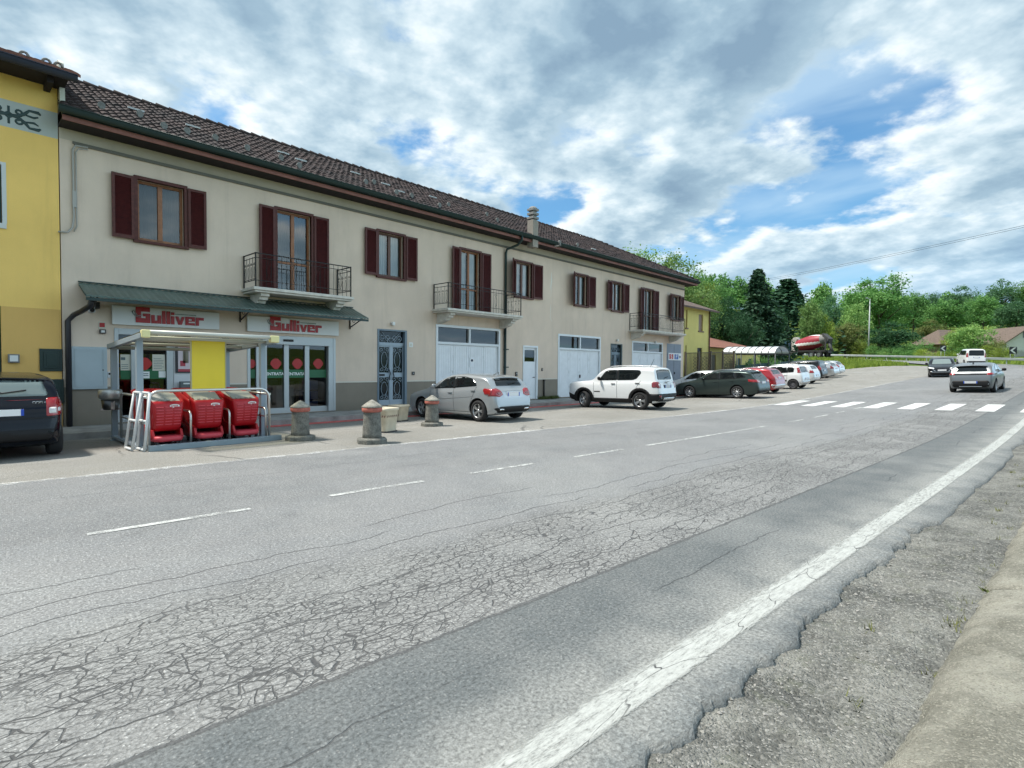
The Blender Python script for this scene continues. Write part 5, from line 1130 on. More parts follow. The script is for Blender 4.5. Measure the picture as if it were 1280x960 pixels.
# shopping trolleys
M_tr = mat('trolley_red', (.44, .008, .014), .42, noise=(5, .08)); M_trp = mat('trolley_pink_red', (.56, .05, .07), .55); M_tg = mat('trolley_grey', (.36, .35, .31), .6); M_td = mat('trolley_dark', (.03, .028, .03), .6)
def rrect(w_, y0, y1, r, n=4):
    P = []
    for cx_, cy_, a0 in ((w_/2-r, y1-r, 0), (-w_/2+r, y1-r, pi/2), (-w_/2+r, y0+r, pi), (w_/2-r, y0+r, 1.5*pi)):
        for i in range(n+1): a = a0+pi/2*i/n; P.append((cx_+r*cos(a), cy_+r*sin(a)))
    return P
def loft(mb, secs, mi=0, cap0=True, cap1=True, smooth=True):
    R = [mb.add([(p[0], p[1], z) for p in P]) for P, z in secs]; k = len(secs[0][0])
    for A, B in zip(R, R[1:]):
        for j in range(k): mb.face([A+j, A+(j+1) % k, B+(j+1) % k, B+j], mi, smooth)
    if cap0: mb.face([R[0]+j for j in range(k)][::-1], mi)
    if cap1: mb.face([R[-1]+j for j in range(k)], mi)
def make_trolley():
    t = empty('shopping_trolley', (0, 0, 0), 0)
    mb = MB(); sec = [(rrect(.43, .10, .62, .06), .30), (rrect(.48, .03, .70, .07), .38), (rrect(.52, -.01, .78, .07), .62), (rrect(.56, .0, .86, .07), .88), (rrect(.57, .03, .90, .07), .965), (rrect(.53, .06, .87, .06), .965), (rrect(.49, .06, .74, .06), .66), (rrect(.40, .12, .58, .05), .34)]
    loft(mb, sec, 0); mb.v = [(x, y, z+max(0, z-.6)*(y-.45)*.62) for x, y, z in mb.v]; mb.build('basket', M_tr, t, world=False)
    mb = MB()
    for k in range(7):
        z = .42+k*.055; y_ = .03-.045*min(1, (z-.38)/.25)
        for s_ in (-1, 0, 1): mb.box((s_*.15-.062, y_-.012, z), (s_*.15+.062, y_+.03, z+.020))
    mb.build('ribs', M_trp, t, bevel=.006, world=False)
    mb = MB(); k = mb.add([(-.24, .06, .855), (.24, .06, .855), (.24, .50, 1.02), (-.24, .50, 1.02), (-.24, .06, .835), (.24, .06, .835), (.24, .50, 1.0), (-.24, .50, 1.0)])
    for q in ((0, 1, 2, 3), (7, 6, 5, 4), (0, 4, 5, 1), (2, 6, 7, 3), (1, 5, 6, 2), (3, 7, 4, 0)): mb.face([k+i for i in q])
    for q in range(4): mb.box((-.2+.1*q, .10, .885+0), (-.14+.1*q, .13, .905))
    mb.build('child_seat', M_tg, t, bevel=.01, world=False)
    for s_ in (-1, 1):
        mb = MB(); pr = [(.62, .10), (.80, .12), (.90, .98), (.70, .70), (.50, .38), (.10, .32), (.02, .16), (.5, .12)]; x_ = s_*.245; mb.prism([(a, b) for a, b in pr], x_-.025, x_+.025, 'yz'); mb.build('side_panel', M_tr, t, bevel=.01, world=False)
    mb = MB(); loft(mb, [(rrect(.46, -.05, .62, .10), .10), (rrect(.50, -.08, .62, .12), .13), (rrect(.50, -.08, .62, .12), .18), (rrect(.46, -.05, .60, .11), .205)]); mb.build('bottom_tray', M_trp, t, world=False)
    mb = MB(); mb.tube([(-.26, .92, .92), (-.26, 1.0, 1.03), (-.20, 1.03, 1.05), (.20, 1.03, 1.05), (.26, 1.0, 1.03), (.26, .92, .92)], .02, 8); mb.build('handle', M_tr, t, world=False)
    mb = MB(); P = [(.085*cos(a)*1.0+.10, .785+.032*sin(a)) for a in [2*pi*i/18 for i in range(18)]]; mb.prism(P, -.022, -.002, 'xz', 0); b_ = mb.build('badge', M_wt, t, world=False)
    mb = MB(); [mb.box((.04+k*.024, -.026, .775), (.04+k*.024+.015, -.0215, .797)) for k in range(5)]; mb.build('badge_print', M_rd, b_, world=False)
    for x_, y_ in ((-.2, .02), (.2, .02), (-.23, .68), (.23, .68)):
        mb = MB(); mb.lathe([(.0, -.016), (.05, -.016), (.055, -.008), (.055, .008), (.05, .016), (0, .016)], 14, (x_, y_, .055), 'x'); mb.box((x_-.026, y_-.02, .05), (x_+.026, y_+.02, .115)); mb.build('caster', M_td, t, world=False)
    return t
tr0 = make_trolley(); first = True
tl = ['front red trolley at the left end of the rack, beside the folded white frames', 'front red trolley in the middle of the rack, under the yellow board', 'front red trolley at the right end of the rack, nearest the bollards']
tn = ['red trolley nested directly behind the left front trolley', 'red trolley nested directly behind the middle front trolley', 'red trolley nested directly behind the right front trolley']
tb = ['rearmost red trolley of the left nested row, nearest the shop door', 'rearmost red trolley of the middle nested row, behind the yellow board', 'rearmost red trolley of the right nested row, nearest the sliding doors']
for i in range(3):
    for k in range(3):
        t = tr0 if first else copy_tree(tr0); first = False
        t.location = (RX0+.36+i*.73, RY+.10+k*.31+(.03*i if k else 0), .035); t.rotation_euler = (0, 0, radians([3, -2, 4][i] if k == 0 else 0)); tag(t, (tl, tn, tb)[k][i], 'shopping trolley', 'red shopping trolleys nested in the rack')
# ================================================================== bollards, planters, bin
def granite(name, c1, c2):
    m = bpy.data.materials.new(name); m.use_nodes = True; N, L = nt(m); b = N['Principled BSDF']; b.inputs['Roughness'].default_value = .9; tc = N.new('ShaderNodeTexCoord'); O = tc.outputs['Object']
    c = mixc(N, L, ramp(N, L, noise_(N, L, O, 45, 4, .75), .35, .62), c1, c2); c = mixc(N, L, ramp(N, L, noise_(N, L, O, 7, 5, .7), .42, .7, 0, .7), c, tuple(x*.45 for x in c1)); c = mixc(N, L, ramp(N, L, noise_(N, L, O, 110, 2, .7), .62, .7, 0, .7), c, (.42, .40, .34)); L.new(c, b.inputs['Base Color'])
    bp = N.new('ShaderNodeBump'); bp.inputs['Distance'].default_value = .012; L.new(noise_(N, L, O, 45, 4, .75), bp.inputs['Height']); L.new(bp.outputs[0], b.inputs['Normal']); return m
M_gran = granite('aged_granite', (.12, .12, .105), (.24, .235, .205)); M_cap = granite('pale_cap_stone', (.26, .25, .21), (.38, .36, .31)); M_bandr = mat('faded_red_band', (.42, .13, .095), .8, noise=(16, .35))
def make_bollard():
    t = empty('stone_bollard', (0, 0, 0), 0)
    mb = MB(); mb.lathe([(.315, 0), (.315, .085), (.29, .105), (.18, .115)], 8, (0, 0, 0), smooth=False); mb.build('base', M_gran, t, bevel=.012, world=False)
    mb = MB(); mb.lathe([(.195, .10), (.19, .2), (.172, .60), (.170, .625)], 28, (0, 0, 0)); mb.build('shaft', M_gran, t, world=False)
    mb = MB(); mb.lathe([(.165, .62), (.195, .63), (.205, .645), (.205, .70), (.195, .712), (.165, .715)], 28, (0, 0, 0)); mb.build('red_band', M_bandr, t, world=False)
    mb = MB(); mb.lathe([(.16, .71), (.205, .715), (.212, .735), (.17, .765), (.10, .815), (.045, .85), (.0, .87)], 28, (0, 0, 0), smooth=True); mb.build('cap', M_cap, t, world=False)
    return t
b0 = make_bollard()
for i, (px, py, lab, s_) in enumerate([(375.5, 552, 'stone bollard with faded red band, first right of the trolley rack', 1), (465, 556, 'stone bollard with faded red band, standing in front of the cream planters', 1.03), (540, 533.6, 'stone bollard with faded red band, standing beside the front of the silver car', .98)]):
    o = b0 if i == 0 else copy_tree(b0); p = G(px, py); v = Vector((p.x, p.y)); v = v+v.normalized()*.30; o.location = (v.x, v.y, h(v.x, v.y)-.003); o.rotation_euler = (0, 0, .3*i+.4); o.scale = (s_, s_, s_*(1.0 if i != 1 else 1.03)); tag(o, lab, 'bollard', 'stone bollards along the lot edge')
M_cream = mat('cream_planter_concrete', (.60, .53, .40), .8, noise=(5, .12), bump=(50, .3)); M_soil = mat('dark_soil', (.05, .04, .03), .95)
def planter(px, py, w_, hh, lab, marks):
    p = G(px, py); v = Vector((p.x, p.y)); v += v.normalized()*.22; g = h(v.x, v.y)
    t = empty('planter', (v.x, v.y, g), .25, lab, 'planter', 'cream planters in front of the iron door'); mb = MB()
    loft(mb, [(rrect(w_*.80, -w_*.40, w_*.40, .07), .0), (rrect(w_*.82, -w_*.41, w_*.41, .07), .05), (rrect(w_*.94, -w_*.47, w_*.47, .07), hh-.07), (rrect(w_, -w_/2, w_/2, .06), hh-.06), (rrect(w_, -w_/2, w_/2, .06), hh), (rrect(w_-.09, -w_/2+.045, w_/2-.045, .05), hh), (rrect(w_-.10, -w_/2+.05, w_/2-.05, .05), hh-.07)]); mb.build('pot', M_cream, t, world=False)
    mb = MB(); mb.box((-w_*.41, -w_*.41, -.005), (w_*.41, w_*.41, .035)); mb.build('foot', M_td, t, world=False)
    if marks:
        mb = MB()
        for face in range(2):
            for k in range(6):
                x_ = -w_*.36+k*w_*.145; z = hh*.68; pr = [(x_, z-.03), (x_+.03, z+.02), (x_+.055, z+.02), (x_+.025, z-.03)]; yq = -w_*.465
                if face: k2 = mb.add([(yq-.003, -a, b) for a, b in pr]); mb.face([k2, k2+1, k2+2, k2+3])
                else: k2 = mb.add([(a, yq-.003, b) for a, b in pr]); mb.face([k2, k2+1, k2+2, k2+3])
        mb.build('stripe_band', mat('dark_red_print', (.09, .015, .02), .6), t, world=False, flip=False)
planter(481, 541, .52, .60, 'cream square planter with a dashed dark band, half hidden behind the middle bollard', True); planter(498.5, 527, .50, .50, 'plain cream square planter right in front of the blue grey iron door', False)
yb2 = 14.45; bx = FX(138, 500, yb2); z1, z0 = FZ(138, 487, yb2), FZ(138, 512, yb2)
bn = empty('litter_bin', (bx, yb2, z0), 0, 'stainless steel litter bin on the rear left post of the trolley shelter', 'bin')
M_steel = mat('brushed_steel', (.50, .50, .48), .38, metal=.65, noise=(6, .3)); r = .215; hh = z1-z0
mb = MB(); mb.lathe([(r*.85, .52*hh), (r*.99, .60*hh), (r, .92*hh), (r*.93, hh), (r*.85, hh), (r*.8, .6*hh)], 28, (bx, yb2, z0)); mb.build('bin_body', M_steel, bn)
mb = MB(); mb.lathe([(r*.62, .0), (r*.66, .05*hh), (r*.80, .52*hh)], 24, (bx, yb2, z0)); mb.build('bin_cone', mat('steel_dark', (.10, .10, .10), .35, metal=.8), bn)
mb = MB(); mb.box((bx-.02, yb2-r*.75, z0+.02*hh), (bx+.05, yb2-r*.6, z0+.55*hh)); mb.box((bx-r*.8, yb2-.02, z0-.01), (bx+r*.8, yb2+.02, z0+.03)); mb.tube([(bx+r*.8, yb2+.05, z0+.8*hh), (SX0+.06, 14.6, z0+.8*hh)], .02, 6); mb.build('bracket', M_steel, bn)
# ================================================================== vehicles
def pchip(P):
    n = len(P); X = [p[0] for p in P]; Y = [p[1] for p in P]; hh = [X[i+1]-X[i] for i in range(n-1)]; dl = [(Y[i+1]-Y[i])/hh[i] for i in range(n-1)]; D = [0]*n
    D[0] = dl[0]; D[-1] = dl[-1]
    for i in range(1, n-1):
        if dl[i-1]*dl[i] <= 0: D[i] = 0
        else: w1 = 2*hh[i]+hh[i-1]; w2 = hh[i]+2*hh[i-1]; D[i] = (w1+w2)/(w1/dl[i-1]+w2/dl[i])
    def f(x):
        if x <= X[0]: return Y[0]
        if x >= X[-1]: return Y[-1]
        lo, hi_ = 0, n-1
        while hi_-lo > 1:
            m_ = (lo+hi_)//2
            if X[m_] <= x: lo = m_
            else: hi_ = m_
        t = (x-X[lo])/hh[lo]; t2 = t*t; t3 = t2*t
        return (2*t3-3*t2+1)*Y[lo]+(t3-2*t2+t)*hh[lo]*D[lo]+(-2*t3+3*t2)*Y[lo+1]+(t3-t2)*hh[lo]*D[lo+1]
    return f
def catmull(P, sub):
    out = []; n = len(P)
    for i in range(n-1):
        p0 = P[max(0, i-1)]; p1 = P[i]; p2 = P[i+1]; p3 = P[min(n-1, i+2)]
        for k in range(sub):
            t = k/sub; t2 = t*t; t3 = t2*t
            out.append(tuple(.5*((2*b)+(-a+c)*t+(2*a-5*b+4*c-d)*t2+(-a+3*b-3*c+d)*t3) for a, b, c, d in zip(p0, p1, p2, p3)))
    out.append(P[-1]); return out
def carpaint(name, col, metal=.0, rough=.32):
    m = mat(name, col, rough, metal, coat=.8 if max(col) > .2 else (.4 if max(col) > .1 else .22), spec=.4 if max(col) > .1 else .25); return m
M_cglass = mat('tinted_car_glass', (.008, .011, .012), .03, spec=.55); M_cglass_l = mat('light_car_glass', (.16, .20, .19), .04, spec=.8, coat=.3)
M_rub = mat('tyre_rubber', (.018, .018, .019), .85); M_rim = mat('alloy_rim', (.50, .51, .52), .3, metal=.8); M_rimd = mat('dark_rim_gap', (.015, .015, .016), .7)
M_blk = mat('black_plastic', (.010, .010, .011), .55, spec=.3); M_blkg = mat('gloss_black', (.012, .012, .014), .15); M_tail = mat('tail_red', (.30, .006, .010), .12, coat=1.0); M_taild = mat('tail_dark_red', (.20, .008, .012), .12, coat=1.0); M_lens = mat('clear_lens', (.62, .60, .58), .1, coat=1.0); M_plate = mat('plate_white', (.80, .80, .80), .5); M_pblue = mat('plate_blue', (.01, .06, .42), .5); M_chrome = mat('chrome_trim', (.6, .6, .6), .15, metal=1.0); M_under = mat('underbody', (.01, .01, .01), .9); M_seam = mat('panel_gap', (.012, .012, .013), .7)
PRO = dict(
 hatch=dict(L=4.29, W=1.78, H=1.433, top=[(0, .42), (.015, .56), (.07, .68), (.30, .78), (.75, .885), (1.08, .955), (1.22, 1.0), (1.95, 1.34), (2.25, 1.415), (2.7, 1.433), (3.25, 1.40), (3.76, 1.335), (3.87, 1.285), (4.07, 1.04), (4.13, .96), (4.20, .885), (4.25, .74), (4.275, .60), (4.29, .45)], bot=[(0, .36), (.03, .24), (.3, .17), (3.7, .17), (4.1, .22), (4.26, .32), (4.29, .40)], belt=[(1.1, .88), (2.0, .93), (3.0, .985), (3.6, 1.03), (4.2, .95)], wb=2.70, fo=.88, r=.315,
   win=[[(1.52, .955), (2.02, 1.27), (2.30, 1.335), (2.47, 1.345), (2.47, .985)], [(2.54, .99), (2.54, 1.345), (2.95, 1.335), (3.28, 1.275), (3.47, 1.14), (3.52, 1.05)]], ws=[(-.62, .98), (.62, .98), (.52, 1.33), (-.52, 1.33)], rw=[(-.56, 1.05), (.56, 1.05), (.49, 1.285), (-.49, 1.285)]),
 suv=dict(L=4.24, W=1.805, H=1.68, top=[(0, .55), (.012, .80), (.06, .97), (.25, 1.04), (.8, 1.10), (1.16, 1.135), (1.27, 1.17), (1.66, 1.55), (1.90, 1.65), (2.6, 1.68), (3.6, 1.665), (3.93, 1.625), (3.98, 1.52), (4.07, 1.13), (4.12, 1.05), (4.17, .98), (4.20, .78), (4.235, .70), (4.24, .5)], bot=[(0, .45), (.04, .30), (.3, .24), (3.8, .24), (4.15, .32), (4.24, .45)], belt=[(1.1, 1.05), (2.0, 1.085), (3.2, 1.13), (4.2, 1.08)], wb=2.57, fo=.86, r=.345,
   win=[[(1.55, 1.13), (1.88, 1.50), (2.0, 1.545), (2.40, 1.56), (2.40, 1.14)], [(2.46, 1.14), (2.46, 1.56), (3.25, 1.55), (3.42, 1.53), (3.46, 1.42), (3.28, 1.20), (3.12, 1.15)]], ws=[(-.66, 1.16), (.66, 1.16), (.58, 1.56), (-.58, 1.56)], rw=[(-.62, 1.17), (.62, 1.17), (.60, 1.46), (.54, 1.55), (-.54, 1.55), (-.60, 1.46)], tumble=.16),
 wagon=dict(L=4.70, W=1.81, H=1.48, top=[(0, .42), (.015, .56), (.08, .69), (.35, .80), (.9, .91), (1.2, .98), (1.32, 1.02), (2.05, 1.37), (2.4, 1.455), (2.9, 1.48), (3.6, 1.455), (4.10, 1.39), (4.22, 1.34), (4.46, 1.06), (4.54, .98), (4.60, .92), (4.65, .76), (4.685, .62), (4.70, .46)], bot=[(0, .36), (.03, .24), (.3, .17), (4.1, .17), (4.5, .24), (4.66, .33), (4.70, .40)], belt=[(1.1, .90), (2.0, .945), (3.4, 1.0), (4.2, 1.03), (4.6, .96)], wb=2.66, fo=.96, r=.325,
   win=[[(1.66, .975), (2.12, 1.27), (2.42, 1.365), (2.62, 1.385), (2.62, 1.0)], [(2.69, 1.0), (2.69, 1.385), (3.25, 1.375), (3.45, 1.36), (3.50, 1.03)], [(3.56, 1.03), (3.52, 1.355), (3.75, 1.335), (4.02, 1.20), (4.08, 1.09)]], ws=[(-.64, 1.0), (.64, 1.0), (.54, 1.36), (-.54, 1.36)], rw=[(-.58, 1.06), (.58, 1.06), (.52, 1.33), (-.52, 1.33)]),
 tall=dict(L=3.65, W=1.64, H=1.55, top=[(0, .48), (.012, .66), (.06, .80), (.3, .91), (.72, .99), (.9, 1.04), (1.42, 1.44), (1.68, 1.53), (2.1, 1.55), (2.9, 1.53), (3.32, 1.47), (3.40, 1.38), (3.52, 1.04), (3.57, .92), (3.61, .78), (3.64, .62), (3.65, .45)], bot=[(0, .38), (.03, .26), (.3, .19), (3.2, .19), (3.55, .26), (3.65, .38)], belt=[(.8, .93), (1.7, .98), (2.8, 1.02), (3.6, 1.0)], wb=2.30, fo=.78, r=.30,
   win=[[(1.20, 1.01), (1.58, 1.38), (1.75, 1.44), (2.05, 1.455), (2.05, 1.03)], [(2.11, 1.03), (2.11, 1.455), (2.68, 1.44), (2.74, 1.05)], [(2.80, 1.06), (2.77, 1.43), (3.05, 1.40), (3.15, 1.30), (3.12, 1.08)]], ws=[(-.60, 1.03), (.60, 1.03), (.54, 1.43), (-.54, 1.43)], rw=[(-.54, 1.05), (.54, 1.05), (.50, 1.42), (-.50, 1.42)], tumble=.20),
 van=dict(L=4.38, W=1.80, H=1.84, top=[(0, .50), (.015, .70), (.1, .86), (.4, 1.0), (.78, 1.09), (.95, 1.15), (1.55, 1.62), (1.85, 1.78), (2.3, 1.83), (3.6, 1.84), (4.1, 1.81), (4.20, 1.74), (4.29, 1.15), (4.33, .9), (4.36, .62), (4.38, .45)], bot=[(0, .38), (.03, .28), (.3, .2), (3.9, .2), (4.3, .28), (4.38, .38)], belt=[(.9, 1.02), (1.8, 1.09), (3.2, 1.13), (4.3, 1.12)], wb=2.75, fo=.85, r=.32,
   win=[[(1.32, 1.14), (1.72, 1.55), (1.92, 1.66), (2.25, 1.68), (2.25, 1.15)], [(2.32, 1.15), (2.32, 1.68), (3.1, 1.68), (3.1, 1.16)], [(3.18, 1.17), (3.18, 1.68), (3.85, 1.67), (3.9, 1.18)]], ws=[(-.66, 1.16), (.66, 1.16), (.60, 1.68), (-.60, 1.68)], rw=[(-.64, 1.13), (.64, 1.13), (.62, 1.66), (.56, 1.71), (-.56, 1.71), (-.62, 1.66)], tumble=.14))
def hull(sp_):
    top = pchip(sp_['top']); bot = pchip(sp_['bot']); belt = pchip(sp_['belt']); L_, W_ = sp_['L'], sp_['W']; e = sp_.get('tuck', 1.0); th = sp_.get('tumble', .30)
    bulge = pchip([(0, .70), (.04, .80), (.16, .90), (.45, .965), (.9, .985), (L_/2, 1.0), (L_-.8, .985), (L_-.35, .955), (L_-.12, .90), (L_-.03, .83), (L_, .76)])
    fine = [L_*i/900 for i in range(901)]; cum = [0]
    for a, b in zip(fine, fine[1:]): cum.append(cum[-1]+abs(b-a)+.8*abs(top(b)-top(a)))
    N_ = 92; X = []; j = 0
    for i in range(N_+1):
        t = cum[-1]*i/N_
        while j < 900 and cum[j+1] < t: j += 1
        X.append(fine[min(j+1, 900)] if i else 0.0)
    X[-1] = L_
    secs = []
    for x in X:
        zt = top(x); zb = bot(x); w_ = W_/2*bulge(x); zbe = min(belt(x), zt-.035); cab = max(0, zt-zbe); H_ = zbe-zb
        wbe = w_*.955; y6 = wbe-max(th*cab*.82, .03); z6 = zbe+cab*.80; y7 = y6-(.05+.10*min(1, cab/.3)); z7 = zbe+cab*.955
        C_ = [(0, zb), (w_*.82, zb), (w_*.945, zb+min(.10, H_*.22)), (w_*.985, zb+H_*.36), (w_*1.0, zb+H_*.62), (w_*.99, zb+H_*.86), (wbe, zbe), (y6+(wbe-y6)*.40, zbe+cab*.50), (y6, z6), (y7, z7), (y7*.55, zt-.006), (0, zt)]
        secs.append((x, catmull(C_, 4)))
    return secs, top
def build_hull_mesh(sp_, name):
    secs, top = hull(sp_); L_ = sp_['L']; V_ = []; F_ = []; k = len(secs[0][1]); n2 = 2*(k-1)
    for x, S in secs:
        V_ += [(L_/2-x, y, z) for y, z in S]+[(L_/2-x, -y, z) for y, z in S[-2:0:-1]]
    for i in range(len(secs)-1):
        for j in range(n2): F_.append((i*n2+j, i*n2+(j+1) % n2, (i+1)*n2+(j+1) % n2, (i+1)*n2+j))
    F_.append(tuple(range(n2))[::-1]); F_.append(tuple(range((len(secs)-1)*n2, len(secs)*n2)))
    me = bpy.data.meshes.new(name); me.from_pydata(V_, [], F_); me.update()
    bm = bmesh.new(); bm.from_mesh(me); bmesh.ops.recalc_face_normals(bm, faces=bm.faces); bm.to_mesh(me); bm.free()
    return me
def rounded(poly, r, n=4):
    out = []; m_ = len(poly)
    for i in range(m_):
        p = Vector(poly[i]); a = Vector(poly[i-1]); b = Vector(poly[(i+1) % m_]); da = a-p; db = b-p; q = min(r, da.length*.45, db.length*.45)
        s0 = p+da.normalized()*q; s1 = p+db.normalized()*q
        for k in range(n+1): t = k/n; out.append(tuple((1-t)**2*s0+2*t*(1-t)*p+t*t*s1))
    return out
class Car:
    def __init__(s, kind, name, label, cat, paint_, **kw):
        import copy
        s.sp = copy.deepcopy(PRO[kind]); s.sp.update(kw.get('spec', {})); sc = kw.get('scale')
        if sc:                                                      # (length, width, height) factors for a related body
            kx, ky, kz = sc; q = s.sp
            for key in ('top', 'bot', 'belt'): q[key] = [(a*kx, b*kz) for a, b in q[key]]
            q['win'] = [[(a*kx, b*kz) for a, b in w_] for w_ in q['win']]; q['ws'] = [(a*ky, b*kz) for a, b in q['ws']]; q['rw'] = [(a*ky, b*kz) for a, b in q['rw']]
            for key, f_ in (('L', kx), ('W', ky), ('H', kz), ('wb', kx), ('fo', kx)): q[key] *= f_
        s.L = s.sp['L']; s.W = s.sp['W']; s.root = empty(name, (0, 0, 0), 0, label, cat); s.paint = paint_; s.kw = kw
        me = build_hull_mesh(s.sp, 'body'); s.bvh = BVHTree.FromPolygons([v.co for v in me.vertices], [p.vertices[:] for p in me.polygons]); s.me = me
        s.wheels(kw.get('rim', 'five'), kw.get('steer', 0)); s.body()
    def X(s, x): return s.L/2-x
    def wheel_pos(s):
        xf, xr, r = s.X(s.sp['fo']), s.X(s.sp['fo']+s.sp['wb']), s.sp['r']; y = s.W/2-.125
        return [(xf, y, r), (xf, -y, r), (xr, y, r), (xr, -y, r)]
    def body(s):
        mb = MB(); r = s.sp['r']*1.0+s.kw.get('gap', .05)
        for x, y, z in s.wheel_pos():
            sg = 1 if y > 0 else -1; P = [(x+r*cos(a), z+.02+r*sin(a)) for a in [2*pi*i/40 for i in range(40)]]
            mb.prism(P, sg*(s.W/2-.34), sg*(s.W/2+.2), 'xz')
        cut = mb.build('cutter', M_under)
        o = bpy.data.objects.new('body', s.me); COL.objects.link(o)
        s.me.materials.append(s.paint); s.me.materials.append(M_under); cut.data.materials.clear(); cut.data.materials.append(M_under)
        md = o.modifiers.new('arches', 'BOOLEAN'); md.operation = 'DIFFERENCE'; md.solver = 'EXACT'; md.object = cut
        if hasattr(md, 'material_mode'): md.material_mode = 'TRANSFER'
        dg = bpy.context.evaluated_depsgraph_get(); nm = bpy.data.meshes.new_from_object(o.evaluated_get(dg)); o.modifiers.clear(); o.data = nm; nm.name = 'body'
        bpy.data.objects.remove(cut)
        for i, mt in enumerate(nm.materials):
            pass
        for p in nm.polygons:
            p.use_smooth = True; c = p.center
            if c.z < s.sp['bot'][2][1]+.005 and abs(p.normal.z) > .9: p.material_index = [i for i, q in enumerate(nm.materials) if q == M_under][0]
        nm.set_sharp_from_angle(angle=radians(38)); o.parent = s.root; s.bodyo = o
    def wheels(s, style, steer):
        r = s.sp['r']; s.wh = []
        mt = MB(); w_ = .105
        mt.lathe([(r*.66, -w_), (r*.90, -w_), (r*.975, -w_*.80), (r, -w_*.5), (r, w_*.5), (r*.975, w_*.80), (r*.90, w_), (r*.66, w_)], 36, (0, 0, 0), 'y', 0, True, True)
        mr = MB(); rr = r*.69
        mr.lathe([(rr*.99, w_*.92), (rr*.93, w_*.95), (rr*.91, w_*.60), (rr*.88, -.03)], 36, (0, 0, 0), 'y', 0, cap=False)
        mr.lathe([(rr*.92, w_*.10), (0, w_*.10)], 30, (0, 0, 0), 'y', 1, cap=False)
        mr.lathe([(rr*.22, w_*.3), (rr*.20, w_*.72), (0, w_*.76)], 16, (0, 0, 0), 'y', 0, cap=False)
        ns = {'five': 5, 'ten': 10, 'multi': 9, 'steel': 12, 'twin': 5}[style]
        for k in range(ns):
            base = 2*pi*k/ns
            for off in ((-.17, .17) if style in ('twin', 'suvtwin') else (0,)):
                a = base+off; ww = rr*(.085 if style in ('twin', 'multi') else (.14 if style == 'five' else .07)); ca, sa = cos(a), sin(a); c0 = base+off*.3
                def P(rad, lat, y, ang): return (rad*cos(ang)-lat*sin(ang), y, rad*sin(ang)+lat*cos(ang))
                q = [P(rr*.18, -ww*1.1, w_*.66, c0), P(rr*.18, ww*1.1, w_*.66, c0), P(rr*.95, ww*.9, w_*.86, a), P(rr*.95, -ww*.9, w_*.86, a)]
                qb = [(p[0], p[1]-.035, p[2]) for p in q]; n = mr.add(q+qb)
                mr.face([n, n+1, n+2, n+3], 0); mr.face([n, n+4, n+5, n+1], 0); mr.face([n+1, n+5, n+6, n+2], 0); mr.face([n+3, n+7, n+4, n], 0)
        tm = rm = None
        for i, (x, y, z) in enumerate(s.wheel_pos()):
            if tm is None:
                o = mt.build('wheel', M_rub, s.root, world=False); tm = o.data; q = mr.build('rim', [s.kw.get('rim_mat', M_rim), M_rimd], o, world=False); rm = q.data
            else:
                o = bpy.data.objects.new('wheel', tm); COL.objects.link(o); o.parent = s.root; q = bpy.data.objects.new('rim', rm); COL.objects.link(q); q.parent = o
            o.location = (x, y, z); o.rotation_euler = (0, .3*i, 0 if y > 0 else pi)
            if i < 2 and steer: o.rotation_euler[2] += radians(steer)
    def patch(s, polys, view, mats, name, off=.004, step=.055, r=.03, parent=None, mi=None, rim=True, world=False, lim=None):
        """curved panel: outline projected on the body from the side, the front, the rear or above"""
        V_ = []; F_ = []; MI = []
        for pi_, poly in enumerate(polys):
            vw = view[pi_] if isinstance(view, list) else view
            pl = rounded(poly, r) if r else [tuple(p) for p in poly]
            if vw in ('left', 'right'): pl = [(s.X(a), b) for a, b in pl]
            if vw == 'top': pl = [(s.X(a), b) for a, b in pl]
            xs_ = [p[0] for p in pl]; ys_ = [p[1] for p in pl]
            bd = []
            for a, b in zip(pl, pl[1:]+pl[:1]):
                n = max(1, int((Vector(b)-Vector(a)).length/step))
                bd += [(a[0]+(b[0]-a[0])*t/n, a[1]+(b[1]-a[1])*t/n) for t in range(n)]
            pts = [Vector(p) for p in bd]; nb = len(pts)
            def inside(q):
                c = False; j = nb-1
                for i in range(nb):
                    if (bd[i][1] > q[1]) != (bd[j][1] > q[1]) and q[0] < (bd[j][0]-bd[i][0])*(q[1]-bd[i][1])/(bd[j][1]-bd[i][1]+1e-12)+bd[i][0]: c = not c
                    j = i
                return c
            gx = min(xs_)+step*.5
            while gx < max(xs_):
                gy = min(ys_)+step*.5
                while gy < max(ys_):
                    if inside((gx, gy)) and min((Vector((gx, gy))-p).length for p in pts[:nb]) > step*.45: pts.append(Vector((gx, gy)))
                    gy += step
                gx += step
            vv, ee, ff, *_ = delaunay_2d_cdt(pts, [(i, (i+1) % nb) for i in range(nb)], [list(range(nb))], 1, 1e-6)
            base = len(V_); ok = []
            for p in vv:
                if vw in ('left', 'right'): sg = 1 if vw == 'left' else -1; o_ = Vector((p[0], sg*3, p[1])); d_ = Vector((0, -sg, 0))
                elif vw == 'rear': o_ = Vector((-5, p[0], p[1])); d_ = Vector((1, 0, 0))
                elif vw == 'front': o_ = Vector((5, p[0], p[1])); d_ = Vector((-1, 0, 0))
                else: o_ = Vector((p[0], p[1], 4)); d_ = Vector((0, 0, -1))
                hit, nrm, _, _ = s.bvh.ray_cast(o_, d_)
                if vw in ('rear', 'front') and lim:                 # keep lamp outlines on the end of the body, not far along its flank
                    for _ in range(40):
                        if hit is not None and abs(hit.x) > s.L/2-lim: break
                        o_.y *= .985; hit, nrm, _, _ = s.bvh.ray_cast(o_, d_)
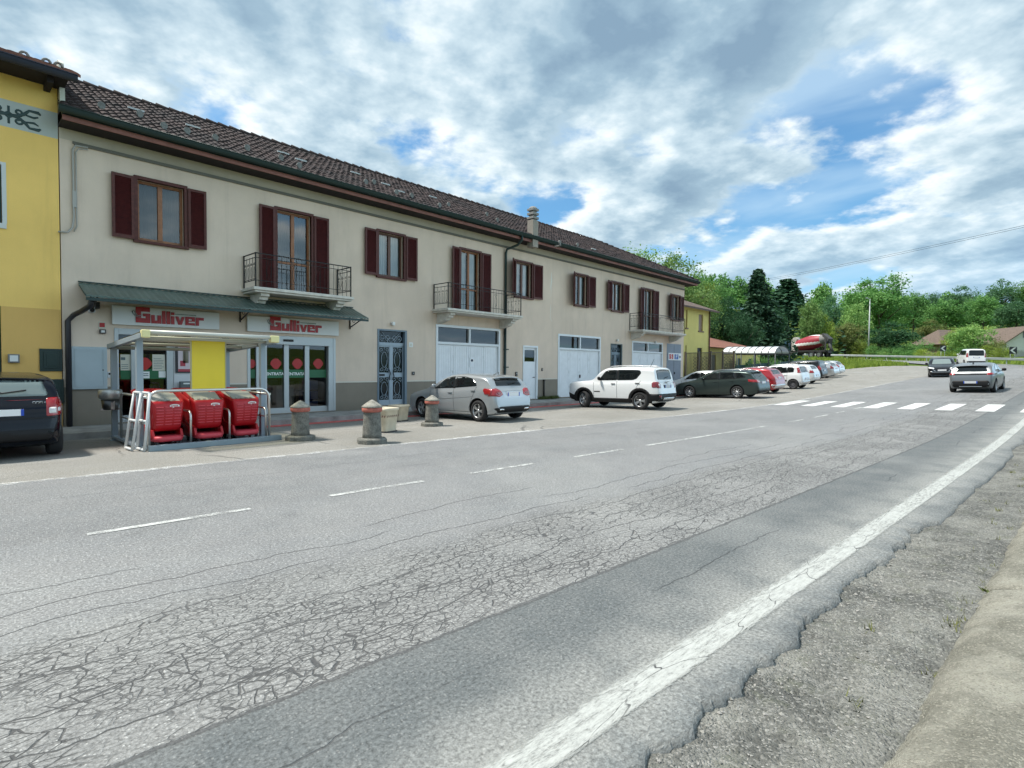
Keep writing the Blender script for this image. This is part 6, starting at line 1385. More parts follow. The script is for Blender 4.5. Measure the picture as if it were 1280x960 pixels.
                if hit is None: hit, nrm, _, _ = s.bvh.find_nearest(Vector((p[0], .9 if vw == 'left' else -.9, p[1])) if vw in ('left', 'right') else (Vector((-s.L/2 if vw == 'rear' else s.L/2, p[0], p[1])) if vw != 'top' else Vector((p[0], p[1], 1.4))))
                if nrm.dot(d_) > 0: nrm = -nrm
                V_.append(hit+nrm*off-d_*off*.3); ok.append(1)
            m_i = mi[pi_] if mi else 0
            for f_ in ff: F_.append([base+i for i in f_]); MI.append(m_i)
        me = bpy.data.meshes.new(name); me.from_pydata([tuple(v) for v in V_], [], F_)
        for q in (mats if isinstance(mats, (list, tuple)) else [mats]): me.materials.append(q)
        me.polygons.foreach_set('material_index', MI); me.update()
        bm = bmesh.new(); bm.from_mesh(me); bm.normal_update(); cen = Vector((0, 0, .6))
        for f_ in bm.faces:
            f_.smooth = True
            if f_.normal.dot(f_.calc_center_median()-cen) < 0: f_.normal_flip()
        if rim:
            be = [e for e in bm.edges if e.is_boundary]; r_ = bmesh.ops.extrude_edge_only(bm, edges=be); bm.normal_update()
            vs_ = [g for g in r_['geom'] if isinstance(g, bmesh.types.BMVert)]
            for v in vs_: v.co -= (v.co-Vector((v.co.x*.9, 0, .6))).normalized()*(off+.006)
        bm.to_mesh(me); bm.free()
        o = bpy.data.objects.new(name, me); COL.objects.link(o); o.parent = parent or s.root; return o
    def mb(s, m_, name, mats, parent=None, bevel=0, **k): return m_.build(name, mats, parent or s.root, bevel, world=False, **k)
    def common(s, glass=None, rglass=None, seams=True, handles=None, mirror=None, trim=None):
        sp_ = s.sp; g = glass or M_cglass
        for w_ in sp_['win']:
            for v in ('left', 'right'): s.patch([w_], v, g, 'side_window', .004, .06, .03)
        for v in ('left', 'right'):                                 # black surround joins the side windows
            x0 = min(p[0] for w_ in sp_['win'] for p in w_); zb = min(p[1] for w_ in sp_['win'] for p in w_)
            for a, b in zip(sp_['win'], sp_['win'][1:]):
                xa = max(p[0] for p in a); xb = min(p[0] for p in b); za = min(p[1] for p in a)+.02; zt = min(max(p[1] for p in a), max(p[1] for p in b))-.01
                s.patch([[(xa-.02, za), (xb+.02, za), (xb+.02, zt), (xa-.02, zt)]], v, M_blk, 'pillar_trim', .0025, .08, 0)
        s.patch([sp_['ws']], 'front', g, 'windscreen', .004, .07, .06); s.patch([sp_['rw']], 'rear', rglass or g, 'rear_window', .004, .06, .05)
        if seams:
            for v in ('left', 'right'):
                P = []; zs = sp_['bot'][2][1]+.10; w2 = .006
                bl = pchip(sp_['belt']); w0, w1 = sp_['win'][0], sp_['win'][1]
                xd = (max(p[0] for p in w0)+min(p[0] for p in w1))/2; xf = sp_['fo']+sp_['r']+.16; xr = max(p[0] for p in w1)
                P.append([(xd-w2, zs), (xd+w2, zs), (xd+w2, bl(xd)), (xd-w2, bl(xd))]); P.append([(xf-w2, zs), (xf+w2, zs), (xf+w2-.02, bl(xf)-.01), (xf-w2-.02, bl(xf)-.01)])
                xq = sp_['fo']+sp_['wb']-sp_['r']-.07; zq = sp_['r']+.08; P.append([(xq-w2, zs), (xq+w2, zs), (xq+w2, zq), (xq-w2, zq)]); P.append([(xq-w2, zq), (xq+w2, zq), (xr+w2, bl(xr)), (xr-w2, bl(xr))])
                P.append([(xf, zs-w2), (xq, zs-w2), (xq, zs+w2), (xf, zs+w2)]); s.patch(P, v, M_seam, 'door_seam', .002, .06, 0, rim=False)
        bl = pchip(sp_['belt']); hz = handles or -.10
        for sg, v in ((1, 'left'), (-1, 'right')):
            for w_ in sp_['win'][:2]:
                xh = max(p[0] for p in w_)-.13; z = bl(xh)+hz; hit, n, _, _ = s.bvh.ray_cast(Vector((s.X(xh), sg*3, z)), Vector((0, -sg, 0)))
                m_ = MB(); m_.box((hit.x-.09, hit.y-.012, z-.013), (hit.x+.09, hit.y+.012, z+.013)) ; m_.v = [(a, b+sg*.018, c) for a, b, c in m_.v]; m_.box((hit.x-.09, hit.y-.03, z-.01), (hit.x-.07, hit.y+.03, z+.01)); m_.box((hit.x+.07, hit.y-.03, z-.01), (hit.x+.09, hit.y+.03, z+.01)); s.mb(m_, 'door_handle', s.kw.get('handle_mat', s.paint), bevel=.006)
            w0 = sp_['win'][0]; xm = w0[0][0]+.12; zm = w0[0][1]+.05; hit, n, _, _ = s.bvh.ray_cast(Vector((s.X(xm), sg*3, zm)), Vector((0, -sg, 0)))
            m_ = MB(); secs = []
            for t, sc in ((0, .55), (.25, .95), (.7, 1.0), (1, .6)):
                c = Vector((hit.x+.02-.02*t, hit.y+sg*(.05+.17*t), zm+.02)); secs.append([Vector((c.x+.075*sc*cos(a)*.8, c.y, c.z+.075*sc*sin(a)+.01)) for a in [2*pi*i/12 for i in range(12)]])
            R = [m_.add(q) for q in secs]
            for A, B in zip(R, R[1:]):
                for j in range(12): m_.face([A+j, A+(j+1) % 12, B+(j+1) % 12, B+j], 0, True)
            m_.face([R[0]+j for j in range(12)][::-1]); m_.face([R[-1]+j for j in range(12)]); m_.box((hit.x-.02, min(hit.y, hit.y+sg*.08)-.01, zm-.04), (hit.x+.03, max(hit.y, hit.y+sg*.08)+.01, zm-.01), 1)
            s.mb(m_, 'wing_mirror', [mirror or s.paint, M_blk])
    def plate(s, z, view='rear', w_=.52, hh=.11, blue=True, y=0.0, grey=None):
        sg = -1 if view == 'rear' else 1; hit, n, _, _ = s.bvh.ray_cast(Vector((sg*5, y, z)), Vector((-sg, 0, 0))); x = hit.x+sg*.012; m_ = MB(); a, b = sorted((x, x+sg*.012))
        m_.box((a, y-w_/2, z-hh/2), (b, y+w_/2, z+hh/2)); o = s.mb(m_, 'number_plate', grey or M_plate)
        if blue:
            m_ = MB(); a, b = sorted((x+sg*.012, x+sg*.0145))
            for q in (-1, 1): ya, yb_ = sorted((y+q*w_/2, y+q*(w_/2-.04))); m_.box((a, ya, z-hh/2), (b, yb_, z+hh/2))
            s.mb(m_, 'plate_strip', M_pblue, o)
    def wiper(s, z0=None):
        rw = s.sp['rw']; z = min(p[1] for p in rw)+.03; m_ = MB(); P = []
        for t in range(6):
            y = .02-.33*t/5; zz = z+.05*t/5+.01; hit, n, _, _ = s.bvh.ray_cast(Vector((-5, y, zz)), Vector((1, 0, 0))); P.append(hit+Vector((-.022, 0, .01)))
        m_.tube(P, .012, 5); m_.lathe([(0, 0), (.025, 0), (.025, .03), (0, .03)], 8, tuple(P[0]+Vector((.03, 0, 0))), 'x'); s.mb(m_, 'rear_wiper', M_blk)
    def spoiler(s, mt=None, dx=.10):
        rw = s.sp['rw']; zt = max(p[1] for p in rw); yw = max(p[0] for p in rw); top = pchip(s.sp['top']); xz = [x for x in [s.L*.6+s.L*.4*i/200 for i in range(201)] if top(x) > zt][-1]
        m_ = MB(); w_ = yw*.97; n = 8; R = []
        for i in range(n+1):
            y = -w_+2*w_*i/n; cr = -.03*(y/w_)**2; R.append(m_.add([(s.X(xz-.14), y, top(xz-.14)+.004+cr), (s.X(xz+dx), y*.98, zt+.035+cr), (s.X(xz+dx), y*.98, zt+.012+cr), (s.X(xz-.02), y, zt-.03+cr)]))
        for A, B in zip(R, R[1:]):
            for j in range(4): m_.face([A+j, A+(j+1) % 4, B+(j+1) % 4, B+j], 0, True)
        m_.face([R[0]+j for j in range(4)]); m_.face([R[-1]+j for j in range(4)][::-1]); s.mb(m_, 'roof_spoiler', mt or s.paint, bevel=.006)
    def rails(s, mt, x0, x1, ins=.12):
        top = pchip(s.sp['top'])
        for sg in (-1, 1):
            P = []
            for t in range(11):
                x = x0+(x1-x0)*t/10; hit = None; zc = top(x)-.05
                yb_ = s.W/2*.955-.30*(top(x)-pchip(s.sp['belt'])(x))*.82-ins; hit, n, _, _ = s.bvh.ray_cast(Vector((s.X(x), sg*yb_, 4)), Vector((0, 0, -1))); P.append(hit+Vector((0, 0, .055 if 0 < t < 10 else .0)))
            m_ = MB(); m_.tube(P, .017, 6); s.mb(m_, 'roof_rail', mt)
    def lamps(s, polys_rear, polys_side=None, mt=None, name='tail_light', view='rear', r=.03, off=.007, extra=None):
        for sg in (-1, 1):
            P = [[(sg*a, b) for a, b in p] for p in polys_rear]; V_ = [view]*len(P)
            if polys_side: P += polys_side; V_ += ['left' if sg > 0 else 'right']*len(polys_side)
            o = s.patch(P, V_, mt or M_tail, name, off, .04, r, lim=.34 if view == 'rear' else .55)
            if extra: s.patch([[(sg*a, b) for a, b in p] for p in extra[0]], view, extra[1], 'lamp_lens', off+.004, .04, .02, parent=o, lim=.34 if view == 'rear' else .55)
    def place(s, x, y, heading_deg, dz=0.0, tilt=True):
        """heading: 0 = nose to the building (+y), positive turns towards -x"""
        a = radians(90+heading_deg); s.root.location = (x, y, h(x, y)+dz); d = Vector((cos(a), sin(a))); 
        if tilt:
            zf_, zb_ = h(x+d.x*1.3, y+d.y*1.3), h(x-d.x*1.3, y-d.y*1.3); n = Vector((-d.y, d.x)); zl, zr_ = h(x+n.x*.75, y+n.y*.75), h(x-n.x*.75, y-n.y*.75)
            s.root.location.z = (zf_+zb_)/2+dz+.012; s.root.rotation_euler = (atan2(zl-zr_, 1.5), -atan2(zf_-zb_, 2.6), a)
        else: s.root.rotation_euler = (0, 0, a)
    def place_rear(s, px, py, hd, side=1, dz=0.0):
        """put the rear wheel of one side (1 left, -1 right) on the photographed contact point"""
        p = G(px, py); a = radians(90+hd); d = Vector((cos(a), sin(a))); n = Vector((-d.y, d.x)); xr = s.X(s.sp['fo']+s.sp['wb'])
        c = Vector((p.x, p.y))-d*xr-n*side*(s.W/2-.06); s.place(c.x, c.y, hd, dz)

# --- dark navy hatchback, left edge, tail to the camera
c = Car('hatch', 'parked_car', 'dark navy small hatchback cut off at the left edge, tail to the road', 'car', carpaint('navy_paint', (.003, .004, .009), .0, .18), scale=(3.82/4.29, 1.665/1.78, 1.49/1.433), rim='steel', spec=dict(r=.29))
c.sp['rw'] = [(-.60, 1.07), (.60, 1.07), (.52, 1.35), (-.52, 1.35)]
c.common(rglass=M_cglass_l); c.spoiler(dx=.03); c.wiper(); c.lamps([[(.56, .72), (.80, .74), (.80, .98), (.74, 1.04), (.57, 1.03)]], [[(3.62, .78), (3.72, .78), (3.74, 1.0), (3.58, 1.02)]], M_tail, extra=([[(.60, .77), (.69, .77), (.69, .87), (.60, .87)], [(.71, .80), (.80, .81), (.80, .88), (.71, .87)]], M_lens))
c.plate(.80); s_ = c; m_ = c.patch([[(-.70, .68), (.70, .68), (.70, .705), (-.70, .705)]], 'rear', M_blk, 'bumper_groove', .003, .06, 0, rim=False)
c.patch([[(-.62, .30), (.62, .30), (.66, .50), (-.66, .50)]], 'rear', M_blk, 'bumper_insert', .003, .07, .05)
m_ = MB(); hit, n, _, _ = c.bvh.ray_cast(Vector((-5, -.47, .955)), Vector((1, 0, 0))); [m_.tube(arc((hit.x-.008, -.40-.045*k, .955), .02, 0, 2*pi, 8, 'yz'), .006, 4) for k in range(3)]; m_.tube([(hit.x-.006, -.53, .955), (hit.x-.006, -.55, .955)], .01, 4); [m_.box((hit.x-.006, -.46-.03*k, .895), (hit.x+.01, -.44-.03*k, .915)) for k in range(3)]; c.mb(m_, 'badge', M_chrome)
c.place(.77, 14.15, 0); CARBLACK = c
# --- silver hatchback
silver = carpaint('silver_paint', (.37, .395, .41), .35, .30)
c = Car('hatch', 'parked_car', 'silver hatchback parked nose to the wall in front of the first garage door', 'car', silver, rim='twin', steer=-6, handle_mat=silver)
c.common(); c.spoiler(); c.wiper()
c.lamps([[(.44, .80), (.60, .74), (.86, .76), (.90, .95), (.62, .985), (.50, .93)]], [[(3.88, .80), (4.10, .78), (4.14, .96), (3.84, .985), (3.80, .94)]], M_tail, extra=([[(.52, .82), (.66, .80), (.70, .90), (.56, .90)]], M_taild))
c.plate(.80); c.patch([[(-.30, .865), (.30, .865), (.30, .89), (-.30, .89)]], 'rear', M_chrome, 'tailgate_trim', .012, .06, .008); c.patch([[(-.42, .70), (.42, .70), (.46, .87), (-.46, .87)]], 'rear', carpaint('silver_recess', (.38, .40, .41), .7, .35), 'plate_recess', .002, .06, .05, rim=False)
c.patch([[(-.66, .27), (.66, .27), (.78, .40), (.60, .445), (-.60, .445), (-.78, .40)]], 'rear', M_blk, 'bumper_insert', .006, .05, .04)
for sg in (-1, 1): c.patch([[(sg*.44, .325), (sg*.62, .335), (sg*.64, .385), (sg*.46, .375)]], 'rear', M_chrome, 'exhaust_tip', .012, .04, .02)
for v in ('left', 'right'):
    c.patch([[(1.30, .60), (2.4, .66), (3.35, .735), (3.35, .75), (2.4, .675), (1.30, .615)], [(1.3, .215), (3.1, .20), (3.1, .235), (1.3, .25)]], v, carpaint('silver_crease', (.40, .42, .43), .75, .3), 'body_crease', .003, .06, .004)
c.lamps([[(.48, .62), (.74, .66), (.78, .74), (.50, .71)]], None, M_lens, 'headlight', 'front'); m_ = MB(); m_.tube([(c.X(3.4), 0, 1.385), (c.X(3.62), 0, 1.46), (c.X(3.6), 0, 1.36)], [.02, .012, .02], 6); c.mb(m_, 'antenna', silver)
c.place_rear(598, 527.2, 0); CARSILVER = c
# --- white compact suv
wh = carpaint('white_paint', (.74, .75, .75), 0, .3)
c = Car('suv', 'parked_car', 'white boxy off road style car parked at an angle in front of the second garage', 'car', wh, rim='twin', steer=-22, gap=.055, handle_mat=M_blk)
c.common(mirror=M_blk); c.rails(carpaint('rail_silver', (.55, .55, .55), .6, .3), 1.9, 3.6); c.wiper()
for v in ('left', 'right'):
    A = []; r1, r2 = c.sp['r']+.05, c.sp['r']+.14
    for xc in (c.sp['fo'], c.sp['fo']+c.sp['wb']):
        z0 = c.sp['r']+.02; o_ = [(xc+r2*cos(a)*1.02, z0+r2*sin(a)) for a in [pi*(-.12+1.24*i/18) for i in range(19)]]; i_ = [(xc+(r1-.008)*cos(a), z0+(r1-.008)*sin(a)) for a in [pi*(-.12+1.24*i/18) for i in range(19)]]; A.append(o_+i_[::-1])
    A.append([(c.sp['fo']+.42, .25), (c.sp['fo']+c.sp['wb']-.42, .25), (c.sp['fo']+c.sp['wb']-.44, .42), (c.sp['fo']+.44, .42)]); c.patch(A, v, M_blk, 'wheel_arch_cladding', .012, .05, 0)
    c.patch([[(3.78, .32), (4.2, .36), (4.2, .62), (3.9, .60)], [(.0, .4), (.42, .28), (.44, .50), (.05, .62)]], v, M_blk, 'bumper_cladding', .010, .05, .01); c.patch([[(1.38, .66), (1.66, .66), (1.66, .70), (1.38, .70)]], v, M_blk, 'side_badge', .004, .05, .01)
c.patch([[(-.86, .33), (.86, .33), (.88, .62), (-.88, .62)]], 'rear', M_blk, 'rear_bumper', .008, .06, .04); c.patch([[(-.46, .36), (.46, .36), (.5, .46), (-.5, .46)]], 'rear', M_rim, 'skid_plate', .014, .06, .03)
c.lamps([[(.60, .84), (.82, .84), (.84, 1.08), (.62, 1.08)]], [[(3.93, .86), (4.11, .86), (4.09, 1.07), (3.92, 1.07)]], M_taild, r=.05, extra=([[(.68, .92), (.76, .92), (.76, 1.0), (.68, 1.0)]], M_lens)); c.lamps([[(.64, .50), (.76, .50), (.76, .56), (.64, .56)]], None, M_tail, 'reflector')
c.patch([[(-.34, .84), (.34, .84), (.36, .99), (-.36, .99)]], 'rear', M_seam, 'plate_recess', .002, .06, .03, rim=False); c.plate(.90, grey=mat('plate_grey', (.55, .56, .58), .5)); m_ = MB(); m_.box((c.X(4.20), -.12, 1.06), (c.X(4.12), .12, 1.09)); c.mb(m_, 'badge', M_chrome)
c.lamps([[(.56, .80), (.74, .80), (.74, .96), (.56, .96)]], None, M_lens, 'headlight', 'front', r=.07); c.spoiler(dx=.04); m_ = MB(); m_.tube([(c.X(3.45), .0, 1.66), (c.X(3.62), .0, 1.98)], [.012, .005], 5); c.mb(m_, 'antenna', M_blk)
c.place_rear(800, 512.4, 3); CARSUV = c
# --- dark green wagon
c = Car('wagon', 'parked_car', 'dark grey green station wagon parked beside the white off road style car', 'car', carpaint('grey_green_paint', (.045, .062, .058), .55, .28), rim='multi')
c.common(); c.spoiler(); c.rails(M_chrome, 2.2, 4.0); c.wiper(); c.lamps([[(.42, .83), (.62, .80), (.88, .84), (.88, .95), (.60, .96), (.44, .90)]], [[(4.22, .86), (4.54, .82), (4.56, .95), (4.2, .98)]], M_tail); c.plate(.80, y=0); c.patch([[(-.7, .28), (.7, .28), (.78, .42), (-.78, .42)]], 'rear', M_blk, 'bumper_insert', .005, .06, .04)
c.place_rear(921.5, 498.3, -3); CARW = c
# --- other parked cars further along
c = Car('hatch', 'parked_car', 'white hatchback almost hidden behind the dark green wagon, only its roof showing', 'car', wh, rim='five', scale=(.95, 1, 1.02)); c.common(); c.lamps([[(.5, .78), (.84, .8), (.84, .95), (.52, .95)]], None); c.plate(.8); c.place_rear(935, 494.3, -3); c.place(c.root.location.x-.9, c.root.location.y+1.5, 4)
c = Car('hatch', 'parked_car', 'red hatchback parked behind the tail of the dark green wagon', 'car', carpaint('red_paint', (.36, .02, .028), .2, .3), rim='five', scale=(.93, .98, 1.06)); c.common(); c.wiper()
c.lamps([[(.55, .76), (.85, .78), (.85, .92), (.60, .96)]], None, M_tail); c.plate(.90); c.patch([[(-.76, .30), (.76, .30), (.82, .52), (-.82, .52)]], 'rear', M_rim, 'bumper_insert', .006, .06, .05); c.rails(M_chrome, 1.9, 3.2); c.place_rear(955, 492.6, -3)
c = Car('tall', 'parked_car', 'white tall small car with dark wheels parked right of the red hatchback', 'car', wh, rim='steel', rim_mat=mat('dark_steel_rim', (.10, .10, .11), .5)); c.common(mirror=M_blk); c.rails(M_rim, 1.6, 3.1); c.wiper()
c.lamps([[(.60, 1.02), (.74, 1.02), (.70, 1.36), (.58, 1.36)]], [[(3.36, 1.04), (3.5, 1.04), (3.4, 1.36), (3.30, 1.36)]], M_tail, r=.04); c.plate(.66); c.patch([[(-.7, .30), (.7, .30), (.76, .50), (-.76, .50)]], 'rear', M_rim, 'bumper_insert', .006, .06, .05)
for v in ('left', 'right'): c.patch([[(.95+.35, .50), (2.7, .50), (2.7, .60), (1.3, .60)]], v, M_blk, 'side_moulding', .006, .06, .02)
c.place_rear(991.5, 486.6, -3)
c = Car('hatch', 'parked_car', 'small white car between the white tall car and the dark off road car', 'car', carpaint('white_paint_dull', (.66, .68, .69), .1, .32), scale=(.9, .95, 1.03)); c.common(); c.lamps([[(.55, .78), (.84, .80), (.84, 1.0), (.60, 1.0)]], None); c.plate(.62); c.place_rear(1006, 480.2, -3)
c = Car('suv', 'parked_car', 'dark grey off road car parked before the silver wagon at the end of the row', 'car', carpaint('dark_grey_paint', (.035, .04, .046), .5, .3), rim='five'); c.common(); c.lamps([[(.64, .86), (.84, .86), (.84, 1.2), (.7, 1.2)]], None); c.plate(.8); c.place_rear(1014, 476, -3)
c = Car('wagon', 'parked_car', 'silver station wagon parked second from the far end of the row', 'car', carpaint('silver_paint_b', (.52, .54, .55), .6, .32), rim='ten', spec=dict(H=1.5)); c.common(glass=M_cglass); c.rails(M_blk, 2.2, 4.0); c.lamps([[(.66, .82), (.86, .82), (.82, 1.12), (.70, 1.12)]], [[(4.42, .84), (4.58, .84), (4.5, 1.1), (4.40, 1.1)]], M_taild); c.plate(.8); c.place_rear(1026, 473.2, -3)
c = Car('wagon', 'parked_car', 'pale silver car at the far end of the row, just past the silver wagon', 'car', carpaint('silver_paint_c', (.58, .60, .61), .4, .35)); c.common(); c.lamps([[(.66, .82), (.86, .82), (.82, 1.12), (.70, 1.12)]], None); c.plate(.8); c.place_rear(1034, 471, -3)
# --- moving traffic
gry = carpaint('grey_silver_paint', (.16, .175, .185), .4, .32)
c = Car('hatch', 'moving_car', 'grey hatchback driving away, just past the zebra crossing', 'car', gry, scale=(4.06/4.29, 1.765/1.78, 1.0), rim='five'); c.sp['rw'] = [(-.61, 1.02), (.61, 1.02), (.53, 1.29), (-.53, 1.29)]; c.common(mirror=M_blk); c.spoiler(dx=.12)
c.patch([[(-.86, .86), (.86, .86), (.86, .93), (-.86, .93)]], 'rear', M_blkg, 'light_band', .006, .05, .02); c.lamps([[(.60, .87), (.85, .87), (.85, .96), (.62, .95)]], None, M_tail, off=.012); c.plate(.52, blue=True, grey=mat('plate_grey', (.55, .56, .58), .5)); c.patch([[(-.64, .27), (.64, .27), (.72, .44), (.66, .60), (-.66, .60), (-.72, .44)]], 'rear', M_blk, 'bumper_insert', .005, .06, .06); c.patch([[(-.44, .30), (.44, .30), (.42, .32), (-.42, .32)]], 'rear', M_chrome, 'exhaust_trim', .012, .06, .005)
m_ = MB(); m_.tube([(c.X(3.1), 0, 1.385), (c.X(3.28), 0, 1.47), (c.X(3.3), 0, 1.37)], [.025, .012, .02], 6); c.mb(m_, 'antenna', M_blk); px_, py_ = at(1217, 26.2); c.place(px_+1.9, py_-.10, -90-5.0, tilt=True); CARG = c
bp_ = carpaint('black_paint', (.012, .012, .014), .2, .2); c = Car('hatch', 'moving_car', 'black hatchback driving towards the camera, headlights white', 'car', bp_, scale=(3.97/4.29, 1.74/1.78, 1.46/1.433)); c.common(glass=M_cglass_l); c.lamps([[(.46, .66), (.82, .70), (.84, .80), (.50, .74)]], None, mat('bright_headlight', (.8, .8, .78), .1), 'headlight', 'front'); c.patch([[(-.50, .46), (.50, .46), (.62, .64), (.40, .70), (-.40, .70), (-.62, .64)]], 'front', M_blkg, 'grille', .006, .05, .04); c.patch([[(-.62, .40), (.62, .40), (.60, .43), (-.60, .43)], [(-.60, .63), (-.42, .47), (-.39, .49), (-.55, .65)], [(.60, .63), (.42, .47), (.39, .49), (.55, .65)]], 'front', M_chrome, 'grille_trim', .014, .05, .006); c.plate(.56, 'front', blue=False); c.lamps([[(.56, .40), (.72, .42), (.70, .50), (.58, .48)]], None, M_chrome, 'fog_lamp', 'front')
px_, py_ = at(1172, 41.5); c.place(px_+1.8, py_-.1, 90+4+2.0); CARB = c
c = Car('van', 'moving_car', 'white people carrier driving away beyond the grey hatchback', 'van', wh, rim='steel'); c.common(); c.lamps([[(.68, .95), (.84, .95), (.78, 1.40), (.70, 1.40)]], [[(4.16, .98), (4.30, .98), (4.24, 1.38), (4.14, 1.38)]], M_tail, r=.04); c.plate(.95, w_=.5); c.wiper(); c.patch([[(-.76, .34), (.76, .34), (.80, .56), (-.80, .56)]], 'rear', M_blk, 'bumper_insert', .005, .06, .05); px_, py_ = at(1219, 58.5); c.place(px_+1.5, py_+.5, -90+16); CARV = c
# ================================================================== concrete mixer truck on the bend
tx, ty = at(1017, 92); _s, _d = inv(tx, ty); tp = path(_s, 1.8); tp2 = path(_s+4, 1.8); ta = atan2(tp2.y-tp.y, tp2.x-tp.x)
tk = empty('mixer_truck', (0, 0, 0), 0, 'concrete mixer truck with red and white striped drum driving on the raised road', 'truck')
M_cab = carpaint('truck_blue', (.05, .12, .19), .1, .35); M_ch = mat('truck_chassis', (.05, .05, .05), .7)
def tb(mb_, name, mats, parent=None, bevel=0): return mb_.build(name, mats, parent or tk, bevel, world=False)
mb = MB(); mb.prism([(4.3, .75), (4.4, 1.2), (4.3, 1.9), (4.05, 2.85), (2.3, 2.95), (2.3, .9), (3.4, .75)], -1.2, 1.2, 'xz'); cb = tb(mb, 'cab', M_cab, bevel=.06)
mb = MB(); mb.prism([(4.31, 1.9), (4.09, 2.68), (4.11, 2.68), (4.34, 1.9)], -1.08, 1.08, 'xz'); [mb.prism([(4.05, 1.75), (3.98, 2.55), (3.05, 2.55), (3.05, 1.75)], y_-.008, y_+.008, 'xz') for y_ in (-1.205, 1.205)]; tb(mb, 'cab_window', M_cglass_l, cb)
mb = MB(); mb.box((-4.3, -.45, .75), (3.4, .45, 1.1)); mb.box((-4.2, -1.15, 1.1), (2.1, 1.15, 1.2)); [mb.box((1.0, s_*1.15-.25*(s_ > 0), .55), (2.1, s_*1.15+.25*(s_ < 0), 1.0)) for s_ in (-1, 1)]; [mb.box((-4.3, s_*1.1-.03, .95), (1.0, s_*1.1+.03, 1.02)) for s_ in (-1, 1)]; tb(mb, 'chassis', M_ch)
mb = MB(); DA = radians(13); c_ = Vector((-1.0, 0, 2.45)); prof0 = [(.25, -2.6), (.85, -2.45), (1.02, -1.9), (1.16, -.6), (1.18, .2), (1.05, 1.3), (.78, 2.2), (.55, 2.75), (.50, 2.95)]; _p = pchip([(z, r) for r, z in prof0]); prof = [(_p(-2.6+5.55*i/30), -2.6+5.55*i/30) for i in range(31)]
k = 72; R_ = []
for r, z in prof:
    R_.append(mb.add([c_+Vector((-(z)*cos(DA)*1.0, 0, z*sin(DA)))+Vector((sin(DA)*r*sin(2*pi*j/k), r*cos(2*pi*j/k), cos(DA)*r*sin(2*pi*j/k))) for j in range(k)]))
for i, (A, B) in enumerate(zip(R_, R_[1:])):
    for j in range(k): mb.face([A+j, A+(j+1) % k, B+(j+1) % k, B+j], (2 if i >= 25 else (1 if ((j+i*.35) % 18) < 4.4 or i < 2 else 0)), True)
mb.face([R_[0]+j for j in range(k)], 1); tb(mb, 'drum', [mat('drum_red', (.30, .02, .035), .5), mat('drum_white', (.74, .72, .70), .5), mat('drum_grey', (.20, .19, .18), .7)])
mb = MB(); mb.prism([(-4.5, 3.0), (-3.4, 3.9), (-3.2, 3.9), (-3.5, 2.6), (-4.0, 2.2)], -.55, .55, 'xz'); tb(mb, 'hopper', M_ch, bevel=.05)
mb = MB(); mb.tube([(-4.1, .2, 2.5), (-4.6, .35, 1.7), (-5.0, .5, 1.1)], .2, 8); [mb.box((-4.1, s_*.7-.05, 1.1), (-3.9, s_*.7+.05, 3.0)) for s_ in (-1, 1)]; [mb.tube([(-3.4, s_*.6, 1.2), (-4.4, s_*.6, 3.0)], .05, 6) for s_ in (-1, 1)]; tb(mb, 'chute', M_ch)
mb = MB(); mb.prism([(2.15, 1.2), (2.15, 3.1), (1.7, 3.1), (1.3, 1.2)], -.6, .6, 'xz'); mb.lathe([(.4, -.5), (.4, .5)], 14, (1.6, 0, 3.1), 'y'); tb(mb, 'water_tank', mat('tank_pale', (.42, .40, .36), .6))
wm = MB(); wm.lathe([(.30, -.15), (.48, -.15), (.51, -.10), (.51, .10), (.48, .15), (.30, .15)], 22, (0, 0, 0), 'y', 0, True, True); wr_ = MB(); wr_.lathe([(.31, .12), (.24, .05), (.12, .1), (0, .12)], 18, (0, 0, 0), 'y'); wmesh = None
for x_ in (3.4, 1.6+.0, -1.9, -3.2):
    for s_ in (-1, 1):
        if x_ == 1.6: continue
        if wmesh is None: o = tb(wm, 'wheel', M_rub); wmesh = o.data; q = tb(wr_, 'rim', M_rim, o); wq_ = q.data
        else: o = bpy.data.objects.new('wheel', wmesh); COL.objects.link(o); o.parent = tk; q = bpy.data.objects.new('rim', wq_); COL.objects.link(q); q.parent = o
        o.location = (x_, s_*1.05, .51); o.rotation_euler = (0, 0, 0 if s_ > 0 else pi)
    mb = MB(); [mb.tube(arc((x_, s_*1.05, .51), .62, .15, pi-.15, 8), .05, 5) for s_ in (-1, 1)]; tb(mb, 'mudguard', M_blk)
tk.location = (tp.x, tp.y, zroad(_s)+.02); tk.rotation_euler = (0, 0, ta)

# ================================================================== guard rail along the outside of the bend, chevron boards
M_galv = mat('galvanised_rail', (.50, .52, .52), .45, metal=.7, noise=(2, .15)); RD = -6.2
gr_ = empty('guard_rail', (*path(80, RD), h(*path(80, RD))), 0, 'long galvanised guard rail along the outer edge of the bend', 'guard rail')
mb = MB(); prof = [(.0, .50), (.045, .54), (.045, .60), (0, .645), (.045, .69), (.045, .75), (0, .79)]; prev = None
for s in span(40, 150, 110):
    p0 = path(s, RD); p1 = path(s, RD+1); n = (p1-p0); zz = h(p0.x, p0.y) if s < 60 else zroad(s)-.05; R_ = mb.add([(p0.x+n.x*a, p0.y+n.y*a, zz+b) for a, b in prof])
    if prev is not None:
        for j in range(len(prof)-1): mb.face([prev+j, R_+j, R_+j+1, prev+j+1], 0, True)
    prev = R_
mb.build('rail', M_galv, gr_, flip=False)
for s in span(40, 150, 36):
    p = path(s, RD-.12); zz = h(p.x, p.y) if s < 60 else zroad(s)-.05; mb = MB(); mb.box((p.x-.05, p.y-.05, zz-1.0), (p.x+.05, p.y+.05, zz+.78)); mb.build('post', M_galv, gr_)
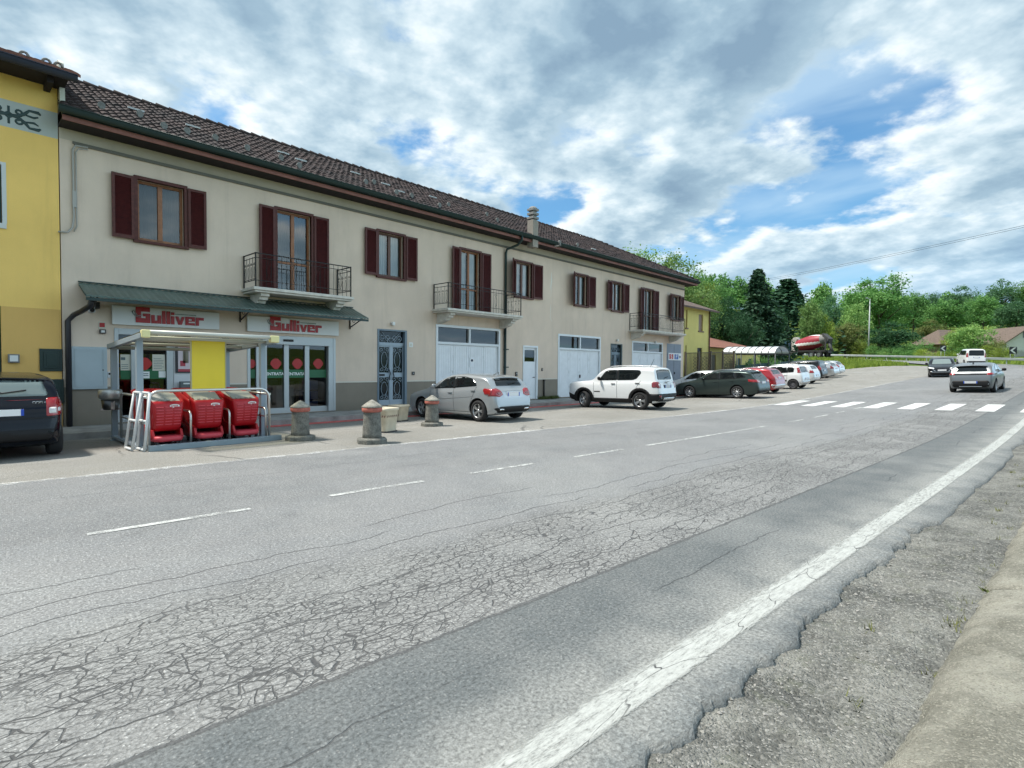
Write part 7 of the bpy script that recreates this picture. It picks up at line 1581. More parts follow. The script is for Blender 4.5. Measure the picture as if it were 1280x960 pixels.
def chevron(px, py, depth, w_, lab):
    x_, y_ = at(px, depth, py); p = CP+ray(px, py)*depth; g = h(x_, y_); yaw = -TH*0.0
    t = empty('chevron_sign', (x_, y_, g), -radians(50), lab, 'road sign', 'chevron boards on the bend'); zc = p.z-g
    mb = MB(); mb.box((-w_/2, -.02, zc-w_/2), (w_/2, .02, zc+w_/2)); mb.build('board', mat('sign_black', (.02, .02, .03), .5), t, world=False)
    mb = MB(); q = w_*.42; mb.prism([(-q, zc), (q*.25, zc+q), (q*.95, zc+q), (-q*.25, zc), (q*.95, zc-q), (q*.25, zc-q)], -.03, -.021, 'xz'); mb.build('arrow', M_wt, t, world=False)
    mb = MB(); [mb.tube([(s_*w_*.3, .05, -.2), (s_*w_*.3, .05, zc+.2)], .03, 6) for s_ in (-1, 1)]; mb.build('post', M_galv, t, world=False)
chevron(1179, 435.5, 76, .80, 'small black and white chevron board behind the rail, right of the hipped brown roof'); chevron(1266.5, 438, 66, .86, 'larger black and white chevron board near the right edge, in front of the white house')

# ================================================================== yellow house and low wing beyond the long building
D2 = 47.0
def P3(px, py, dep): return CP+ray(px, py)*dep
hx0, hy0 = at(848, 46.5); yh = empty('yellow_house', (42, 22, 0), 0, 'yellow two storey house with a tiled roof just beyond the long building', 'house')
M_yel2 = plaster('pale_yellow_plaster', (.70, .60, .22), .07, .2); e0 = P3(887, 391, 46.0); gx = e0.x; gy = e0.y
X0, X1, Y0, Y1 = gx-7.5, gx+.0, gy, gy+9; EZ = P3(887, 388, 46).z
def facade_holes(mb, A, U, w_, z0, z1, ops, nrm, dep=.15):
    Xs = sorted({0, w_, *[o[0] for o in ops], *[o[1] for o in ops]}); Zs = sorted({z0, z1, *[o[2] for o in ops], *[o[3] for o in ops]}); A = Vector(A); U = Vector(U); n = Vector(nrm)
    P = lambda u, z, d=0: tuple(A+U*u-n*d+Vector((0, 0, z)))
    for i in range(len(Xs)-1):
        for j in range(len(Zs)-1):
            a, c = (Xs[i]+Xs[i+1])/2, (Zs[j]+Zs[j+1])/2
            if any(o[0] < a < o[1] and o[2] < c < o[3] for o in ops): continue
            mb.quad([P(Xs[i], Zs[j]), P(Xs[i+1], Zs[j]), P(Xs[i+1], Zs[j+1]), P(Xs[i], Zs[j+1])])
    for a, b, c, d in ops:
        mb.quad([P(a, c), P(a, c, dep), P(a, d, dep), P(a, d)]); mb.quad([P(b, c, dep), P(b, c), P(b, d), P(b, d, dep)]); mb.quad([P(a, d), P(a, d, dep), P(b, d, dep), P(b, d)]); mb.quad([P(a, c, dep), P(a, c), P(b, c), P(b, c, dep)])
ox = lambda px: (X1-X0)-(887-px)*.088*1.0
def uof(px):                                  # position along the front wall (plane y=Y0) under a photo column
    d = ray(px, 420); return (d.x/d.y*Y0)-X0
gz_ = h(gx, gy); ops = [(uof(873), uof(878.5), P3(876, 414, 45).z, P3(876, 393.5, 45).z), (uof(857), uof(858.9), P3(858, 412, 45).z, P3(858, 391, 45).z), (uof(872), uof(878), gz_+.1, P3(876, 435, 45).z), (uof(857), uof(858.5), gz_+.1, P3(858, 433, 45).z)]
mb = MB(); facade_holes(mb, (X0, Y0, 0), (1, 0, 0), X1-X0, gz_-.5, EZ, ops, (0, -1, 0)); mb.quad([(X1, Y0, gz_-.5), (X1, Y1, gz_-.5), (X1, Y1, EZ), (X1, (Y0+Y1)/2, EZ+1.5), (X1, Y0, EZ)]); mb.quad([(X0, Y0, gz_-.5), (X0, Y1, gz_-.5), (X0, Y1, EZ), (X0, Y0, EZ)]); mb.build('wall', M_yel2, yh, flip=False)
for i, (a, b, c, d) in enumerate(ops):
    mb = MB(); mb.box((X0+a, Y0+.10, c), (X0+b, Y0+.16, d)); 
    w_ = mb.build('window' if i < 2 else 'door', mat('brown_roller_shutter', (.22, .14, .10), .6) if i < 2 else M_blk, yh)
    if i < 2: mb = MB(); mb.box((X0+a-.08, Y0-.08, c-.10), (X0+b+.08, Y0+.1, c-.003)); mb.build('sill', mat('sill_brown', (.2, .12, .08), .7), w_)
mb = MB(); mb.tube([(X1-.12, Y0-.08, gz_), (X1-.12, Y0-.08, EZ)], .05, 6); mb.build('downpipe', M_brown2, yh)
def gable(name, x0, x1, y0, y1, z, rise, ov, mt, parent, axis='x', th=.14):
    mb = MB(); ym = (y0+y1)/2; xm = (x0+x1)/2
    if axis == 'x':
        for a, b in ((y0-ov, ym), (y1+ov, ym)):
            s_ = rise/(ym-y0); za = z-s_*ov; k = mb.add([(x0-ov, a, za), (x1+ov, a, za), (x1+ov, b, z+rise), (x0-ov, b, z+rise), (x0-ov, a, za+th), (x1+ov, a, za+th), (x1+ov, b, z+rise+th), (x0-ov, b, z+rise+th)])
            for q in ((0, 1, 2, 3), (4, 5, 6, 7), (0, 1, 5, 4), (1, 2, 6, 5), (3, 0, 4, 7)): mb.face([k+i for i in q])
    else:
        for a, b in ((x0-ov, xm), (x1+ov, xm)):
            s_ = rise/(xm-x0); za = z-s_*ov; k = mb.add([(a, y0-ov, za), (a, y1+ov, za), (b, y1+ov, z+rise), (b, y0-ov, z+rise), (a, y0-ov, za+th), (a, y1+ov, za+th), (b, y1+ov, z+rise+th), (b, y0-ov, z+rise+th)])
            for q in ((0, 1, 2, 3), (4, 5, 6, 7), (0, 1, 5, 4), (1, 2, 6, 5), (3, 0, 4, 7)): mb.face([k+i for i in q])
    return mb.build(name, mt, parent)
def far_tiles(name, col):
    m = mat(name, col, .85, noise=(3.5, .3)); return m
M_ft = far_tiles('far_brown_tiles', (.11, .075, .06)); M_fr = far_tiles('far_red_tiles', (.21, .085, .055))
gable('roof', X0, X1, Y0, Y1, EZ, 1.7, .6, M_ft, yh)
# low wing with red roof, same family of buildings but separate volume
lw = empty('low_house', (52, 24, 0), 0, 'single storey yellow house with red tiled roof behind the arched canopy', 'house'); LX0, LX1 = X1+.05, X1+17.5; LY0, LY1 = Y0+1.8, Y0+10; LZ = P3(912, 433.5, 50).z; g2 = h(LX0+5, LY0)
def uofl(px): d = ray(px, 440); return (d.x/d.y*LY0)-LX0
ops = [(uofl(890), uofl(895), g2+.1, g2+2.5), (uofl(922), uofl(926), g2+.1, g2+2.3), (uofl(936), uofl(940), g2+.1, g2+2.3)]; ops = [o for o in ops if .2 < o[0] and o[1] < LX1-LX0-.2]
mb = MB(); facade_holes(mb, (LX0, LY0, 0), (1, 0, 0), LX1-LX0, g2-.8, LZ, ops, (0, -1, 0)); mb.quad([(LX1, LY0, g2-.8), (LX1, LY1, g2-.8), (LX1, LY1, LZ), (LX1, LY0, LZ)]); mb.build('wall', M_yel2, lw, flip=False)
for o in ops: mb = MB(); mb.box((LX0+o[0], LY0+.08, o[2]), (LX0+o[1], LY0+.15, o[3])); mb.build('door', mat('dark_green_door', (.012, .035, .03), .5), lw)
# hipped red roof
rz_ = P3(889, 411, 50.5).z; mb = MB(); ym = (LY0+LY1)/2; ov = .7; zl = LZ-.05; A = (LX0-.0, LY0-ov, zl); B = (LX1+ov, LY0-ov, zl); C_ = (LX1+ov, LY1+ov, zl); Dd = (LX0, LY1+ov, zl); E1 = (LX0, ym, rz_); E2 = (LX1-8.5, ym, rz_)
k = mb.add([A, B, C_, Dd, E1, E2]); [mb.face([k+i for i in q]) for q in ((0, 1, 5, 4), (1, 2, 5), (2, 3, 4, 5), (3, 0, 4), (0, 3, 2, 1))]; mb.build('roof', M_fr, lw)
# arched translucent canopy
ca0 = P3(912, 440, 50.5); ca1 = P3(978, 440, 46.5); cn = empty('arched_canopy', (ca1.x, ca1.y, h(ca1.x, ca1.y)), 0, 'long arched canopy with white translucent panels on thin dark posts', 'canopy')
A = Vector((ca0.x, ca0.y, 0)); B = Vector((ca1.x, ca1.y, 0)); U = (B-A).normalized(); Nn = Vector((-U.y, U.x, 0)); zc = ca1.z-.15; zc0 = ca0.z-.15; wd = 1.15; rise = .62; n = 8
mb = MB(); 
for i in range(8):
    R_ = []
    for t in (i/8+.006, (i+1)/8-.006):
        P = A+(B-A)*t; zz = zc0+(zc-zc0)*t; R_.append(mb.add([(P.x+Nn.x*wd*cos(a), P.y+Nn.y*wd*cos(a), zz+rise*sin(a)) for a in [pi*j/12 for j in range(13)]]))
    for j in range(12): mb.face([R_[0]+j, R_[1]+j, R_[1]+j+1, R_[0]+j+1], 0, True)
mt = mat('white_translucent_sheet', (.72, .74, .74), .35); mt.node_tree.nodes['Principled BSDF'].inputs['Transmission Weight'].default_value = .25; mb.build('panels', mt, cn, flip=False)
mb = MB()
for i in range(9):
    P = A+(B-A)*(i/8); zz = zc0+(zc-zc0)*i/8; mb.tube([(P.x+Nn.x*wd*cos(a), P.y+Nn.y*wd*cos(a), zz+rise*sin(a)+.015) for a in [pi*j/12 for j in range(13)]], .035, 5)
for s_ in (-1, 1): mb.tube([(A.x+Nn.x*wd*s_, A.y+Nn.y*wd*s_, zc0-.03), (B.x+Nn.x*wd*s_, B.y+Nn.y*wd*s_, zc-.03)], .07, 6)
mb.build('ribs', mat('canopy_dark_metal', (.05, .06, .06), .5), cn)
for i in (0, 3, 5, 8):
    P = A+(B-A)*(i/8); zz = zc0+(zc-zc0)*i/8
    for s_ in (-1, 1): q = P+Nn*wd*s_; mb = MB(); mb.tube([(q.x, q.y, h(q.x, q.y)-.1), (q.x, q.y, zz)], .05, 6); mb.build('post', mat('canopy_dark_metal', (.05, .06, .06), .5), cn)
# iron fence on a low wall beyond the corner, then green mesh fence
fx0, fy0 = at(856.5, 40.5); fx1, fy1 = at(917, 44.5); fn = empty('iron_fence', (fx0, fy0, h(fx0, fy0)), 0, 'brown iron fence with diamond lattice panels on a low grey wall beside the yellow house', 'fence')
A = Vector((fx0, fy0, 0)); B = Vector((fx1, fy1, 0)); U = (B-A); l = U.length; U.normalize(); g0, g1 = h(fx0, fy0), h(fx1, fy1); Nn = Vector((-U.y, U.x, 0)); zt0 = P3(856.5, 441, 40.5).z; zt1 = P3(917, 441.5, 44.5).z; zw0 = P3(856.5, 471, 40.5).z
def fp(u, z, d=0): q = A+U*u+Nn*d; return (q.x, q.y, z)
mb = MB(); k = mb.add([fp(0, g0-.3, -.12), fp(l, g1-.3, -.12), fp(l, zw0+g1-g0, -.12), fp(0, zw0, -.12), fp(0, g0-.3, .12), fp(l, g1-.3, .12), fp(l, zw0+g1-g0, .12), fp(0, zw0, .12)]); [mb.face([k+i for i in q]) for q in ((0, 1, 2, 3), (5, 4, 7, 6), (3, 2, 6, 7), (0, 3, 7, 4), (1, 5, 6, 2))]; mb.build('low_wall', mat('grey_wall_concrete', (.26, .26, .24), .9, noise=(2, .3)), fn)
mb = MB(); dz = g1-g0; M_fi = mat('brown_fence_iron', (.10, .075, .05), .6)
zb_, zt_ = zw0+.02, zt0
for z in (zb_+.1, zt_-.03): mb.tube([fp(0, z), fp(l, z+dz)], .03, 5)
n = int(l/.16)
for i in range(n+1): u = l*i/n; mb.tube([fp(u, zb_+dz*u/l), fp(u, zt_+dz*u/l)], .024, 4)
for i in range(int(l/.5)):
    u = i*.5
    if 1 < (i % 8) < 7:
        for q in range(5): mb.tube([fp(u, zb_+.2+q*.25+dz*u/l), fp(u+.5, zb_+.45+q*.25+dz*u/l)], .018, 4); mb.tube([fp(u+.5, zb_+.2+q*.25+dz*u/l), fp(u, zb_+.45+q*.25+dz*u/l)], .018, 4)
mb.build('lattice', M_fi, fn, flip=False)
for i in range(5): u = l*i/4; mb = MB(); q = A+U*u; mb.box((q.x-.06, q.y-.06, zb_-.1+dz*u/l), (q.x+.06, q.y+.06, zt_+.08+dz*u/l)); mb.build('post', M_fi, fn)
gx0, gy0 = at(919, 45.5); gx1, gy1 = at(986, 57); gf = empty('green_fence', (gx0, gy0, h(gx0, gy0)), 0, 'dark blue green screened fence behind the parked cars', 'fence'); A = Vector((gx0, gy0, 0)); B = Vector((gx1, gy1, 0)); g0, g1 = h(gx0, gy0), h(gx1, gy1)
mb = MB(); k = mb.add([(A.x, A.y, g0-.2), (B.x, B.y, g1-.2), (B.x, B.y, g1+1.55), (A.x, A.y, g0+1.5)]); mb.face([k, k+1, k+2, k+3]); k = mb.add([(A.x+.05, A.y+.05, g0-.2), (B.x+.05, B.y+.05, g1-.2), (B.x+.05, B.y+.05, g1+1.55), (A.x+.05, A.y+.05, g0+1.5)]); mb.face([k, k+1, k+2, k+3]); mb.build('screen', mat('blue_green_screen', (.02, .06, .065), .8, noise=(1.5, .3)), gf, flip=False)
for i in range(6): q = A+(B-A)*i/5; zz = g0+(g1-g0)*i/5; mb = MB(); mb.tube([(q.x, q.y-.05, zz-.2), (q.x, q.y-.05, zz+1.65)], .035, 6); mb.build('post', mat('fence_green_metal', (.02, .05, .04), .5), gf)

# ================================================================== houses across the bend
def far_house(name, label, cx_, cy_, g, lx, ly, hz, rise, yaw, wallm, roofm, ov=.8):
    t = empty(name, (cx_, cy_, g), yaw, label, 'house'); mb = MB(); mb.box((-lx/2, -ly/2, -2), (lx/2, ly/2, hz)); mb.prism([(-ly/2, hz), (ly/2, hz), (0, hz+rise)], -lx/2, lx/2, 'yz'); mb.build('wall', wallm, t, world=False)
    mb = MB()
    for s_ in (-1, 1):
        sl_ = rise/(ly/2); k = mb.add([(-lx/2-ov, s_*(ly/2+ov), hz-sl_*ov+.02), (lx/2+ov, s_*(ly/2+ov), hz-sl_*ov+.02), (lx/2+ov, 0, hz+rise+.02), (-lx/2-ov, 0, hz+rise+.02), (-lx/2-ov, s_*(ly/2+ov), hz-sl_*ov+.22), (lx/2+ov, s_*(ly/2+ov), hz-sl_*ov+.22), (lx/2+ov, 0, hz+rise+.22), (-lx/2-ov, 0, hz+rise+.22)])
        for q in ((0, 1, 2, 3), (4, 5, 6, 7), (0, 1, 5, 4), (1, 2, 6, 5), (3, 0, 4, 7)): mb.face([k+i for i in q])
    mb.build('roof', roofm, t, world=False)
    return t
M_wh = plaster('white_render', (.74, .73, .70), .05, .1); p = P3(1258, 432, 104)
M_hr = far_tiles('beige_brown_tiles', (.135, .10, .08)); zb_ = P3(1250, 440, 100).z; ridge_z = P3(1250, 409, 100).z
ht = far_house('white_house', 'white house with long brown roof and gable, at the right edge behind the bushes', p.x, p.y, zb_, 9.5, 7.0, 2.0, ridge_z-zb_-2.0, radians(-143), M_wh, M_hr)
mb = MB()
for s_ in (-1, 1): mb.box((s_*4.75-.04, -.75, 2.6), (s_*4.75+.04, -.05, 4.0)); mb.box((s_*4.75-.04, .15, 2.6), (s_*4.75+.04, .85, 4.0))
mb.build('window', mat('grey_shutter', (.16, .18, .2), .6), ht, world=False)
p = P3(1180, 428, 112); zb_ = P3(1180, 440, 112).z; bh = empty('barn', (p.x, p.y, zb_), radians(-35), 'low building with steep hipped brown roof, half hidden behind bushes', 'house'); rzz = P3(1180, 412.5, 112).z-zb_
mb = MB(); mb.box((-4, -3, -2), (4, 3, 1.6)); mb.build('wall', mat('barn_wall', (.25, .17, .13), .9), bh, world=False); mb = MB(); k = mb.add([(-4.8, -3.8, 1.4), (4.8, -3.8, 1.4), (4.8, 3.8, 1.4), (-4.8, 3.8, 1.4), (-1.6, 0, rzz), (1.6, 0, rzz)]); [mb.face([k+i for i in q]) for q in ((0, 1, 5, 4), (1, 2, 5), (2, 3, 4, 5), (3, 0, 4), (0, 3, 2, 1))]; mb.build('roof', M_hr, bh, world=False)

# ================================================================== poles and cables
lx_, ly_ = at(1085, 104); lz = h(lx_, ly_); lt = P3(1085, 374, 104).z; lp = empty('street_lamp', (lx_, ly_, lz), 0, 'tall thin grey street lamp standing in front of the big round tree', 'lamp post'); mb = MB(); mb.tube([(lx_, ly_, lz-.5), (lx_, ly_, lt)], [.14, .08], 8); mb.build('pole', mat('lamp_grey', (.45, .47, .46), .5), lp)
mb = MB(); mb.tube([(lx_, ly_, lt-.1), (lx_-.6, ly_+.3, lt+.1)], .05, 6); mb.box((lx_-1.2, ly_+.2, lt+.05), (lx_-.5, ly_+.5, lt+.18)); mb.build('lamp_head', M_alu, lp)
q0 = P3(880, 361, 120); q1 = P3(1390, 257, 34)
def upole(q, lab):
    g = h(q.x, q.y); t = empty('utility_pole', (q.x, q.y, g), 0, lab, 'pole'); mb = MB(); mb.tube([(q.x, q.y, g-.5), (q.x, q.y, q.z+.3)], [.16, .10], 8); mb.build('pole', mat('grey_pole_wood', (.2, .17, .14), .85), t); mb = MB(); mb.box((q.x-.5, q.y-.05, q.z-.25), (q.x+.5, q.y+.05, q.z-.15)); mb.build('cross_arm', M_blk, t)
upole(q0, 'wooden utility pole among the trees beyond the yellow house')
upole(q1, 'wooden utility pole standing right of the road outside the photo edge')
for dz, lab in ((0, 'upper thin overhead cable crossing the sky at the right'), (-.32, 'lower thin overhead cable crossing the sky at the right')):
    P = []
    for i in range(31):
        t = i/30; p = q0+(q1-q0)*t; P.append((p.x, p.y, p.z+dz*(1-t*.6)-4*.5*t*(1-t)))
    mb = MB(); mb.tube(P, [.020-.009*i/30 for i in range(31)], 5); tag(mb.build('overhead_cable', M_blk), lab, 'cable')

# ================================================================== trees and shrubs
def leafmat(name, c1, c2, tr=.35):
    m = bpy.data.materials.new(name); m.use_nodes = True; N, L = nt(m); b = N['Principled BSDF']; b.inputs['Roughness'].default_value = .65; b.inputs['Specular IOR Level'].default_value = .25
    at_ = N.new('ShaderNodeAttribute'); at_.attribute_name = 'tone'; oi = N.new('ShaderNodeObjectInfo')
    c = mixc(N, L, at_.outputs['Fac'], c1, c2); v = ramp(N, L, oi.outputs['Random'], 0, 1, .8, 1.2, False); cc = N.new('ShaderNodeCombineXYZ'); [L.new(v, cc.inputs[i]) for i in range(3)]
    c = mixc(N, L, 1.0, c, cc.outputs[0], 'MULTIPLY'); L.new(c, b.inputs['Base Color'])
    t = N.new('ShaderNodeBsdfTranslucent'); L.new(c, t.inputs[0]); mx = N.new('ShaderNodeMixShader'); mx.inputs[0].default_value = tr; L.new(b.outputs[0], mx.inputs[1]); L.new(t.outputs[0], mx.inputs[2]); L.new(mx.outputs[0], N['Material Output'].inputs[0]); MATS[name] = m; return m
LM = dict(mid=leafmat('leaves_mid_green', (0.085, 0.22, 0.06), (0.18, 0.34, 0.1)), light=leafmat('leaves_light_green', (0.15, 0.29, 0.08), (0.28, 0.42, 0.13)), dark=leafmat('leaves_dark_green', (0.024, 0.085, 0.036), (0.06, 0.145, 0.06)), blue=leafmat('leaves_blue_green', (0.07, 0.18, 0.085), (0.14, 0.27, 0.125)), yell=leafmat('leaves_yellow_green', (0.17, 0.26, 0.04), (0.31, 0.38, 0.07)), con=leafmat('needles', (0.02, 0.065, 0.036), (0.05, 0.115, 0.058), .1), olive=leafmat('leaves_olive', (0.13, 0.17, 0.05), (0.24, 0.27, 0.09)))
M_bark = mat('bark', (.09, .07, .05), .95, noise=(5, .35))
def crown_mesh(seed, kind='broad', n=5200, ls=.036, sparse=0.0):
    """unit tree: height 1, radius about .36, leaf sized faces gathered in clumps through the crown volume"""
    rnd = random.Random(seed); V_ = []; F_ = []; T = []; cl = []
    if kind == 'broad':
        lob = [(Vector((rnd.uniform(-.2, .2), rnd.uniform(-.2, .2), rnd.uniform(.28, .80))), rnd.uniform(.14, .22)) for _ in range(13)]+[(Vector((0, 0, .58)), .28), (Vector((0, 0, .82)), .17)]
        for c, r in lob:
            for _ in range(12):
                d = Vector((rnd.gauss(0, 1), rnd.gauss(0, 1), rnd.gauss(0, 1))).normalized(); q = c+d*r*rnd.uniform(.55, 1.05); q.z = max(.08, q.z); cl.append((q, rnd.uniform(.04, .085), rnd.random()))
    elif kind == 'cone':
        for k in range(300):
            z = .05+.95*(k/300)**.85; R_ = (.25+.03*sin(z*55))*(1-z)**1.05+.008; a = rnd.uniform(0, 2*pi); rr = R_*rnd.uniform(.5, 1.08); cl.append((Vector((rr*cos(a), rr*sin(a), z-.04*rr/.2)), .016+.048*(1-z), rnd.random()))
    elif kind == 'bush':
        lob = [(Vector((rnd.uniform(-.5, .5), rnd.uniform(-.35, .35), rnd.uniform(.25, .7))), rnd.uniform(.2, .34)) for _ in range(12)]
        for c, r in lob:
            for _ in range(11): d = Vector((rnd.gauss(0, 1), rnd.gauss(0, 1), rnd.gauss(0, 1))).normalized(); q = c+d*r*rnd.uniform(.5, 1.05); q.z = max(.04, q.z); cl.append((q, rnd.uniform(.07, .13), rnd.random()))
    per = max(8, int(n/len(cl)))
    for c, r, tone in cl:
        if rnd.random() < sparse: continue
        for _ in range(per):
            d = Vector((rnd.gauss(0, .5), rnd.gauss(0, .5), rnd.gauss(0, .42)))*r*1.25; p = c+d; s_ = ls*rnd.uniform(.55, 1.25)
            nn = (d.normalized()*.7+Vector((rnd.gauss(0, .6), rnd.gauss(0, .6), rnd.gauss(0, .6)+.35))).normalized(); a = nn.orthogonal().normalized(); b = nn.cross(a); an = rnd.uniform(0, pi); u = a*cos(an)+b*sin(an); v = nn.cross(u)
            k = len(V_); V_ += [p-u*s_*.5, p+v*s_*.32+nn*s_*.08, p+u*s_*.5, p-v*s_*.32+nn*s_*.08]; F_.append((k, k+1, k+2, k+3)); T.append(min(1, max(0, tone*.75+rnd.uniform(-.12, .37))))
    me = bpy.data.meshes.new('crown'); me.from_pydata([tuple(v) for v in V_], [], F_); a = me.attributes.new('tone', 'FLOAT', 'FACE'); a.data.foreach_set('value', T); me.update(); return me
def trunk_mesh(seed, kind='broad'):
    rnd = random.Random(seed); mb = MB(); top = .55 if kind == 'broad' else .95
    mb.tube([(0, 0, -.06), (.004, .003, .2), (-.006, .004, .4), (0, 0, top)], [.024, .019, .014, .006] if kind == 'broad' else [.016, .013, .009, .002], 7)
    if kind == 'broad':
        for i in range(9):
            a = i*2.4+rnd.random(); z = rnd.uniform(.18, .5); l = rnd.uniform(.16, .3); mb.tube([(0, 0, z), (cos(a)*l*.5, sin(a)*l*.5, z+l*.5), (cos(a)*l, sin(a)*l, z+l*.95)], [.010, .006, .002], 5)
    me = bpy.data.meshes.new('trunk'); me.from_pydata(mb.v, [], mb.f); me.materials.append(M_bark); [setattr(p, 'use_smooth', True) for p in me.polygons]; me.update(); return me
CM = {}
def crown(kind, seed, lm, sparse=0.0, n=5200, ls=.036):
    key = (kind, seed, lm, n)
    if key not in CM: me = crown_mesh(seed, kind, n, ls, sparse); me.materials.append(LM[lm]); CM[key] = me
    return CM[key]
TR = {k: trunk_mesh(5, k) for k in ('broad', 'cone')}
def tree(px, ptop, depth, wpx, lm, label, kind='broad', seed=1, name=None, sparse=0.0, cat='tree', group=None, base=None, n=6500, ls=.034):
    x_, y_ = at(px, depth); g = h(x_, y_) if base is None else base; top = P3(px, ptop, depth).z; H_ = top-g; W_ = wpx*depth/FPX/(.80 if kind == 'broad' else (.50 if kind == 'cone' else 1.35))
    t = empty(name or {'broad': 'broadleaf_tree', 'cone': 'conifer', 'bush': 'bush'}[kind], (x_, y_, g-.1), random.uniform(0, 6), label, cat, group); t.scale = (W_, W_, H_)
    o = bpy.data.objects.new('crown', crown(kind, seed, lm, sparse, n, ls)); COL.objects.link(o); o.parent = t
    if kind != 'bush': q = bpy.data.objects.new('trunk', TR[kind]); COL.objects.link(q); q.parent = t
    return t
random.seed(77)
tree(800, 311, 66, 120, 'light', 'pale green tree top just left of centre over the end of the long tiled roof', seed=1, n=17000, ls=.021)
tree(842, 314, 62, 120, 'light', 'pale green loose tree crown above the right end of the long tiled roof', seed=2, n=17000, ls=.021)
tree(872, 332, 74, 80, 'mid', 'thin airy tree showing over the hip of the long roof', seed=3, sparse=.25, n=17000, ls=.021)
tree(884, 352, 72, 44, 'yell', 'yellow green tree directly behind the yellow two storey house', seed=1, n=17000, ls=.021)
tree(908, 368, 70, 54, 'dark', 'dark green tree between the yellow house and the tall dark conifer', seed=2, n=17000, ls=.021)
tree(945, 338, 74, 92, 'con', 'tall dark pointed conifer behind the low red roofed house', 'cone', seed=4)
tree(982, 350, 112, 124, 'con', 'broad dark conifer left of the mixer truck', 'cone', seed=5)
tree(962, 372, 76, 40, 'dark', 'dark green tree filled in between the two conifers', seed=3, n=17000, ls=.021)
tree(927, 392, 68, 52, 'dark', 'dark bushy tree right above the low red roof', seed=1, n=17000, ls=.021)
tree(956, 370, 88, 58, 'con', 'lower dark conifer standing between the two taller conifers', 'cone', seed=7)
tree(1013, 371, 100, 36, 'light', 'light green tree directly behind the dark mixer truck cab', seed=3)
tree(1037, 369, 125, 38, 'blue', 'blue green tree behind and left of the big round tree', seed=1)
tree(1028, 392, 100, 34, 'yell', 'yellowish green tree right behind the striped mixer drum', seed=2)
tree(1098, 344, 128, 92, 'mid', 'biggest round green tree, behind the thin street lamp', seed=6, n=14000, ls=.028)
tree(1056, 401, 108, 50, 'olive', 'olive brown green tree just right of the mixer truck', seed=3)
tree(1070, 378, 118, 44, 'light', 'light green tree at the left foot of the biggest round tree', seed=1)
tree(1112, 401, 106, 70, 'dark', 'dense dark green bushy tree right of the street lamp', seed=2)
tree(1140, 363, 150, 46, 'mid', 'mid green tree to the right of the biggest round tree', seed=3)
tree(1162, 365, 165, 38, 'blue', 'bluish narrow tree behind the hipped brown roof', seed=1)
tree(1180, 373, 140, 60, 'mid', 'wide mid green tree above the hipped brown roof', seed=6)
tree(1200, 356, 172, 46, 'blue', 'tall dark blue green tree above and left of the white house', seed=2)
tree(1226, 368, 150, 50, 'mid', 'mid green tree between the tall blue green tree and the airy tree', seed=3)
tree(1250, 346, 160, 50, 'blue', 'airy thin tree with sky showing through, above the white house', seed=4, sparse=.45)
tree(1276, 350, 158, 50, 'mid', 'green tree cut by the right edge of the photo, above the white gable', seed=1, sparse=.2)
tree(1268, 375, 130, 56, 'blue', 'darker lower tree directly behind the white house roof', seed=6)
tree(1163, 398, 118, 40, 'olive', 'pale olive tree left of the hipped brown roof', seed=2)
tree(1212, 402, 88, 58, 'light', 'large light green bushy tree between the two brown roofs', seed=3)
tree(1190, 412, 96, 28, 'yell', 'small yellow green tree at the right end of the hipped brown roof', seed=1)
tree(1240, 416, 86, 40, 'olive', 'feathery olive shrub in front of the long brown roof of the white house', 'bush', seed=8, cat='shrub')
tree(1252, 427, 78, 44, 'yell', 'yellow green bush behind the chevron board by the right edge', 'bush', seed=9, cat='shrub')
tree(1142, 421, 100, 46, 'mid', 'rounded green bush behind the guard rail, left of the small chevron board', 'bush', seed=8, cat='shrub')
tree(1172, 433, 86, 50, 'yell', 'low yellow green hedge bush behind the guard rail, under the small chevron board', 'bush', seed=9, cat='shrub')
tree(1080, 420, 106, 40, 'yell', 'yellow green shrub at the foot of the street lamp', 'bush', seed=8, cat='shrub')
tree(1110, 428, 100, 50, 'mid', 'mid green shrub behind the guard rail, right of the street lamp', 'bush', seed=9, cat='shrub')
tree(1205, 427, 84, 50, 'mid', 'green shrub hidden partly by the white people carrier', 'bush', seed=8, cat='shrub')
tree(960, 437, 52, 42, 'mid', 'leafy green bush under the arched canopy', 'bush', seed=8, cat='shrub')
tree(932, 446, 47, 22, 'dark', 'dark green bush at the left end of the blue green fence', 'bush', seed=9, cat='shrub')
tree(912, 440, 45.5, 22, 'dark', 'dark climbing shrub at the right end of the iron fence', 'bush', seed=8, cat='shrub')
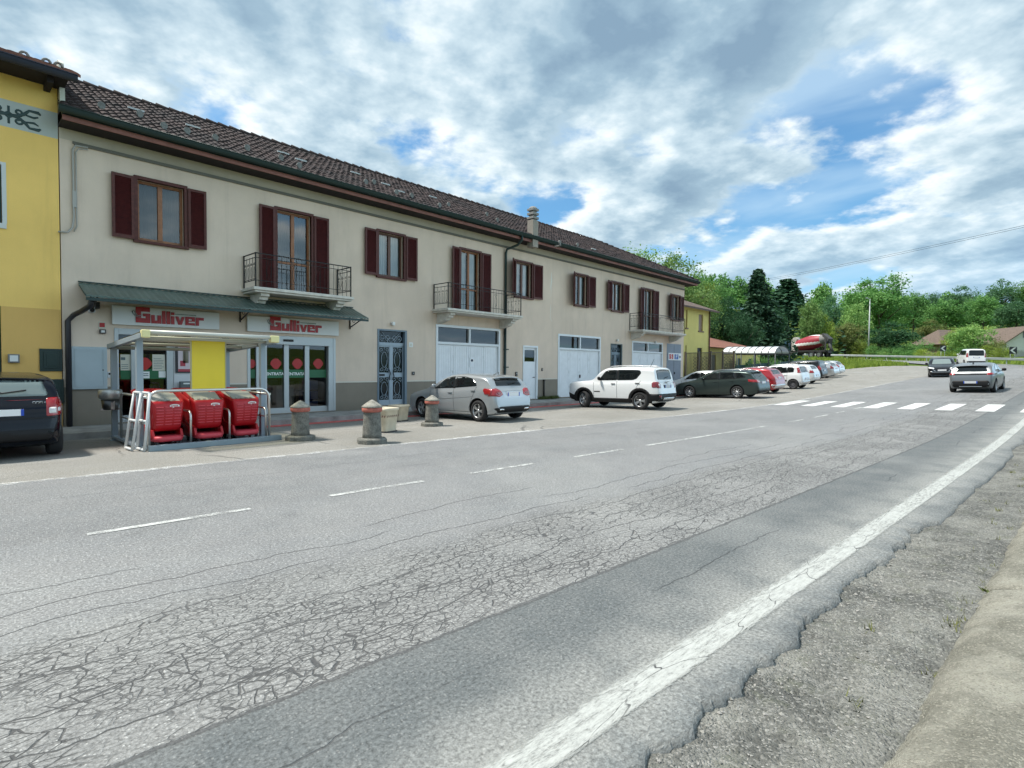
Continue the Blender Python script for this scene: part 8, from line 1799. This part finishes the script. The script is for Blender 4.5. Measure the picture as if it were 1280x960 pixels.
# the woods behind: one far mass
mb_v, mb_f, mb_t = [], [], []; rnd = random.Random(3)
for k in range(95):
    px = rnd.uniform(740, 1420); dep = rnd.uniform(165, 250); x_, y_ = at(px, dep)
    g = h(x_, y_); H_ = rnd.uniform(11, 17)*(.84 if px < 1060 else .72); R_ = rnd.uniform(4, 6.5)
    me = CMF = crown_mesh(100+k % 6, 'broad', 900, .075) if k < 6 else woods[k % 6]
    if k < 6: woods = (woods+[me]) if k else [me]
    b0_ = len(mb_v); a = rnd.uniform(0, 6); ca, sa = cos(a), sin(a); q = R_/.36
    co = [v.co for v in me.vertices]; mb_v += [(x_+(c.x*ca-c.y*sa)*q, y_+(c.x*sa+c.y*ca)*q, g+c.z*H_-1) for c in co]; mb_f += [tuple(b0_+i for i in p.vertices) for p in me.polygons]; sh_ = rnd.uniform(-.25, .25); mb_t += [min(1, max(0, d.value+sh_)) for d in me.attributes['tone'].data]
me = bpy.data.meshes.new('woods'); me.from_pydata(mb_v, [], mb_f); a = me.attributes.new('tone', 'FLOAT', 'FACE'); a.data.foreach_set('value', mb_t); me.materials.append(LM['mid']); me.update(); o = bpy.data.objects.new('woods', me); COL.objects.link(o); tag(o, 'far green woods covering the hillside behind all the nearer trees', 'woods', kind='stuff')
# grass on the embankment and verge behind the lot
V_, F_ = [], []; rnd = random.Random(6)
def blade(x_, y_, hh):
    z = h(x_, y_)-.05; a = rnd.uniform(0, 2*pi); w_ = rnd.uniform(.03, .07)*1.6; k = len(V_); lx = rnd.uniform(-.4, .4)*hh; ly = rnd.uniform(-.4, .4)*hh
    V_.extend([(x_-w_*cos(a), y_-w_*sin(a), z), (x_+w_*cos(a), y_+w_*sin(a), z), (x_+lx, y_+ly, z+hh)]); F_.append((k, k+1, k+2))
cnt = 0
while cnt < 26000:
    px = rnd.uniform(900, 1135); dep = rnd.uniform(58, 92); x_, y_ = at(px, dep); s, d = inv(x_, y_)
    far = 17.05+(x_-36)*.12+6-(max(0, x_-55))**2*.014
    if d < 5.6 or (y_ < far+.2 and x_ < 75): cnt += .02; continue
    blade(x_, y_, rnd.uniform(.15, .5)); cnt += 1
for _ in range(9000):
    s = rnd.uniform(40, 150); d = -rnd.uniform(6.6, 16); p = path(s, d); blade(p.x, p.y, rnd.uniform(.2, .6))
T_ = [rnd.random() for _ in F_]; me = bpy.data.meshes.new('grass'); me.from_pydata(V_, [], F_); a = me.attributes.new('tone', 'FLOAT', 'FACE'); a.data.foreach_set('value', T_); me.materials.append(LM['yell']); me.update(); o = bpy.data.objects.new('grass', me); COL.objects.link(o); tag(o, 'rough grass growing on the banks beside the bend', 'grass', kind='stuff')
